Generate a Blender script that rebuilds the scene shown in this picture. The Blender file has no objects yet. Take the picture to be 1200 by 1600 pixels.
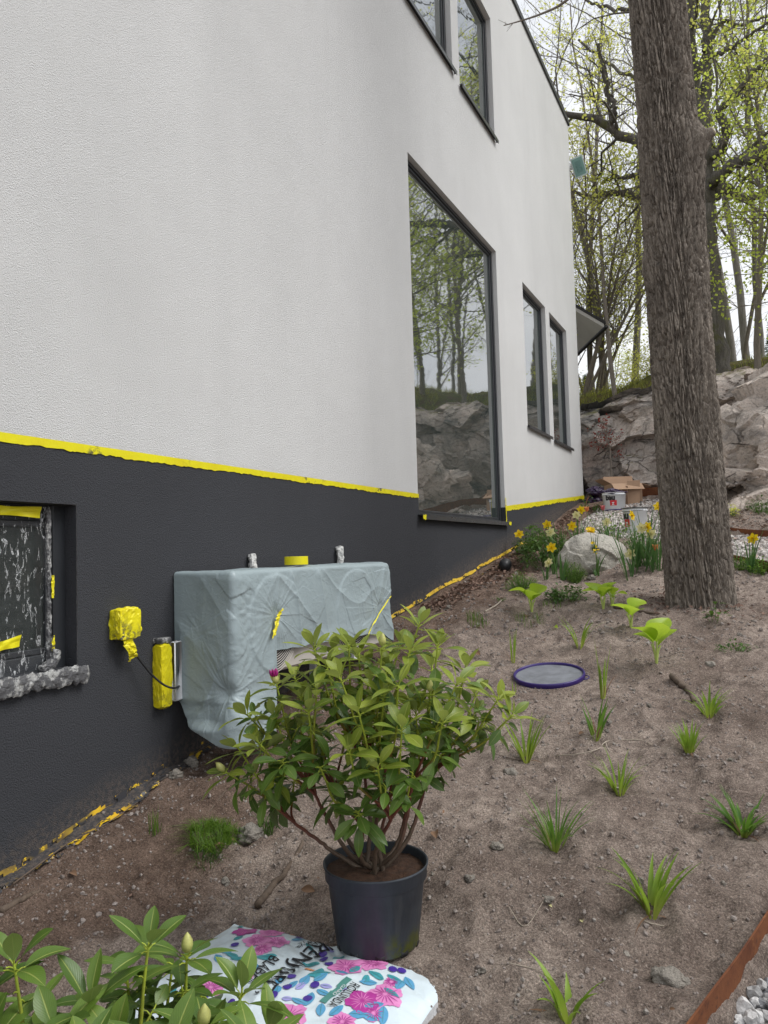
import bpy, math, random
import numpy as np
from mathutils import Matrix, Vector
random.seed(7); rng = np.random.default_rng(7)
SC = bpy.context.scene; COL = SC.collection
R = math.radians

# ------------------------------------------------------------------ camera
CAM = np.array([2.2, 0.0, 1.5]); FPX = 1200.0
_p, _h, _r = R(3.16), R(25.7), .028
_f = np.array([-math.sin(_h)*math.cos(_p), math.cos(_h)*math.cos(_p), math.sin(_p)])
_r0 = np.array([math.cos(_h), math.sin(_h), 0.]); _u0 = np.cross(_r0, _f)
_R = math.cos(_r)*_r0 - math.sin(_r)*_u0; _U = math.cos(_r)*_u0 + math.sin(_r)*_r0
cd = bpy.data.cameras.new('camera'); cam = bpy.data.objects.new('camera', cd); COL.objects.link(cam)
cd.sensor_fit = 'HORIZONTAL'; cd.sensor_width = 36; cd.lens = 36; cd.clip_start = .05; cd.clip_end = 1500
m = Matrix.Identity(4)
for i in range(3):
    m[i][0] = _R[i]; m[i][1] = _U[i]; m[i][2] = -_f[i]; m[i][3] = CAM[i]
cam.matrix_world = m; SC.camera = cam

# ------------------------------------------------------------------ light
SC.view_settings.view_transform = 'Standard'; SC.view_settings.look = 'None'
SC.view_settings.gamma = 1; SC.view_settings.use_curve_mapping = False
SC.view_settings.exposure = 0.68
W = bpy.data.worlds.new('World'); SC.world = W; W.use_nodes = True
wt = W.node_tree; wn = wt.nodes; wl = wt.links; wn.clear()
sky = wn.new('ShaderNodeTexSky'); sky.sky_type = 'NISHITA'; sky.sun_disc = False
sky.sun_elevation = R(52); sky.sun_rotation = R(75); sky.dust_density = 3.5; sky.air_density = 1.0
hs = wn.new('ShaderNodeHueSaturation'); hs.inputs['Saturation'].default_value = .22
hs.inputs['Value'].default_value = 1.25
wl.new(sky.outputs[0], hs.inputs['Color'])
# overcast: a cloud layer laid over the blue
tc = wn.new('ShaderNodeTexCoord'); mp = wn.new('ShaderNodeMapping'); mp.inputs['Scale'].default_value = (1, 1, 2.6)
nz = wn.new('ShaderNodeTexNoise'); nz.inputs['Scale'].default_value = 2.2; nz.inputs['Detail'].default_value = 7
wl.new(tc.outputs['Generated'], mp.inputs[0]); wl.new(mp.outputs[0], nz.inputs['Vector'])
cr = wn.new('ShaderNodeValToRGB'); cr.color_ramp.elements[0].position = .36; cr.color_ramp.elements[0].color = (6.3, 6.75, 7.5, 1)
cr.color_ramp.elements[1].position = .66; cr.color_ramp.elements[1].color = (9.6, 9.7, 9.8, 1)
wl.new(nz.outputs['Fac'], cr.inputs['Fac'])
mx = wn.new('ShaderNodeMixRGB'); mx.inputs[0].default_value = .82
wl.new(hs.outputs[0], mx.inputs[1]); wl.new(cr.outputs[0], mx.inputs[2])
bg = wn.new('ShaderNodeBackground'); bg.inputs['Strength'].default_value = .080
wl.new(mx.outputs[0], bg.inputs['Color'])
wo = wn.new('ShaderNodeOutputWorld'); wl.new(bg.outputs[0], wo.inputs[0])
sd = bpy.data.lights.new('sun', 'SUN'); sd.energy = 1.5; sd.angle = R(30); sd.color = (1, .98, .95)
sun = bpy.data.objects.new('sun', sd); COL.objects.link(sun)
# sky rotation 75 deg = sun over the open (+x) side of the house
_az, _el = R(75), R(52)
_sdir = Vector((math.sin(_az)*math.cos(_el), math.cos(_az)*math.cos(_el), math.sin(_el)))
sun.rotation_euler = _sdir.to_track_quat('Z', 'Y').to_euler()
SC.cycles.max_bounces = 8; SC.cycles.transparent_max_bounces = 16
try:
    SC.cycles.use_denoising = True
except Exception: pass

# ------------------------------------------------------------------ numpy noise
def _hash(ix, iy, iz, s):
    h = (ix.astype(np.int64)*374761393 + iy.astype(np.int64)*668265263 + iz.astype(np.int64)*1440662683 + s*974634777) & 0xffffffff
    h = ((h ^ (h >> 13))*1274126177) & 0xffffffff
    h = ((h ^ (h >> 15))*2246822519) & 0xffffffff
    return ((h ^ (h >> 16)) & 0xffff)/65535.0
def vn(x, y, z=0., s=0):
    x, y, z = np.broadcast_arrays(np.asarray(x, float), np.asarray(y, float), np.asarray(z, float))
    ix, iy, iz = np.floor(x), np.floor(y), np.floor(z)
    fx, fy, fz = x-ix, y-iy, z-iz
    fx, fy, fz = [t*t*(3-2*t) for t in (fx, fy, fz)]
    o = 0
    for a in (0, 1):
        for b in (0, 1):
            w = (fx if a else 1-fx)*(fy if b else 1-fy)
            o = o + w*((1-fz)*_hash(ix+a, iy+b, iz, s) + fz*_hash(ix+a, iy+b, iz+1, s))
    return o*2-1
def fbm(x, y, z=0., s=0, o=4, g=.5):
    t = 0; a = 1; k = 0
    for i in range(o):
        t = t + a*vn(np.asarray(x)*2**i, np.asarray(y)*2**i, np.asarray(z)*2**i, s+i*17); k += a; a *= g
    return t/k*1.4
def worley2(x, y, s=0, px=None):
    """F1, F2, cell id hash; px = period in x (cells)"""
    ix, iy = np.floor(x), np.floor(y); z0 = np.zeros_like(ix)
    f1 = np.full(x.shape, 9.); f2 = f1.copy(); cid = np.zeros(x.shape)
    for a in (-1, 0, 1):
        for b in (-1, 0, 1):
            cx, cy = ix+a, iy+b
            hx = cx % px if px else cx
            qx = cx + .5 + .42*(2*_hash(hx, cy, z0, s)-1); qy = cy + .5 + .42*(2*_hash(hx, cy, z0+1, s)-1)
            d = np.hypot(x-qx, y-qy); h = _hash(hx, cy, z0+2, s)
            n1 = d < f1
            f2 = np.where(n1, f1, np.minimum(f2, d)); cid = np.where(n1, h, cid); f1 = np.where(n1, d, f1)
    return f1, f2, cid
def worley3(x, y, z, s=0):
    """facet field: piecewise planes, one per cell"""
    ix, iy, iz = np.floor(x), np.floor(y), np.floor(z)
    f1 = np.full(x.shape, 9.); f2 = f1.copy(); val = np.zeros(x.shape); cid = np.zeros(x.shape)
    for a in (-1, 0, 1):
        for b in (-1, 0, 1):
            for c in (-1, 0, 1):
                cx, cy, cz = ix+a, iy+b, iz+c
                qx = cx+_hash(cx, cy, cz, s); qy = cy+_hash(cx, cy, cz, s+1); qz = cz+_hash(cx, cy, cz, s+2)
                d = (x-qx)**2+(y-qy)**2+(z-qz)**2
                h = _hash(cx, cy, cz, s+3)
                v = h + (x-qx)*(_hash(cx, cy, cz, s+4)-.5) + (y-qy)*(_hash(cx, cy, cz, s+5)-.5) + (z-qz)*(_hash(cx, cy, cz, s+6)-.5)
                n1 = d < f1
                f2 = np.where(n1, f1, np.minimum(f2, d)); f1 = np.where(n1, d, f1)
                val = np.where(n1, v, val); cid = np.where(n1, h, cid)
    return f1, f2, val, cid
def sstep(a, b, x):
    t = np.clip((np.asarray(x, float)-a)/(b-a), 0, 1); return t*t*(3-2*t)

# ------------------------------------------------------------------ mesh building
class MB:
    """collects geometry; build() links it as ONE mesh object"""
    def __init__(s): s.v = []; s.f = []; s.n = 0; s.uv = []; s.a = []; s.mi = []
    def add(s, v, f, uv=None, a=None, mi=0):
        v = np.asarray(v, float).reshape(-1, 3); f = np.asarray(f, int)
        s.v.append(v); s.f.append(f+s.n); s.mi.append(np.full(len(f), mi))
        s.uv.append(np.zeros((len(v), 2)) if uv is None else np.asarray(uv, float))
        s.a.append(np.zeros(len(v)) if a is None else np.broadcast_to(np.asarray(a, float), (len(v),)))
        s.n += len(v); return s
    def build(s, name, mat, parent=None, smooth=True, origin=None, shade_attr=True):
        V = np.concatenate(s.v); me = bpy.data.meshes.new(name)
        if parent is not None: origin = np.array(parent.matrix_world.translation) if parent.type != 'X' else origin
        if parent is not None: origin = ORG[parent.name]
        elif origin is None: origin = np.array([V[:, 0].mean(), V[:, 1].mean(), V[:, 2].min()])
        V = V - np.asarray(origin)
        me.vertices.add(len(V)); me.vertices.foreach_set('co', V.astype(np.float32).ravel())
        cnt = sum(f.size for f in s.f); me.loops.add(cnt)
        idx = np.concatenate([f.ravel() for f in s.f]); me.loops.foreach_set('vertex_index', idx.astype(np.int32))
        sizes = np.concatenate([np.full(len(f), f.shape[1]) for f in s.f]); st = np.concatenate([[0], np.cumsum(sizes)[:-1]])
        me.polygons.add(len(sizes)); me.polygons.foreach_set('loop_start', st.astype(np.int32))
        try: me.polygons.foreach_set('loop_total', sizes.astype(np.int32))
        except Exception: pass
        me.update(calc_edges=True)
        me.polygons.foreach_set('use_smooth', np.full(len(sizes), bool(smooth)))
        UV = np.concatenate(s.uv)
        ul = me.uv_layers.new(name='UVMap'); ul.data.foreach_set('uv', UV[idx].astype(np.float32).ravel())
        A = np.concatenate(s.a); at_ = me.attributes.new('age', 'FLOAT', 'POINT'); at_.data.foreach_set('value', A.astype(np.float32))
        mats = mat if isinstance(mat, (list, tuple)) else [mat]
        for mm in mats: me.materials.append(mm)
        if len(mats) > 1: me.polygons.foreach_set('material_index', np.concatenate(s.mi).astype(np.int32))
        me.validate()
        o = bpy.data.objects.new(name, me); COL.objects.link(o)
        if parent is not None:
            o.parent = parent; ORG[o.name] = ORG[parent.name]
            if parent.type == 'EMPTY' or True: o.location = (0, 0, 0)
        else:
            o.location = origin; ORG[o.name] = np.asarray(origin, float)
        return o
ORG = {}
def thing(name, label, cat, loc=(0, 0, 0), group=None, kind=None):
    o = bpy.data.objects.new(name, None); COL.objects.link(o); o.location = loc; o.empty_display_size = .1
    ORG[o.name] = np.asarray(loc, float); tag(o, label, cat, group, kind); return o
def tag(o, label=None, cat=None, group=None, kind=None):
    if label: o['label'] = label
    if cat: o['category'] = cat
    if group: o['group'] = group
    if kind: o['kind'] = kind
    return o
def dup(o, loc=None, rotz=0., sc=1., label=None, group=None, rot=None):
    r = o.copy(); COL.objects.link(r)
    if loc is not None: r.location = loc
    r.rotation_euler = rot if rot is not None else (0, 0, rotz)
    r.scale = (sc, sc, sc) if np.isscalar(sc) else sc
    if label: r['label'] = label
    if group: r['group'] = group
    for ch in list(o.children):
        c = ch.copy(); COL.objects.link(c); c.parent = r
        for g in list(ch.children):
            d = g.copy(); COL.objects.link(d); d.parent = c
    return r
def grid_faces(nu, nv, wrap=False):
    i = np.arange(nu-(0 if wrap else 1))[:, None]; j = np.arange(nv-1)[None, :]
    i2 = (i+1) % nu
    return np.stack([i*nv+j, i2*nv+j, i2*nv+j+1, i*nv+j+1], -1).reshape(-1, 4)
BOXF = np.array([[0, 3, 2, 1], [4, 5, 6, 7], [0, 1, 5, 4], [1, 2, 6, 5], [2, 3, 7, 6], [3, 0, 4, 7]])
def box(mb, lo, hi, mi=0, a=None):
    x0, y0, z0 = lo; x1, y1, z1 = hi
    mb.add([(x0, y0, z0), (x1, y0, z0), (x1, y1, z0), (x0, y1, z0), (x0, y0, z1), (x1, y0, z1), (x1, y1, z1), (x0, y1, z1)], BOXF, mi=mi, a=a)
def bbox_bev(mb, lo, hi, b=.004):
    """box with chamfered edges"""
    lo = np.array(lo, float); hi = np.array(hi, float); c = (lo+hi)/2; h = (hi-lo)/2; b = min(b, h.min()*.8)
    V = []; F = []
    for sx in (-1, 1):
        for sy in (-1, 1):
            for sz in (-1, 1):
                s_ = np.array([sx, sy, sz])
                for ax in range(3):
                    q = h-b; q = q.copy(); q[ax] = h[ax]; V.append(c+s_*q)
    def vi(sx, sy, sz, ax): return (((sx > 0)*2+(sy > 0))*2+(sz > 0))*3+ax
    Q = []
    for ax in range(3):
        u, w = (ax+1) % 3, (ax+2) % 3
        for s_ in (-1, 1):
            l = []
            for a_, b_ in ((-1, -1), (1, -1), (1, 1), (-1, 1)):
                t = [0, 0, 0]; t[ax] = s_; t[u] = a_; t[w] = b_; l.append(vi(*t, ax))
            Q.append(l if s_ > 0 else l[::-1])
    for ax in range(3):      # edges along ax
        u, w = (ax+1) % 3, (ax+2) % 3
        for a_ in (-1, 1):
            for b_ in (-1, 1):
                t0 = [0, 0, 0]; t0[ax] = -1; t0[u] = a_; t0[w] = b_; t1 = list(t0); t1[ax] = 1
                l = [vi(*t0, u), vi(*t1, u), vi(*t1, w), vi(*t0, w)]
                Q.append(l if a_*b_ > 0 else l[::-1])
    T = []
    for sx in (-1, 1):
        for sy in (-1, 1):
            for sz in (-1, 1):
                l = [vi(sx, sy, sz, 0), vi(sx, sy, sz, 1), vi(sx, sy, sz, 2)]
                T.append(l if sx*sy*sz > 0 else l[::-1])
    n0 = mb.n; mb.add(V, Q); mb.f.append(np.array(T)+n0); mb.mi.append(np.zeros(8, int))
def frames(P):
    P = np.asarray(P, float); T = np.gradient(P, axis=0); T /= np.linalg.norm(T, axis=1)[:, None]+1e-12
    a = np.array([0, 0, 1.]) if abs(T[0][2]) < .9 else np.array([1., 0, 0])
    n = np.cross(T[0], a); n /= np.linalg.norm(n); N = [n]
    for i in range(1, len(P)):
        n = N[-1]-T[i]*(N[-1]@T[i]); n /= np.linalg.norm(n)+1e-12; N.append(n)
    N = np.array(N); return T, N, np.cross(T, N)
def tube(mb, P, r, sides=6, a=None, cap=True, mi=0, rfun=None):
    P = np.asarray(P, float); n = len(P); r = np.broadcast_to(np.asarray(r, float), (n,))
    T, N, B = frames(P); th = np.arange(sides)/sides*2*np.pi
    V = P[:, None]+(N[:, None]*np.cos(th)[None, :, None]+B[:, None]*np.sin(th)[None, :, None])*r[:, None, None]
    i = np.arange(n-1)[:, None]; j = np.arange(sides)[None, :]; j2 = (j+1) % sides
    F = np.stack([i*sides+j, i*sides+j2, (i+1)*sides+j2, (i+1)*sides+j], -1).reshape(-1, 4)
    aa = np.repeat(np.broadcast_to(np.asarray(0. if a is None else a, float), (n,)), sides)
    n0 = mb.n; mb.add(V.reshape(-1, 3), F, a=aa, mi=mi)
    if cap and sides > 3:
        mb.f.append(np.array([np.arange(sides)[::-1]+n0])); mb.mi.append(np.full(1, mi))
        mb.f.append(np.array([np.arange(sides)+n0+(n-1)*sides])); mb.mi.append(np.full(1, mi))
def spline(P, n):
    P = np.asarray(P, float); t = np.linspace(0, len(P)-1, n); i = np.clip(t.astype(int), 0, len(P)-2); f = (t-i)[:, None]
    Q = np.concatenate([2*P[:1]-P[1:2], P, 2*P[-1:]-P[-2:-1]]); a, b, c, d = Q[i], Q[i+1], Q[i+2], Q[i+3]
    return .5*((2*b)+(c-a)*f+(2*a-5*b+4*c-d)*f**2+(3*b-a-3*c+d)*f**3)
def lathe(mb, prof, c=(0, 0, 0), n=48, mi=0, closed=False):
    prof = np.asarray(prof, float); th = np.arange(n)/n*2*np.pi
    V = np.stack([prof[None, :, 0]*np.cos(th)[:, None], prof[None, :, 0]*np.sin(th)[:, None], np.broadcast_to(prof[None, :, 1], (n, len(prof)))], -1)+np.asarray(c)
    mb.add(V.reshape(-1, 3), grid_faces(n, len(prof), True), mi=mi)
ICO = None
def ico(sub=1):
    global ICO
    if ICO is None: ICO = {}
    if sub in ICO: return ICO[sub]
    t = (1+5**.5)/2
    V = [(-1, t, 0), (1, t, 0), (-1, -t, 0), (1, -t, 0), (0, -1, t), (0, 1, t), (0, -1, -t), (0, 1, -t), (t, 0, -1), (t, 0, 1), (-t, 0, -1), (-t, 0, 1)]
    F = [(0, 11, 5), (0, 5, 1), (0, 1, 7), (0, 7, 10), (0, 10, 11), (1, 5, 9), (5, 11, 4), (11, 10, 2), (10, 7, 6), (7, 1, 8), (3, 9, 4), (3, 4, 2), (3, 2, 6), (3, 6, 8), (3, 8, 9), (4, 9, 5), (2, 4, 11), (6, 2, 10), (8, 6, 7), (9, 8, 1)]
    V = [np.array(v)/np.linalg.norm(v) for v in V]
    for _ in range(sub):
        c = {}; G = []
        def mid(a, b):
            k = (min(a, b), max(a, b))
            if k not in c: q = V[a]+V[b]; V.append(q/np.linalg.norm(q)); c[k] = len(V)-1
            return c[k]
        for a, b, d in F:
            e, g, h = mid(a, b), mid(b, d), mid(d, a); G += [(a, e, h), (b, g, e), (d, h, g), (e, g, h)]
        F = G
    ICO[sub] = (np.array(V), np.array(F)); return ICO[sub]
def rock_blob(mb, c, s, sub=2, seed=0, rough=.25, flat=0., a=None):
    V, F = ico(sub); V = V.copy(); s = np.broadcast_to(np.asarray(s, float), (3,))
    d = fbm(V[:, 0]*1.3+seed*7.1, V[:, 1]*1.3, V[:, 2]*1.3, 3, 3)*rough
    _, _, fv, _ = worley3(V[:, 0]*1.1+seed*3.3, V[:, 1]*1.1+9, V[:, 2]*1.1, 5)
    V = V*(1+d+(fv-.5)*rough*1.1)[:, None]
    th = seed*2.399; c_, s_ = math.cos(th), math.sin(th)
    V = V*s; V = np.stack([V[:, 0]*c_-V[:, 1]*s_, V[:, 0]*s_+V[:, 1]*c_, V[:, 2]], -1)
    mb.add(V+np.asarray(c), F, a=a)
def many_blobs(mb, C, S, sub=0, seed=0, rough=.3):
    """vectorised scatter of small stones"""
    V, F = ico(sub); n = len(C); C = np.asarray(C); S = np.asarray(S).reshape(n, -1)
    r = np.random.default_rng(seed)
    Q = V[None]*(1+rough*(r.random((n, len(V), 1))-.5)*1.6)
    Q = Q*(S[:, None, :]*(1 if S.shape[1] == 3 else 1))
    A = r.normal(size=(n, 3, 3)); q, _ = np.linalg.qr(A)
    Q = np.einsum('nij,nvj->nvi', q, Q)+C[:, None, :]
    FF = (F[None]+(np.arange(n)*len(V))[:, None, None]).reshape(-1, 3)
    mb.add(Q.reshape(-1, 3), FF)

# ------------------------------------------------------------------ terrain height
WY = [-30, 1.7, 2.7, 5.055, 7.62, 10.0, 11.24, 40]
WZ = [-4.7, .507, .691, 1.135, 1.503, 1.98, 2.216, 2.3]
# gravel path: inner (bed) edge and outer edge
INNER = [(1.35, .2), (1.78, 1.2), (2.05, 1.86), (2.18, 2.2), (2.45, 3.0), (2.7, 4.2), (2.72, 5.2), (2.5, 5.9), (2.11, 6.37), (1.72, 6.85), (1.35, 7.35), (.85, 7.75), (.5, 8.2), (.33, 9.2)]
OUTER = [(.42, 10.3), (.9, 10.5), (1.3, 10.25), (1.65, 8.9), (2.02, 7.72), (2.6, 7.45), (4.0, 7.0), (5.0, 5.2), (4.6, 2), (3.9, -1), (3.2, -8), (.8, -8), (1.0, -2)]
POLY = np.array(INNER+OUTER)
def poly_sd(x, y, P=POLY):
    x = np.asarray(x, float); y = np.asarray(y, float); d = np.full(x.shape, 1e9); ins = np.zeros(x.shape, bool)
    for i in range(len(P)):
        a = P[i]; b = P[(i+1) % len(P)]; e = b-a
        t = np.clip(((x-a[0])*e[0]+(y-a[1])*e[1])/(e@e), 0, 1)
        d = np.minimum(d, np.hypot(x-a[0]-t*e[0], y-a[1]-t*e[1]))
        if a[1] != b[1]:
            c = ((a[1] > y) != (b[1] > y)) & (x < (b[0]-a[0])*(y-a[1])/(b[1]-a[1])+a[0]); ins ^= c
    return np.where(ins, d, -d)
def cliff_y(x):
    return np.interp(x, [-40, -6, 1.9, 3.0, 4.5, 6.5, 9, 14, 40], [15, 12.3, 12.0, 11.4, 10.2, 8.2, 6.2, 3, -8])
POTC = (1.245, 1.945)
def _flat(px, py):
    d = _f+_R*(px-600)/FPX-_U*(py-800)/FPX; t = (.085-1.5)/(d[2]-.2*d[1]); return CAM[:2]+d[:2]*t
DENTS = [_flat(a, b) for a, b in [(886, 1600), (1022, 1436), (868, 1334), (968, 1246), (1162, 1310), (1077, 1178), (1108, 1124), (932, 1160), (1026, 1040), (985, 984), (943, 957), (831, 960), (1060, 1290), (1130, 1230), (960, 1420), (800, 1290), (1150, 1130)]]
def H0(x, y):
    x = np.asarray(x, float); y = np.asarray(y, float)
    yy = np.where(y > 10.2, 10.2+(1-np.exp(-(np.maximum(y-10.2, 0))/1.0))*.6, y)
    yy = np.where(yy < -10, -10+(yy+10)*.3, yy)
    z = .085+.2*yy
    wz = np.interp(y, WY, WZ); w = 1-sstep(.0, .85, x)
    z = z+(wz-z)*w
    d = y-cliff_y(x)                                   # hill behind the rock face
    top = 3.56+.055*np.clip(d, 0, 14)+.05*np.sin(x*2.1)+.22*sstep(-.2, 2.4, x)
    top = top+.75*sstep(.7, 2.9, d)
    z = z+(top-z)*sstep(.15, .75, d)
    return z
def H(x, y, micro=True, gravel=True):
    x = np.asarray(x, float); y = np.asarray(y, float); z = H0(x, y)
    g = sstep(-.0, .035, poly_sd(x, y)) if gravel else 0
    if micro:
        amp = (1-g)*np.where(y < 11, 1., 2.5)
        n = .030*fbm(x*2.1, y*2.1, 0, 1, 2)+.027*fbm(x*6.3, y*6.3, 0, 2, 3)
        rid = 1-np.abs(vn(x*9+.6*vn(x*4, y*4, 0, 8), y*9, 0, 4)); n = n+.017*(rid**3-.35)
        n = n+.0075*fbm(x*24, y*24, 0, 3, 3)+.006*np.clip(vn(x*46, y*46, 0, 31), .05, 1)
        near = 1-sstep(9, 12, y); n = n*near + (1-near)*.08*fbm(x*.7, y*.7, 0, 6, 3)
        z = z+n*amp*(.35+.65*sstep(.03, .22, x))
        for k_, (a_, b_) in enumerate(DENTS):
            q_ = np.hypot(x-a_-.012, (y-b_+.012)); z = z-.022*np.exp(-(q_/.035)**2)+.010*np.exp(-((q_-.075)/.03)**2)
        # hollow beside the wall and the heap by the pot
        z = z-.035*np.exp(-(((x-.75)/.28)**2+((y-1.95)/.25)**2))+.03*np.exp(-(((x-1.0)/.2)**2+((y-2.35)/.2)**2))
        dp = np.hypot(x-POTC[0], y-POTC[1]); k = 1-sstep(.10, .24, dp); z = z+(.452-z)*k
        db = np.hypot((x-1.1)/.36, (y-1.62)/.24); k = (1-sstep(.8, 1.3, db))*.7; z = z+(.40-z)*k
    dl = np.hypot(x-1.23, y-3.885); k = 1-sstep(.17, .28, dl) if micro else 0; z = z+(.862+.17*(y-3.885)-.014-z)*k
    return z-.075*g
def h(x, y): return float(H(x, y))
def ray(px, py): return _f+_R*(px-600)/FPX-_U*(py-800)/FPX
def at(px, py, lift=0.):
    """point of the ground seen at a photo pixel"""
    d = ray(px, py); t = .8
    while t < 60:
        p = CAM+d*t
        if p[2] < float(H(p[0], p[1]))+lift: break
        t += .01
    return CAM+d*t
def aty(px, py, Y):
    d = ray(px, py); return CAM+d*(Y/d[1])
def atx(px, py, X):
    d = ray(px, py); return CAM+d*((X-2.2)/d[0])
def dep(px, py, Z): return CAM+ray(px, py)*Z
# ------------------------------------------------------------------ materials
def newmat(name):
    m = bpy.data.materials.new(name); m.use_nodes = True; nt = m.node_tree
    b = nt.nodes['Principled BSDF']; return m, nt, b
class NT:
    def __init__(s, name, rough=.6, spec=.5, coord='Object'):
        s.m, s.t, s.b = newmat(name); s.b.inputs['Roughness'].default_value = rough
        s.b.inputs['Specular IOR Level'].default_value = spec
        s.tc = s.t.nodes.new('ShaderNodeTexCoord'); s.co = s.tc.outputs[coord]
    def n(s, typ, **k):
        nd = s.t.nodes.new('ShaderNode'+typ)
        for a, v in k.items():
            if hasattr(nd, a) and a not in nd.inputs: setattr(nd, a, v)
            else: s.inp(nd, a, v)
        return nd
    def inp(s, nd, a, v):
        if hasattr(v, 'links') or isinstance(v, bpy.types.NodeSocket): s.t.links.new(v, nd.inputs[a])
        else: nd.inputs[a].default_value = v
    def lk(s, a, b): s.t.links.new(a, b)
    def map(s, scale=(1, 1, 1), loc=(0, 0, 0), rot=(0, 0, 0), co=None):
        nd = s.t.nodes.new('ShaderNodeMapping'); s.lk(co or s.co, nd.inputs[0]); nd.inputs['Scale'].default_value = scale
        nd.inputs['Location'].default_value = loc; nd.inputs['Rotation'].default_value = rot; return nd.outputs[0]
    def noise(s, scale, detail=3, rough=.55, co=None, dist=0., out='Fac'):
        nd = s.t.nodes.new('ShaderNodeTexNoise'); s.lk(co or s.co, nd.inputs['Vector']); nd.inputs['Scale'].default_value = scale
        nd.inputs['Detail'].default_value = detail; nd.inputs['Roughness'].default_value = rough; nd.inputs['Distortion'].default_value = dist
        return nd.outputs[out]
    def voro(s, scale, feature='F1', co=None, out='Distance', rnd=1.):
        nd = s.t.nodes.new('ShaderNodeTexVoronoi'); nd.feature = feature; s.lk(co or s.co, nd.inputs['Vector'])
        nd.inputs['Scale'].default_value = scale; nd.inputs['Randomness'].default_value = rnd; return nd.outputs[out]
    def ramp(s, fac, stops, interp='LINEAR'):
        nd = s.t.nodes.new('ShaderNodeValToRGB'); s.lk(fac, nd.inputs[0]); r = nd.color_ramp; r.interpolation = interp
        while len(r.elements) < len(stops): r.elements.new(.5)
        for e, (p, c) in zip(r.elements, stops):
            e.position = p; e.color = (c, c, c, 1) if np.isscalar(c) else tuple(c)+(1,)
        return nd.outputs[0]
    def mix(s, fac, a, b, mode='MIX'):
        nd = s.t.nodes.new('ShaderNodeMixRGB'); nd.blend_type = mode
        for i, v in enumerate((fac, a, b)):
            if isinstance(v, bpy.types.NodeSocket): s.lk(v, nd.inputs[i])
            elif i == 0: nd.inputs[0].default_value = v
            else: nd.inputs[i].default_value = tuple(v)+(1,) if len(v) == 3 else v
        return nd.outputs[0]
    def math(s, op, a, b=0., clamp=False):
        nd = s.t.nodes.new('ShaderNodeMath'); nd.operation = op; nd.use_clamp = clamp
        for i, v in enumerate((a, b)):
            if isinstance(v, bpy.types.NodeSocket): s.lk(v, nd.inputs[i])
            else: nd.inputs[i].default_value = v
        return nd.outputs[0]
    def attr(s, name='age'):
        nd = s.t.nodes.new('ShaderNodeAttribute'); nd.attribute_name = name; return nd.outputs['Fac']
    def rnd(s): return s.t.nodes.new('ShaderNodeNewGeometry').outputs['Random Per Island']
    def pos(s): return s.t.nodes.new('ShaderNodeNewGeometry').outputs['Position']
    def bump(s, hgt, strength=.5, dist=.01, prev=None):
        nd = s.t.nodes.new('ShaderNodeBump'); nd.inputs['Strength'].default_value = strength; nd.inputs['Distance'].default_value = dist
        s.lk(hgt, nd.inputs['Height'])
        if prev is not None: s.lk(prev, nd.inputs['Normal'])
        s.lk(nd.outputs[0], s.b.inputs['Normal']); return nd.outputs[0]
    def col(s, c):
        if isinstance(c, bpy.types.NodeSocket): s.lk(c, s.b.inputs['Base Color'])
        else: s.b.inputs['Base Color'].default_value = tuple(c)+(1,)
    def rough(s, c):
        if isinstance(c, bpy.types.NodeSocket): s.lk(c, s.b.inputs['Roughness'])
        else: s.b.inputs['Roughness'].default_value = c
    def translucent(s, color, w=.3):
        tr = s.t.nodes.new('ShaderNodeBsdfTranslucent'); mx = s.t.nodes.new('ShaderNodeMixShader'); mx.inputs[0].default_value = w
        if isinstance(color, bpy.types.NodeSocket): s.lk(color, tr.inputs[0])
        else: tr.inputs[0].default_value = tuple(color)+(1,)
        s.lk(s.b.outputs[0], mx.inputs[1]); s.lk(tr.outputs[0], mx.inputs[2])
        out = [n for n in s.t.nodes if n.type == 'OUTPUT_MATERIAL'][0]; s.lk(mx.outputs[0], out.inputs[0])

def m_render(name, c, var, bumpd=.004, stain=.06):
    s = NT(name, .92, .25); p = s.pos()
    big = s.noise(.55, 5, .6, co=p); st = s.noise(1, 5, .65, co=s.map((2.2, 2.2, .28), co=p)); fine = s.noise(230, 3, .6, co=p)
    c1 = tuple(x*(1-var*1.2) for x in c); c2 = tuple(min(1, x*(1+var*.6)) for x in c)
    base = s.mix(s.ramp(big, [(.3, 0.), (.7, 1.)]), c1, c2)
    base = s.mix(s.math('MULTIPLY', s.ramp(st, [(.48, 0.), (.75, 1.)]), stain), base, tuple(x*.72 for x in c))
    base = s.mix(s.math('MULTIPLY', s.ramp(fine, [(.35, 1.), (.55, 0.)]), .22), base, tuple(x*.7 for x in c))
    s.col(base)
    if c[0] < .2:
        sp = s.n('SeparateXYZ'); s.lk(p, sp.inputs[0]); hg = s.math('SUBTRACT', sp.outputs['Z'], s.math('ADD', s.math('MULTIPLY', sp.outputs['Y'], .187), .19))
        k = s.math('MULTIPLY', s.ramp(s.math('ADD', hg, s.math('MULTIPLY', s.noise(11, 5, .7, co=p), .13)), [(.05, 1.), (.20, 0.)]), s.ramp(s.noise(60, 4, .7, co=p), [(.40, 0.), (.60, .75)]))
        base = s.mix(k, base, (.17, .135, .11)); s.col(base)
    g1 = s.ramp(s.noise(190, 4, .62, co=p), [(.32, 0.), (.68, 1.)]); g2 = s.voro(240, co=p)
    g3 = s.noise(9, 4, .5, co=p); hh = s.math('ADD', s.math('ADD', g1, s.math('MULTIPLY', g2, .6)), s.math('MULTIPLY', g3, .8))
    s.bump(hh, .85 if c[0] > .2 else .65, bumpd); return s.m
M = {}
M['white'] = m_render('white_render', (.70, .70, .694), .085, .0032, .20)
M['dark'] = m_render('charcoal_render', (.052, .054, .061), .10, .0045, .10)
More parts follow.
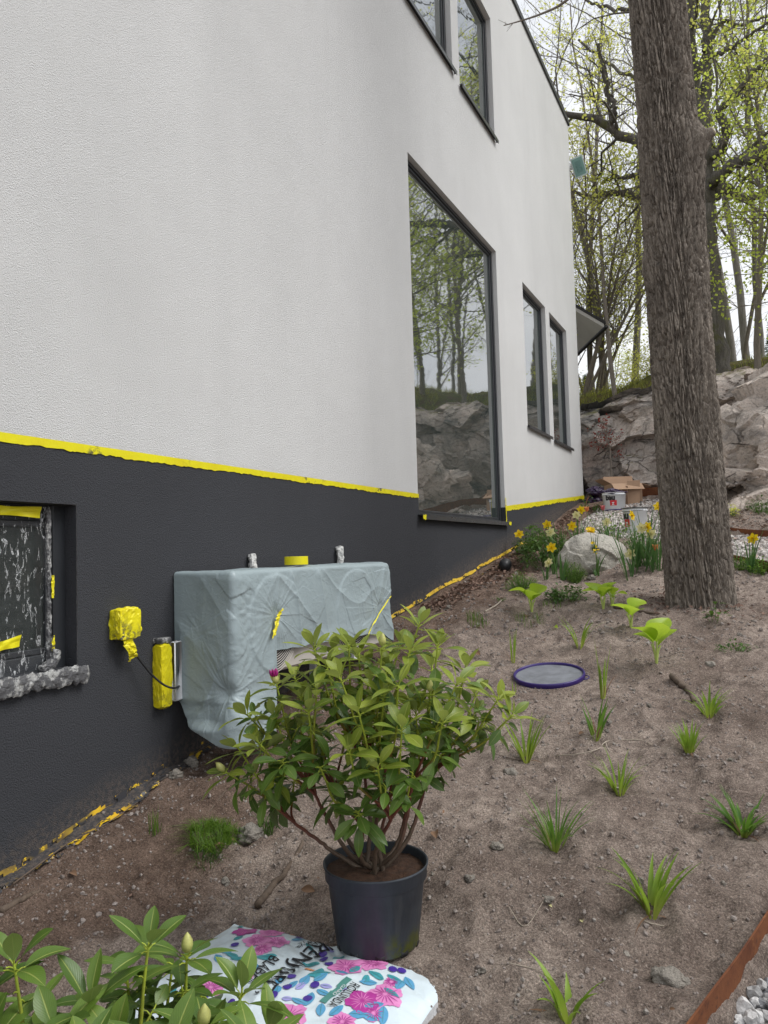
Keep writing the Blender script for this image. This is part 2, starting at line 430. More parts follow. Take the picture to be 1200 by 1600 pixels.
def m_plain(name, c, rough=.5, var=.12, scale=14, bump=0., spec=.5, metal=0.):
    s = NT(name, rough, spec); n = s.noise(scale, 4, .6)
    s.col(s.mix(n, tuple(x*(1-var*2) for x in c), tuple(min(1, x*(1+var)) for x in c)))
    s.rough(s.ramp(s.noise(scale*2.1, 3), [(.3, max(.02, rough-.08)), (.7, min(1, rough+.1))])); s.b.inputs['Metallic'].default_value = metal
    if bump: s.bump(s.noise(scale*3, 4, .6), .6, bump)
    return s.m
M['frame'] = m_plain('window_frame_paint', (.030, .033, .038), .38, .1, 5)
M['sill'] = m_plain('sill_metal', (.045, .047, .050), .33, .12, 6, spec=.6)
M['flash'] = m_plain('roof_flashing', (.018, .018, .020), .45, .1, 5)
def m_glass():
    s = NT('window_glass', .02, .9); s.col((.045, .058, .054)); s.b.inputs['IOR'].default_value = 3.1  # raised base colour paints a faint pale veil over the reflections
    p = s.pos(); w = s.noise(1, 2, .5, co=s.map((1.2, 1.2, 6.5), co=p)); w2 = s.noise(.9, 1, .4, co=p)
    s.bump(s.math('ADD', w, s.math('MULTIPLY', w2, 2.)), .22, .0030); return s.m
M['glass'] = m_glass()
def m_glass_dark():
    s = NT('basement_glass', .03, .5); s.col((.022, .027, .025)); s.b.inputs['IOR'].default_value = 1.45; return s.m
M['glass_dark'] = m_glass_dark()
def m_tape(name='yellow_tape', splat=.5, c=(.78, .72, .012), orange=0.):
    s = NT(name, .42, .4); p = s.pos()
    cc = s.mix(s.ramp(s.noise(6, 3, co=p), [(.35, 0.), (.65, 1.)]), c, (c[0]*.93, c[1]*.86, c[2]))
    if orange: cc = s.mix(s.ramp(s.noise(9, 3, .6, co=p), [(.38, 0.), (.62, orange)]), cc, (.62, .30, .02))
    if splat > 0:
        m1 = s.ramp(s.noise(38, 5, .75, co=p), [(.56-.13*splat, 0.), (.60-.13*splat, 1.)]); m2 = s.ramp(s.noise(3.2, 3, co=p), [(.62-.22*splat, 0.), (.72-.22*splat, 1.)])
        cc = s.mix(s.math('MULTIPLY', m1, m2), cc, (.045, .045, .05))
    s.col(cc); s.bump(s.noise(70, 4, .65, co=p), .6, .002); return s.m
M['tape'] = m_tape('masking_tape_yellow', .28)
M['tape_clean'] = m_tape('masking_tape_clean', 0)
M['tape_dirty'] = m_tape('masking_tape_painted', .62)
M['tape_ground'] = m_tape('masking_tape_ground', 1.3, (.80, .55, .03), .45)
M['tape_foot'] = m_tape('masking_tape_foot', .55, (.82, .60, .06), .35)
def m_soil(name='soil'):
    s = NT(name, .95, .15); p = s.pos()
    a = s.noise(1.9, 6, .68, co=p); b = s.noise(17, 5, .7, co=p); c = s.noise(95, 4, .75, co=p); d = s.noise(320, 2, .6, co=p)
    base = s.mix(s.ramp(a, [(.35, 0.), (.68, 1.)]), (.165, .128, .107), (.335, .278, .238))
    base = s.mix(s.math('MULTIPLY', s.ramp(b, [(.42, 1.), (.56, 0.)]), .55), base, (.105, .080, .067))
    base = s.mix(s.math('MULTIPLY', s.ramp(c, [(.55, 0.), (.68, 1.)]), .5), base, (.40, .345, .30))
    base = s.mix(s.ramp(d, [(.68, 0.), (.76, .85)]), base, (.60, .56, .51))
    base = s.mix(s.math('MULTIPLY', s.ramp(d, [(.30, 1.), (.38, 0.)]), .6), base, (.03, .022, .018))
    gr = s.noise(165, 5, .85, co=p); base = s.mix(1., base, s.ramp(gr, [(.33, .32), (.5, 1.0), (.62, 1.6), (.70, 2.6)]), 'MULTIPLY')
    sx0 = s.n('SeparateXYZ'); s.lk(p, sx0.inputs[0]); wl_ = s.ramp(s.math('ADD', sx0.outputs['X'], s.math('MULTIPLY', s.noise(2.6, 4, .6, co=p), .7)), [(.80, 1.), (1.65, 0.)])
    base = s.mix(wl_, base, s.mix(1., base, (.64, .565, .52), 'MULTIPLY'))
    # mossy forest floor on the hill behind the rock
    sx = s.n('SeparateXYZ'); s.lk(p, sx.inputs[0])
    hill = s.ramp(s.math('MULTIPLY_ADD', sx.outputs['Z'], 1.), [(.0, 0.), (1., 1.)]) if False else s.math('GREATER_THAN', sx.outputs['Z'], 3.15)
    g = s.mix(s.ramp(s.noise(1.6, 5, .65, co=p), [(.4, 0.), (.6, 1.)]), (.13, .115, .030), (.075, .085, .025))
    g = s.mix(s.ramp(s.noise(5.5, 5, .7, co=p), [(.5, 0.), (.62, 1.)]), g, (.10, .065, .04))
    base = s.mix(1., base, (1.47, 1.45, 1.44), 'MULTIPLY'); base = s.mix(hill, base, g); s.col(base)
    hh = s.math('ADD', s.math('MULTIPLY', b, 1.0), s.math('MULTIPLY', c, .75)); hh = s.math('ADD', hh, s.math('MULTIPLY', gr, .8))
    s.bump(hh, 1., .017); return s.m
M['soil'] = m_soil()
def m_clod():
    s = NT('soil_crumb', .95, .1); r = s.rnd(); p = s.pos()
    c = s.ramp(r, [(0, (.25, .205, .18)), (.45, (.34, .285, .25)), (.88, (.42, .36, .325)), (.94, (.40, .36, .32)), (1, (.45, .41, .37))])
    s.col(s.mix(.35, c, s.ramp(s.noise(240, 3, co=p), [(.3, .02), (.7, .22)]))); s.bump(s.noise(200, 3, co=p), .8, .004); return s.m
M['clod'] = m_clod()
def m_gravel(name, light=1.):
    s = NT(name, .75, .35); r = s.rnd(); p = s.pos()
    c = s.ramp(r, [(0, (.09, .095, .105)), (.22, (.19, .195, .205)), (.45, (.33, .325, .32)), (.65, (.48, .47, .455)), (.8, (.62, .61, .60)), (.9, (.42, .27, .20)), (.96, (.13, .13, .145))], 'CONSTANT')
    n = s.noise(130, 4, .7, co=p); c = s.mix(s.math('MULTIPLY', s.ramp(n, [(.35, 1.), (.6, 0.)]), .45), c, (.12, .115, .11))
    s.col(c); s.bump(n, .5, .003); return s.m
M['gravel'] = m_gravel('gravel_stone')
def m_gravel_far():
    s = NT('pale_gravel_stone', .8, .25); r = s.rnd(); c = s.ramp(r, [(0, (.17, .15, .14)), (.2, (.33, .30, .28)), (.45, (.50, .46, .43)), (.75, (.64, .60, .57)), (.92, (.40, .31, .27))], 'CONSTANT'); s.col(c); return s.m
M['gravel_far'] = m_gravel_far()
M['gravel_bed'] = m_plain('gravel_bed', (.24, .225, .205), .95, .4, 60, .01)
def m_corten():
    s = NT('weathering_steel', .85, .2); p = s.pos(); a = s.noise(7, 5, .7, co=p); b = s.noise(60, 4, .7, co=p)
    c = s.mix(s.ramp(a, [(.35, 0.), (.65, 1.)]), (.115, .042, .022), (.20, .078, .034))
    c = s.mix(s.ramp(b, [(.55, 0.), (.7, .8)]), c, (.055, .026, .02)); c = s.mix(s.ramp(s.noise(24, 4, .7, co=p), [(.62, 0.), (.72, .5)]), c, (.30, .13, .05))
    s.col(c); s.bump(b, .5, .002); return s.m
M['corten'] = m_corten()
def m_rock(name, ca=(.46, .42, .385), cb=(.62, .53, .465), dark=(.075, .086, .092), dk=.85, moss=0., crack=.85):
    s = NT(name, .85, .3); p = s.pos()
    w = s.noise(.9, 4, .6, co=p, out='Color'); pw = s.n('MixRGB', blend_type='ADD'); pw.inputs[0].default_value = .55; s.lk(p, pw.inputs[1]); s.lk(w, pw.inputs[2]); q = pw.outputs[0]
    a = s.noise(1.1, 6, .62, co=q); b = s.noise(1, 6, .65, co=s.map((.7, .7, 2.6), rot=(.35, .5, 0), co=q)); f = s.noise(42, 5, .72, co=p)
    c = s.mix(s.ramp(a, [(.36, 0.), (.62, 1.)]), ca, cb)
    c = s.mix(s.math('MULTIPLY', s.ramp(b, [(.50, 0.), (.60, 1.)]), dk), c, dark)
    c = s.mix(s.math('MULTIPLY', s.ramp(s.noise(1, 5, .7, co=s.map((3.5, 3.5, .45), co=q)), [(.52, 0.), (.68, 1.)]), dk*.8), c, (.075, .075, .072))
    c = s.mix(s.ramp(s.noise(2.6, 6, .7, co=q), [(.62, 0.), (.70, .55)]), c, (.46, .42, .37))
    c = s.mix(s.math('MULTIPLY', s.ramp(f, [(.34, 1.), (.50, 0.)]), .45), c, (.085, .078, .07))
    crk = s.ramp(s.voro(2.3, 'DISTANCE_TO_EDGE', co=s.map((1, 1, 1.7), rot=(.2, .4, .3), co=q)), [(0, 1.), (.022, 0.)])
    crk = s.math('MULTIPLY', crk, s.math('MULTIPLY', s.ramp(s.noise(1.7, 4, .6, co=p), [(.45, 0.), (.6, 1.)]), crack))
    c = s.mix(s.math('MULTIPLY', crk, 1.), c, (.04, .037, .034))
    if moss:
        g = s.t.nodes.new('ShaderNodeNewGeometry'); sx = s.n('SeparateXYZ'); s.lk(g.outputs['Normal'], sx.inputs[0])
        mk = s.math('MULTIPLY', s.ramp(sx.outputs['Z'], [(.72, 0.), (.92, 1.)]), s.ramp(s.noise(2.4, 5, .7, co=p), [(.46, 0.), (.56, 1.)]))
        c = s.mix(s.math('MULTIPLY', mk, moss), c, (.115, .105, .018))
    s.col(c)
    hh = s.math('ADD', s.math('MULTIPLY', s.noise(7, 6, .7, co=q), 1.), s.math('MULTIPLY', f, .25)); hh = s.math('SUBTRACT', hh, s.math('MULTIPLY', crk, .5))
    s.bump(hh, 1., .05); return s.m
M['rock'] = m_rock('cliff_rock', moss=.9)
M['slab'] = m_rock('slab_rock', (.50, .44, .39), (.76, .65, .57), dk=.5, moss=.3)
M['boulder'] = m_rock('boulder_rock', (.44, .41, .36), (.56, .53, .47), dk=.12, crack=0.)
M['stone'] = m_rock('loose_stone', (.20, .18, .155), (.32, .29, .25), dk=.1, crack=0.)
def m_bark(name, c1, c2, c3, sc=1., lich=0.):
    s = NT(name, .93, .12); p = s.pos(); ps = s.map((1, 1, .16), co=p)
    a = s.noise(34*sc, 6, .7, co=ps); b = s.noise(150*sc, 4, .7, co=s.map((1, 1, .4), co=p)); g = s.noise(1.7, 4, co=p)
    c = s.mix(s.ramp(a, [(.36, 0.), (.62, 1.)]), c1, c2); c = s.mix(s.math('MULTIPLY', s.ramp(b, [(.5, 0.), (.68, 1.)]), .6), c, c3)
    c = s.mix(s.math('MULTIPLY', s.ramp(g, [(.4, 0.), (.7, 1.)]), .35), c, tuple(x*.72 for x in c1))
    if lich: c = s.mix(s.math('MULTIPLY', s.ramp(s.noise(3, 5, .7, co=p), [(.55, 0.), (.65, 1.)]), lich), c, (.10, .105, .02))
    s.col(c); s.bump(s.math('ADD', a, s.math('MULTIPLY', b, .4)), 1., .012/sc); return s.m
M['bark'] = m_bark('furrowed_bark', (.115, .096, .080), (.310, .268, .225), (.47, .42, .36))
M['bark_oak'] = m_bark('oak_bark', (.085, .077, .068), (.17, .155, .138), (.24, .22, .20), .6, .55)
M['bark_grey'] = m_bark('grey_bark', (.20, .185, .165), (.33, .305, .28), (.42, .40, .36), 1., .25)
M['twig'] = m_bark('twig_bark', (.17, .145, .12), (.27, .235, .20), (.36, .32, .27), 1.5)
def m_leaf(name, c1, c2, tl=.35, under=None, rough=.5, rib=None, gloss=.4, vein=False, base=None):
    s = NT(name, rough, gloss); r = s.rnd(); c = s.mix(r, c1, c2)
    uv = s.tc.outputs['UV']; sx = s.n('SeparateXYZ'); s.lk(uv, sx.inputs[0])
    if base: c = s.mix(s.ramp(sx.outputs['X'], [(.02, .9), (.45, 0.)]), c, base)
    if rib:
        d = s.math('ABSOLUTE', s.math('SUBTRACT', sx.outputs['Y'], .5)); k = s.ramp(d, [(.018, 1.), (.05, 0.)]); c = s.mix(s.math('MULTIPLY', k, .8), c, rib)
        wv = s.t.nodes.new('ShaderNodeTexWave'); s.lk(s.map((9, 0, 0), co=uv), wv.inputs[0])
        v2 = s.math('FRACT', s.math('ADD', s.math('MULTIPLY', sx.outputs['X'], 11.), s.math('MULTIPLY', d, -9.)))
        vv = s.ramp(v2, [(0, 1.), (.1, 0.), (.9, 0.), (1., 1.)]); c = s.mix(s.math('MULTIPLY', vv, .16), c, rib)
        s.bump(s.math('ADD', s.math('MULTIPLY', vv, -.35), s.math('MULTIPLY', k, -1.)), .5, .0015)
    n = s.noise(40, 3, co=s.pos()); c = s.mix(s.math('MULTIPLY', n, .35), c, tuple(x*.55 for x in c1))
    if under:
        bf = s.t.nodes.new('ShaderNodeNewGeometry').outputs['Backfacing']; c = s.mix(s.math('MULTIPLY', bf, .75), c, under)
    s.col(c); s.translucent(s.mix(.5, c, tuple(min(1, x*1.6) for x in c2)), tl); return s.m
M['rh_leaf'] = m_leaf('rhododendron_leaf', (.13, .20, .020), (.34, .40, .05), .28, (.30, .35, .12), .38, (.44, .48, .12), .45)
M['rh_leaf_deep'] = m_leaf('rhododendron_corner_leaf', (.065, .135, .022), (.175, .275, .042), .22, (.24, .30, .10), .36, (.40, .46, .12), .45)
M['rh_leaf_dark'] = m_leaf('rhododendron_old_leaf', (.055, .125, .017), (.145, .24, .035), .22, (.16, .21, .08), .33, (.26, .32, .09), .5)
M['spring_leaf'] = m_leaf('young_tree_leaf', (.46, .48, .07), (.68, .68, .16), .6, None, .6)
M['spring_leaf2'] = m_leaf('bright_maple_leaf', (.38, .50, .05), (.58, .68, .12), .6, None, .6)
M['bud_leaf'] = m_leaf('opening_leaf_bud', (.20, .17, .05), (.34, .30, .08), .35, None, .7)
M['strap'] = m_leaf('strap_leaf', (.13, .25, .02), (.30, .44, .05), .35, None, .45, base=(.55, .58, .12))
M['strap_dark'] = m_leaf('dark_strap_leaf', (.06, .16, .02), (.16, .30, .04), .35, None, .45, base=(.50, .55, .10))
M['daff_leaf'] = m_leaf('daffodil_leaf', (.045, .12, .03), (.11, .22, .06), .3, None, .45)
M['hosta'] = m_leaf('hosta_leaf', (.28, .45, .02), (.48, .66, .06), .45, None, .4)
M['weed'] = m_leaf('ground_plant_leaf', (.035, .085, .015), (.10, .19, .03), .3, None, .55)
M['grass'] = m_leaf('grass_blade', (.05, .12, .015), (.18, .30, .03), .35, None, .5)
M['moss_grass'] = m_leaf('moss_and_new_grass', (.16, .19, .03), (.34, .34, .07), .35, None, .6)
M['evergreen'] = m_leaf('evergreen_needle', (.02, .05, .012), (.05, .10, .02), .2, None, .6)
M['red_leaf'] = m_leaf('red_maple_leaf', (.16, .02, .015), (.30, .05, .03), .35, None, .5)
M['petal_y'] = m_leaf('yellow_petal', (.85, .55, .005), (.95, .70, .01), .35, None, .5)
M['petal_c'] = m_leaf('cream_petal', (.80, .74, .30), (.90, .86, .50), .35, None, .5)
M['petal_o'] = m_leaf('orange_petal', (.80, .27, .08), (.85, .42, .20), .35, None, .5)
M['petal_p'] = m_leaf('pink_petal', (.60, .12, .14), (.75, .28, .28), .35, None, .5)
M['petal_m'] = m_leaf('magenta_petal', (.36, .01, .17), (.55, .04, .30), .2, None, .5)
def m_stem():
    s = NT('rhododendron_stem', .55, .35); a = s.attr(); p = s.pos()
    c = s.ramp(a, [(0, (.13, .10, .075)), (.28, (.15, .10, .07)), (.45, (.15, .045, .028)), (.66, (.20, .055, .028)), (.76, (.30, .33, .03)), (1, (.38, .48, .05))])
    n = s.noise(120, 4, .7, co=s.map((1, 1, .3), co=p)); s.col(s.mix(s.math('MULTIPLY', s.ramp(n, [(.4, 1.), (.6, 0.)]), .35), c, (.05, .035, .025)))
    s.bump(n, .5, .002); return s.m
M['stem'] = m_stem()
M['flower_stem'] = m_plain('green_stem', (.10, .19, .03), .5, .15, 30)
M['bud'] = m_plain('flower_bud_scale', (.50, .50, .16), .5, .25, 90, .001)
def m_pot():
    s = NT('pot_plastic', .48, .4); p = s.pos(); a = s.noise(9, 5, .65, co=p); sm = s.noise(1, 4, .6, co=s.map((30, 30, 4), rot=(0, .4, 0), co=p))
    c = s.mix(s.ramp(a, [(.4, 0.), (.65, 1.)]), (.030, .036, .046), (.045, .054, .067)); c = s.mix(s.ramp(sm, [(.56, 0.), (.72, .35)]), c, (.10, .10, .095))
    sx = s.n('SeparateXYZ'); s.lk(s.co, sx.inputs[0])
    alg = s.math('MULTIPLY', s.ramp(sx.outputs['X'], [(.062, 0.), (.085, 1.)]), s.ramp(sx.outputs['Z'], [(.035, 1.), (.075, 0.)]))
    c = s.mix(s.math('MULTIPLY', alg, s.ramp(s.noise(26, 4, .7, co=p), [(.4, 0.), (.55, 1.)])), c, (.075, .085, .012))
    s.col(c); s.rough(s.ramp(sm, [(.4, .42), (.7, .7)])); return s.m
M['pot'] = m_pot()
M['potsoil'] = m_plain('potting_mix', (.085, .042, .024), .97, .5, 70, .01)
def m_cover():
    s = NT('cover_sheet', .36, .5); p = s.pos()
    sx = s.n('SeparateXYZ'); s.lk(p, sx.inputs[0])
    c = s.mix(s.noise(3, 4, co=p), (.305, .375, .395), (.36, .43, .45)); s.col(c); s.rough(s.ramp(s.noise(5, 3, co=p), [(.3, .34), (.7, .48)]))
    w = s.voro(9, co=s.map((1, 1, 1.2), rot=(.3, .3, .3), co=p)); v = s.ramp(s.noise(26, 4, .6, co=s.map((1, .6, 1), co=p), dist=1.2), [(.4, 0.), (.7, 1.)])
    s.bump(s.math('ADD', s.math('MULTIPLY', w, .35), s.math('MULTIPLY', v, .25)), .5, .010)
    s.translucent((.32, .40, .42), .10); return s.m
M['cover'] = m_cover()
M['casing'] = m_plain('heat_pump_casing', (.50, .47, .43), .45, .05, 4)
M['blackp'] = m_plain('black_plastic', (.018, .018, .02), .45, .15, 12)
M['whitep'] = m_plain('white_plastic', (.78, .80, .82), .4, .06, 8)
M['purple'] = m_plain('purple_plastic', (.032, .014, .135), .35, .12, 20)
M['purple_foil'] = m_plain('purple_foil', (.045, .022, .075), .25, .5, 12, .02)
M['grey_dust'] = m_plain('dusty_lid', (.20, .21, .235), .5, .35, 16, .003)
M['card'] = m_plain('cardboard', (.40, .26, .17), .9, .10, 9)
M['card_in'] = m_plain('cardboard_inside', (.34, .215, .14), .92, .12, 9)
M['red'] = m_plain('red_print', (.62, .02, .03), .5, .05, 9)
M['ink'] = m_plain('black_print', (.015, .015, .018), .55, .1, 9)
M['deadleaf'] = m_leaf('dead_leaf', (.14, .075, .04), (.30, .185, .115), .15, None, .8)
M['litter'] = m_leaf('leaf_litter', (.085, .045, .035), (.33, .22, .165), .12, None, .85)
M['stick'] = m_plain('dead_stick', (.13, .095, .07), .9, .3, 40, .004)
M['stickw'] = m_plain('pale_stick', (.42, .36, .29), .85, .2, 30, .003)
M['wood_cut'] = m_plain('cut_wood', (.36, .30, .21), .85, .25, 60, .004)
M['lampglass'] = m_plain('floodlight_glass', (.20, .36, .33), .2, .1, 3)
M['lampbody'] = m_plain('floodlight_body', (.52, .62, .60), .5, .05, 6)
M['soffit'] = m_plain('white_soffit', (.50, .48, .44), .7, .1, 4)
M['roofing'] = m_plain('dark_roofing', (.03, .028, .027), .8, .2, 8)
M['shedwall'] = m_plain('brown_boards', (.16, .09, .055), .8, .2, 8)
M['whitewrap'] = m_plain('white_masking', (.62, .62, .60), .5, .3, 60, .002)
def m_film():
    s = NT('crumpled_film', .09, .8); s.b.inputs['Base Color'].default_value = (.75, .77, .78, 1)
    p = s.pos(); n = s.noise(34, 4, .6, co=s.map((1, 1, .55), rot=(.6, 0, 0), co=p), dist=1.6)
    s.bump(n, 1., .02)
    tr = s.t.nodes.new('ShaderNodeBsdfTransparent'); mx = s.t.nodes.new('ShaderNodeMixShader')
    k = s.ramp(s.noise(30, 5, .65, co=s.map((1, 1.7, .5), rot=(.75, 0, 0), co=p), dist=.9), [(.0, .03), (.575, .035), (.595, .6), (.61, .85), (.63, .04)])  # thin near-opaque white streaks stand in for highlights along the creases
    s.lk(k, mx.inputs[0]); s.lk(tr.outputs[0], mx.inputs[1]); s.lk(s.b.outputs[0], mx.inputs[2])
    out = [n for n in s.t.nodes if n.type == 'OUTPUT_MATERIAL'][0]; s.lk(mx.outputs[0], out.inputs[0]); return s.m
M['film'] = m_film()
def m_wrap():
    s = NT('paint_splashed_film', .2, .7); p = s.pos()
    m1 = s.ramp(s.noise(24, 5, .7, co=p), [(.43, 0.), (.50, 1.)]); c = s.mix(m1, (.38, .38, .37), (.085, .085, .09))
    s.col(c); s.rough(s.ramp(m1, [(0, .12), (1, .6)])); s.bump(s.noise(80, 4, .7, co=p), .8, .008); return s.m
M['wrap'] = m_wrap()
def m_bag():
    s = NT('bag_foil', .3, .5); p = s.pos(); c = s.mix(s.noise(4, 3, co=p), (.58, .68, .74), (.68, .76, .80)); s.col(c)
    s.bump(s.noise(26, 4, .6, co=p, dist=1.), .35, .006); return s.m
M['bag'] = m_bag()
def m_print(name, c, c2): 
    s = NT(name, .35, .5); s.col(s.mix(s.noise(55, 4, .7, co=s.pos()), c, c2)); return s.m
M['pr_pink'] = m_print('print_pink', (.62, .13, .42), (.78, .36, .62)); M['pr_mag'] = m_print('print_magenta', (.30, .02, .19), (.55, .08, .40))
M['pr_blue'] = m_print('print_blue', (.05, .25, .48), (.16, .42, .62)); M['pr_teal'] = m_print('print_teal', (.02, .22, .28), (.10, .42, .46))
M['pr_pur'] = m_print('print_purple', (.03, .015, .20), (.10, .05, .36)); M['pr_lil'] = m_print('print_lilac', (.28, .28, .62), (.45, .42, .75))
M['pr_or'] = m_print('print_orange', (.7, .2, .05), (.8, .4, .2)); M['pr_green'] = m_print('print_green', (.06, .22, .20), (.12, .30, .26))
# ------------------------------------------------------------------ ground
def axis(segs):
    o = []
    for a, b, st in segs:
        n = max(2, int(round((b-a)/st))); o += list(np.linspace(a, b, n, endpoint=False))
    return np.array(o+[segs[-1][1]])
gx = axis([(-260, -60, 40), (-60, -10, 6), (-10, -.2, .9), (-.2, 3.0, .0125), (3.0, 5, .08), (5, 12, .35), (12, 60, 5), (60, 260, 40)])
gy = axis([(-260, -60, 40), (-60, -8, 6), (-8, .6, .5), (.6, 1.3, .05), (1.3, 4.6, .0125), (4.6, 8.0, .025), (8, 11, .05), (11, 15, .1), (15, 26, .5), (26, 60, 4), (60, 400, 40)])
X, Y = np.meshgrid(gx, gy, indexing='ij')
Z = H(X, Y); far = np.maximum(np.hypot(X, Y)-40, 0); Z = Z-far*.03
mb = MB(); mb.add(np.stack([X, Y, Z], -1).reshape(-1, 3), grid_faces(len(gx), len(gy)))
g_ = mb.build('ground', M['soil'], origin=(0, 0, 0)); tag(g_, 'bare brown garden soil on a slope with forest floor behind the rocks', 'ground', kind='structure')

# gravel path: bed sheet, loose stones, steel edging
def cat_path(P, n): return spline(np.array(P), n)
gpts = []
for a in np.arange(.2, 5.1, .08):
    for b in np.arange(-3, 10.6, .08): gpts.append((a, b))
gxv = np.linspace(.2, 5.1, 90); gyv = np.linspace(-3, 10.6, 220); GX, GY = np.meshgrid(gxv, gyv, indexing='ij')
sdg = poly_sd(GX, GY); gz = H0(GX, GY)-.058+.012*fbm(GX*3, GY*3, 0, 61, 2)
F = grid_faces(90, 220); keep = (sdg.ravel()[F] > .03).all(1)
mb = MB(); mb.add(np.stack([GX, GY, gz], -1).reshape(-1, 3), F[keep]); o = mb.build('gravel_path', M['gravel_bed'], origin=(0, 0, 0)); tag(o, 'pale gravel path around the planting bed', 'path', kind='structure')
def scatter_gravel(n, x0, x1, y0, y1, s0, s1, seed, sub):
    r = np.random.default_rng(seed); x = r.uniform(x0, x1, n); y = r.uniform(y0, y1, n); k = poly_sd(x, y) > .02; x, y = x[k], y[k]
    z = H0(x, y)-.058+r.uniform(0, .016, len(x)); s = r.uniform(s0, s1, (len(x), 1))*r.uniform(.6, 1.25, (len(x), 3))
    m_ = MB(); many_blobs(m_, np.stack([x, y, z], -1), s, sub, seed, .35); return m_
o = scatter_gravel(7000, 1.9, 2.9, 1.2, 3.4, .009, .019, 5, 1).build('gravel', M['gravel'], smooth=False, origin=(0, 0, 0)); tag(o, 'loose grey white and pink gravel beside the rusty edging', 'gravel', kind='stuff')
o = scatter_gravel(26000, .3, 3.3, 5.6, 10.5, .013, .026, 6, 0).build('gravel', M['gravel_far'], smooth=False, origin=(0, 0, 0)); tag(o, 'pale gravel stretching between the flower bed and the rocks', 'gravel', kind='stuff')
o = scatter_gravel(30000, 2.85, 5.0, -2.5, 6.3, .012, .024, 9, 0).build('gravel', M['gravel'], smooth=False, origin=(0, 0, 0)); tag(o, 'loose grey and white gravel on the path right of the rusty edging', 'gravel', kind='stuff')
def edging(name, P, hgt, label, lift=.0, n=160):
    P = cat_path(P, n); t = np.gradient(P, axis=0); t /= np.linalg.norm(t, axis=1)[:, None]; nn = np.stack([t[:, 1], -t[:, 0]], -1)
    z = H0(P[:, 0], P[:, 1])+lift+.002*np.sin(np.arange(n)*.07); w = .0025; V = []
    for sgn, zz in ((-1, z-hgt), (-1, z), (1, z), (1, z-hgt)):
        V.append(np.concatenate([P+nn*w*sgn, zz[:, None]], 1))
    V = np.stack(V, 1).reshape(-1, 3); m_ = MB(); i = np.arange(n-1)[:, None]; j = np.arange(3)[None]
    m_.add(V, np.stack([i*4+j, i*4+j+1, (i+1)*4+j+1, (i+1)*4+j], -1).reshape(-1, 4))
    o = m_.build(name, M['corten'], smooth=False); tag(o, label, 'garden edging'); return o
edging('steel_edging', [(1.35, .2), (1.78, 1.2), (2.05, 1.86), (2.18, 2.2), (2.45, 3.0), (2.7, 4.2), (2.74, 5.2), (2.5, 5.92), (2.11, 6.39), (1.98, 6.55)], .14, 'rusty steel edging strip at the lower right corner between soil and gravel', .045)
edging('steel_edging', [(1.85, 8.0), (2.05, 7.72), (2.6, 7.45), (4.0, 7.0), (5.0, 5.2)], .14, 'rusty steel edging behind the big trunk between gravel and the bark mulch', .02)
edging('steel_edging', [(.45, 10.33), (.9, 10.5), (1.3, 10.25), (1.6, 9.3)], .16, 'rusty steel edging at the foot of the cliff beside the cardboard box', .12)

# soil crumbs and pebbles
def scat(n, x0, x1, y0, y1, s0, s1, seed, sub=0, pw=2.2, flat=.7, lift=.0):
    r = np.random.default_rng(seed); x = r.uniform(x0, x1, n); y = r.uniform(y0, y1, n); k = poly_sd(x, y) < -.01
    k &= np.hypot(x-POTC[0], y-POTC[1]) > .13; x, y = x[k], y[k]
    cl = fbm(x*3, y*3, 0, 77, 3); k = cl > r.uniform(-.9, .35, len(x)); x, y = x[k], y[k]
    s = s0+(s1-s0)*r.random((len(x), 1))**pw; z = H(x, y)+s[:, 0]*.2+lift
    m_ = MB(); many_blobs(m_, np.stack([x, y, z], -1), s*r.uniform(.65, 1.2, (len(x), 3)), sub, seed, .5); return m_
o = scat(42000, .02, 2.6, 1.3, 4.6, .0013, .0080, 11, 0, 7).build('soil_crumbs', M['clod'], smooth=False, origin=(0, 0, 0)); tag(o, 'crumbs and small clods scattered on the bare soil', 'soil', kind='stuff')
o = scat(14000, .05, 2.7, 4.4, 9, .003, .014, 12, 0, 5).build('soil_crumbs', M['clod'], smooth=False, origin=(0, 0, 0)); tag(o, 'clods and grit on the soil around the tree and flowers', 'soil', kind='stuff')
o = scat(240, .05, 2.5, 1.3, 5.5, .004, .016, 13, 1, 3.5).build('pebbles', M['stone'], smooth=False, origin=(0, 0, 0)); tag(o, 'small pale pebbles strewn over the soil', 'pebbles', kind='stuff')
# crumbs of soil hugging the wall base
# distinct stones
for px, py, s, lab in [(798, 1211, .024, 'pale grey egg-sized stone right of the potted rhododendron'), (776, 1326, .018, 'small rounded stone on the soil halfway between the pot rim and the spidery tuft'),
    (392, 1308, .042, 'squarish grey stone set beside the grassy tuft near the wall'), (857, 1408, .013, 'little flat stone lying above the pale curled yellow leaf'), (1040, 1532, .030, 'flat grey stone half buried near the rusty edging'),
    (1062, 1536, .018, 'dark small stone touching the flat grey stone near the edging'), (352, 1380, .016, 'rounded grey pebble below the grassy tuft'), (735, 1375, .013, 'stone on the soil immediately right of the pot'),
    (300, 1195, .030, 'broken grey rock against the wall base under the cover'), (275, 1213, .026, 'pinkish rock chip at the wall base below the cover'), (1110, 1040, .02, 'stone by the lower clump of weeds right of the hostas'),
    (925, 905, .03, 'stone lying in the soil just left of the flower tuft'), (1138, 946, .035, 'flat pale stone touching the right foot of the big trunk'), (700, 950, .02, 'grey stone on the leaf-strewn soil above the wrapped unit'),
    (620, 1215, .02, 'stone behind the stems of the potted rhododendron'), (1130, 905, .03, 'flat stone to the right behind the big trunk')]:
    p = at(px, py); m_ = MB(); rock_blob(m_, (p[0], p[1], p[2]+s*.25), (s*1.25, s, s*.8), 3, px % 13, .3)
    o = m_.build('stone', M['stone']); tag(o, lab, 'stone', 'loose stones on the soil')
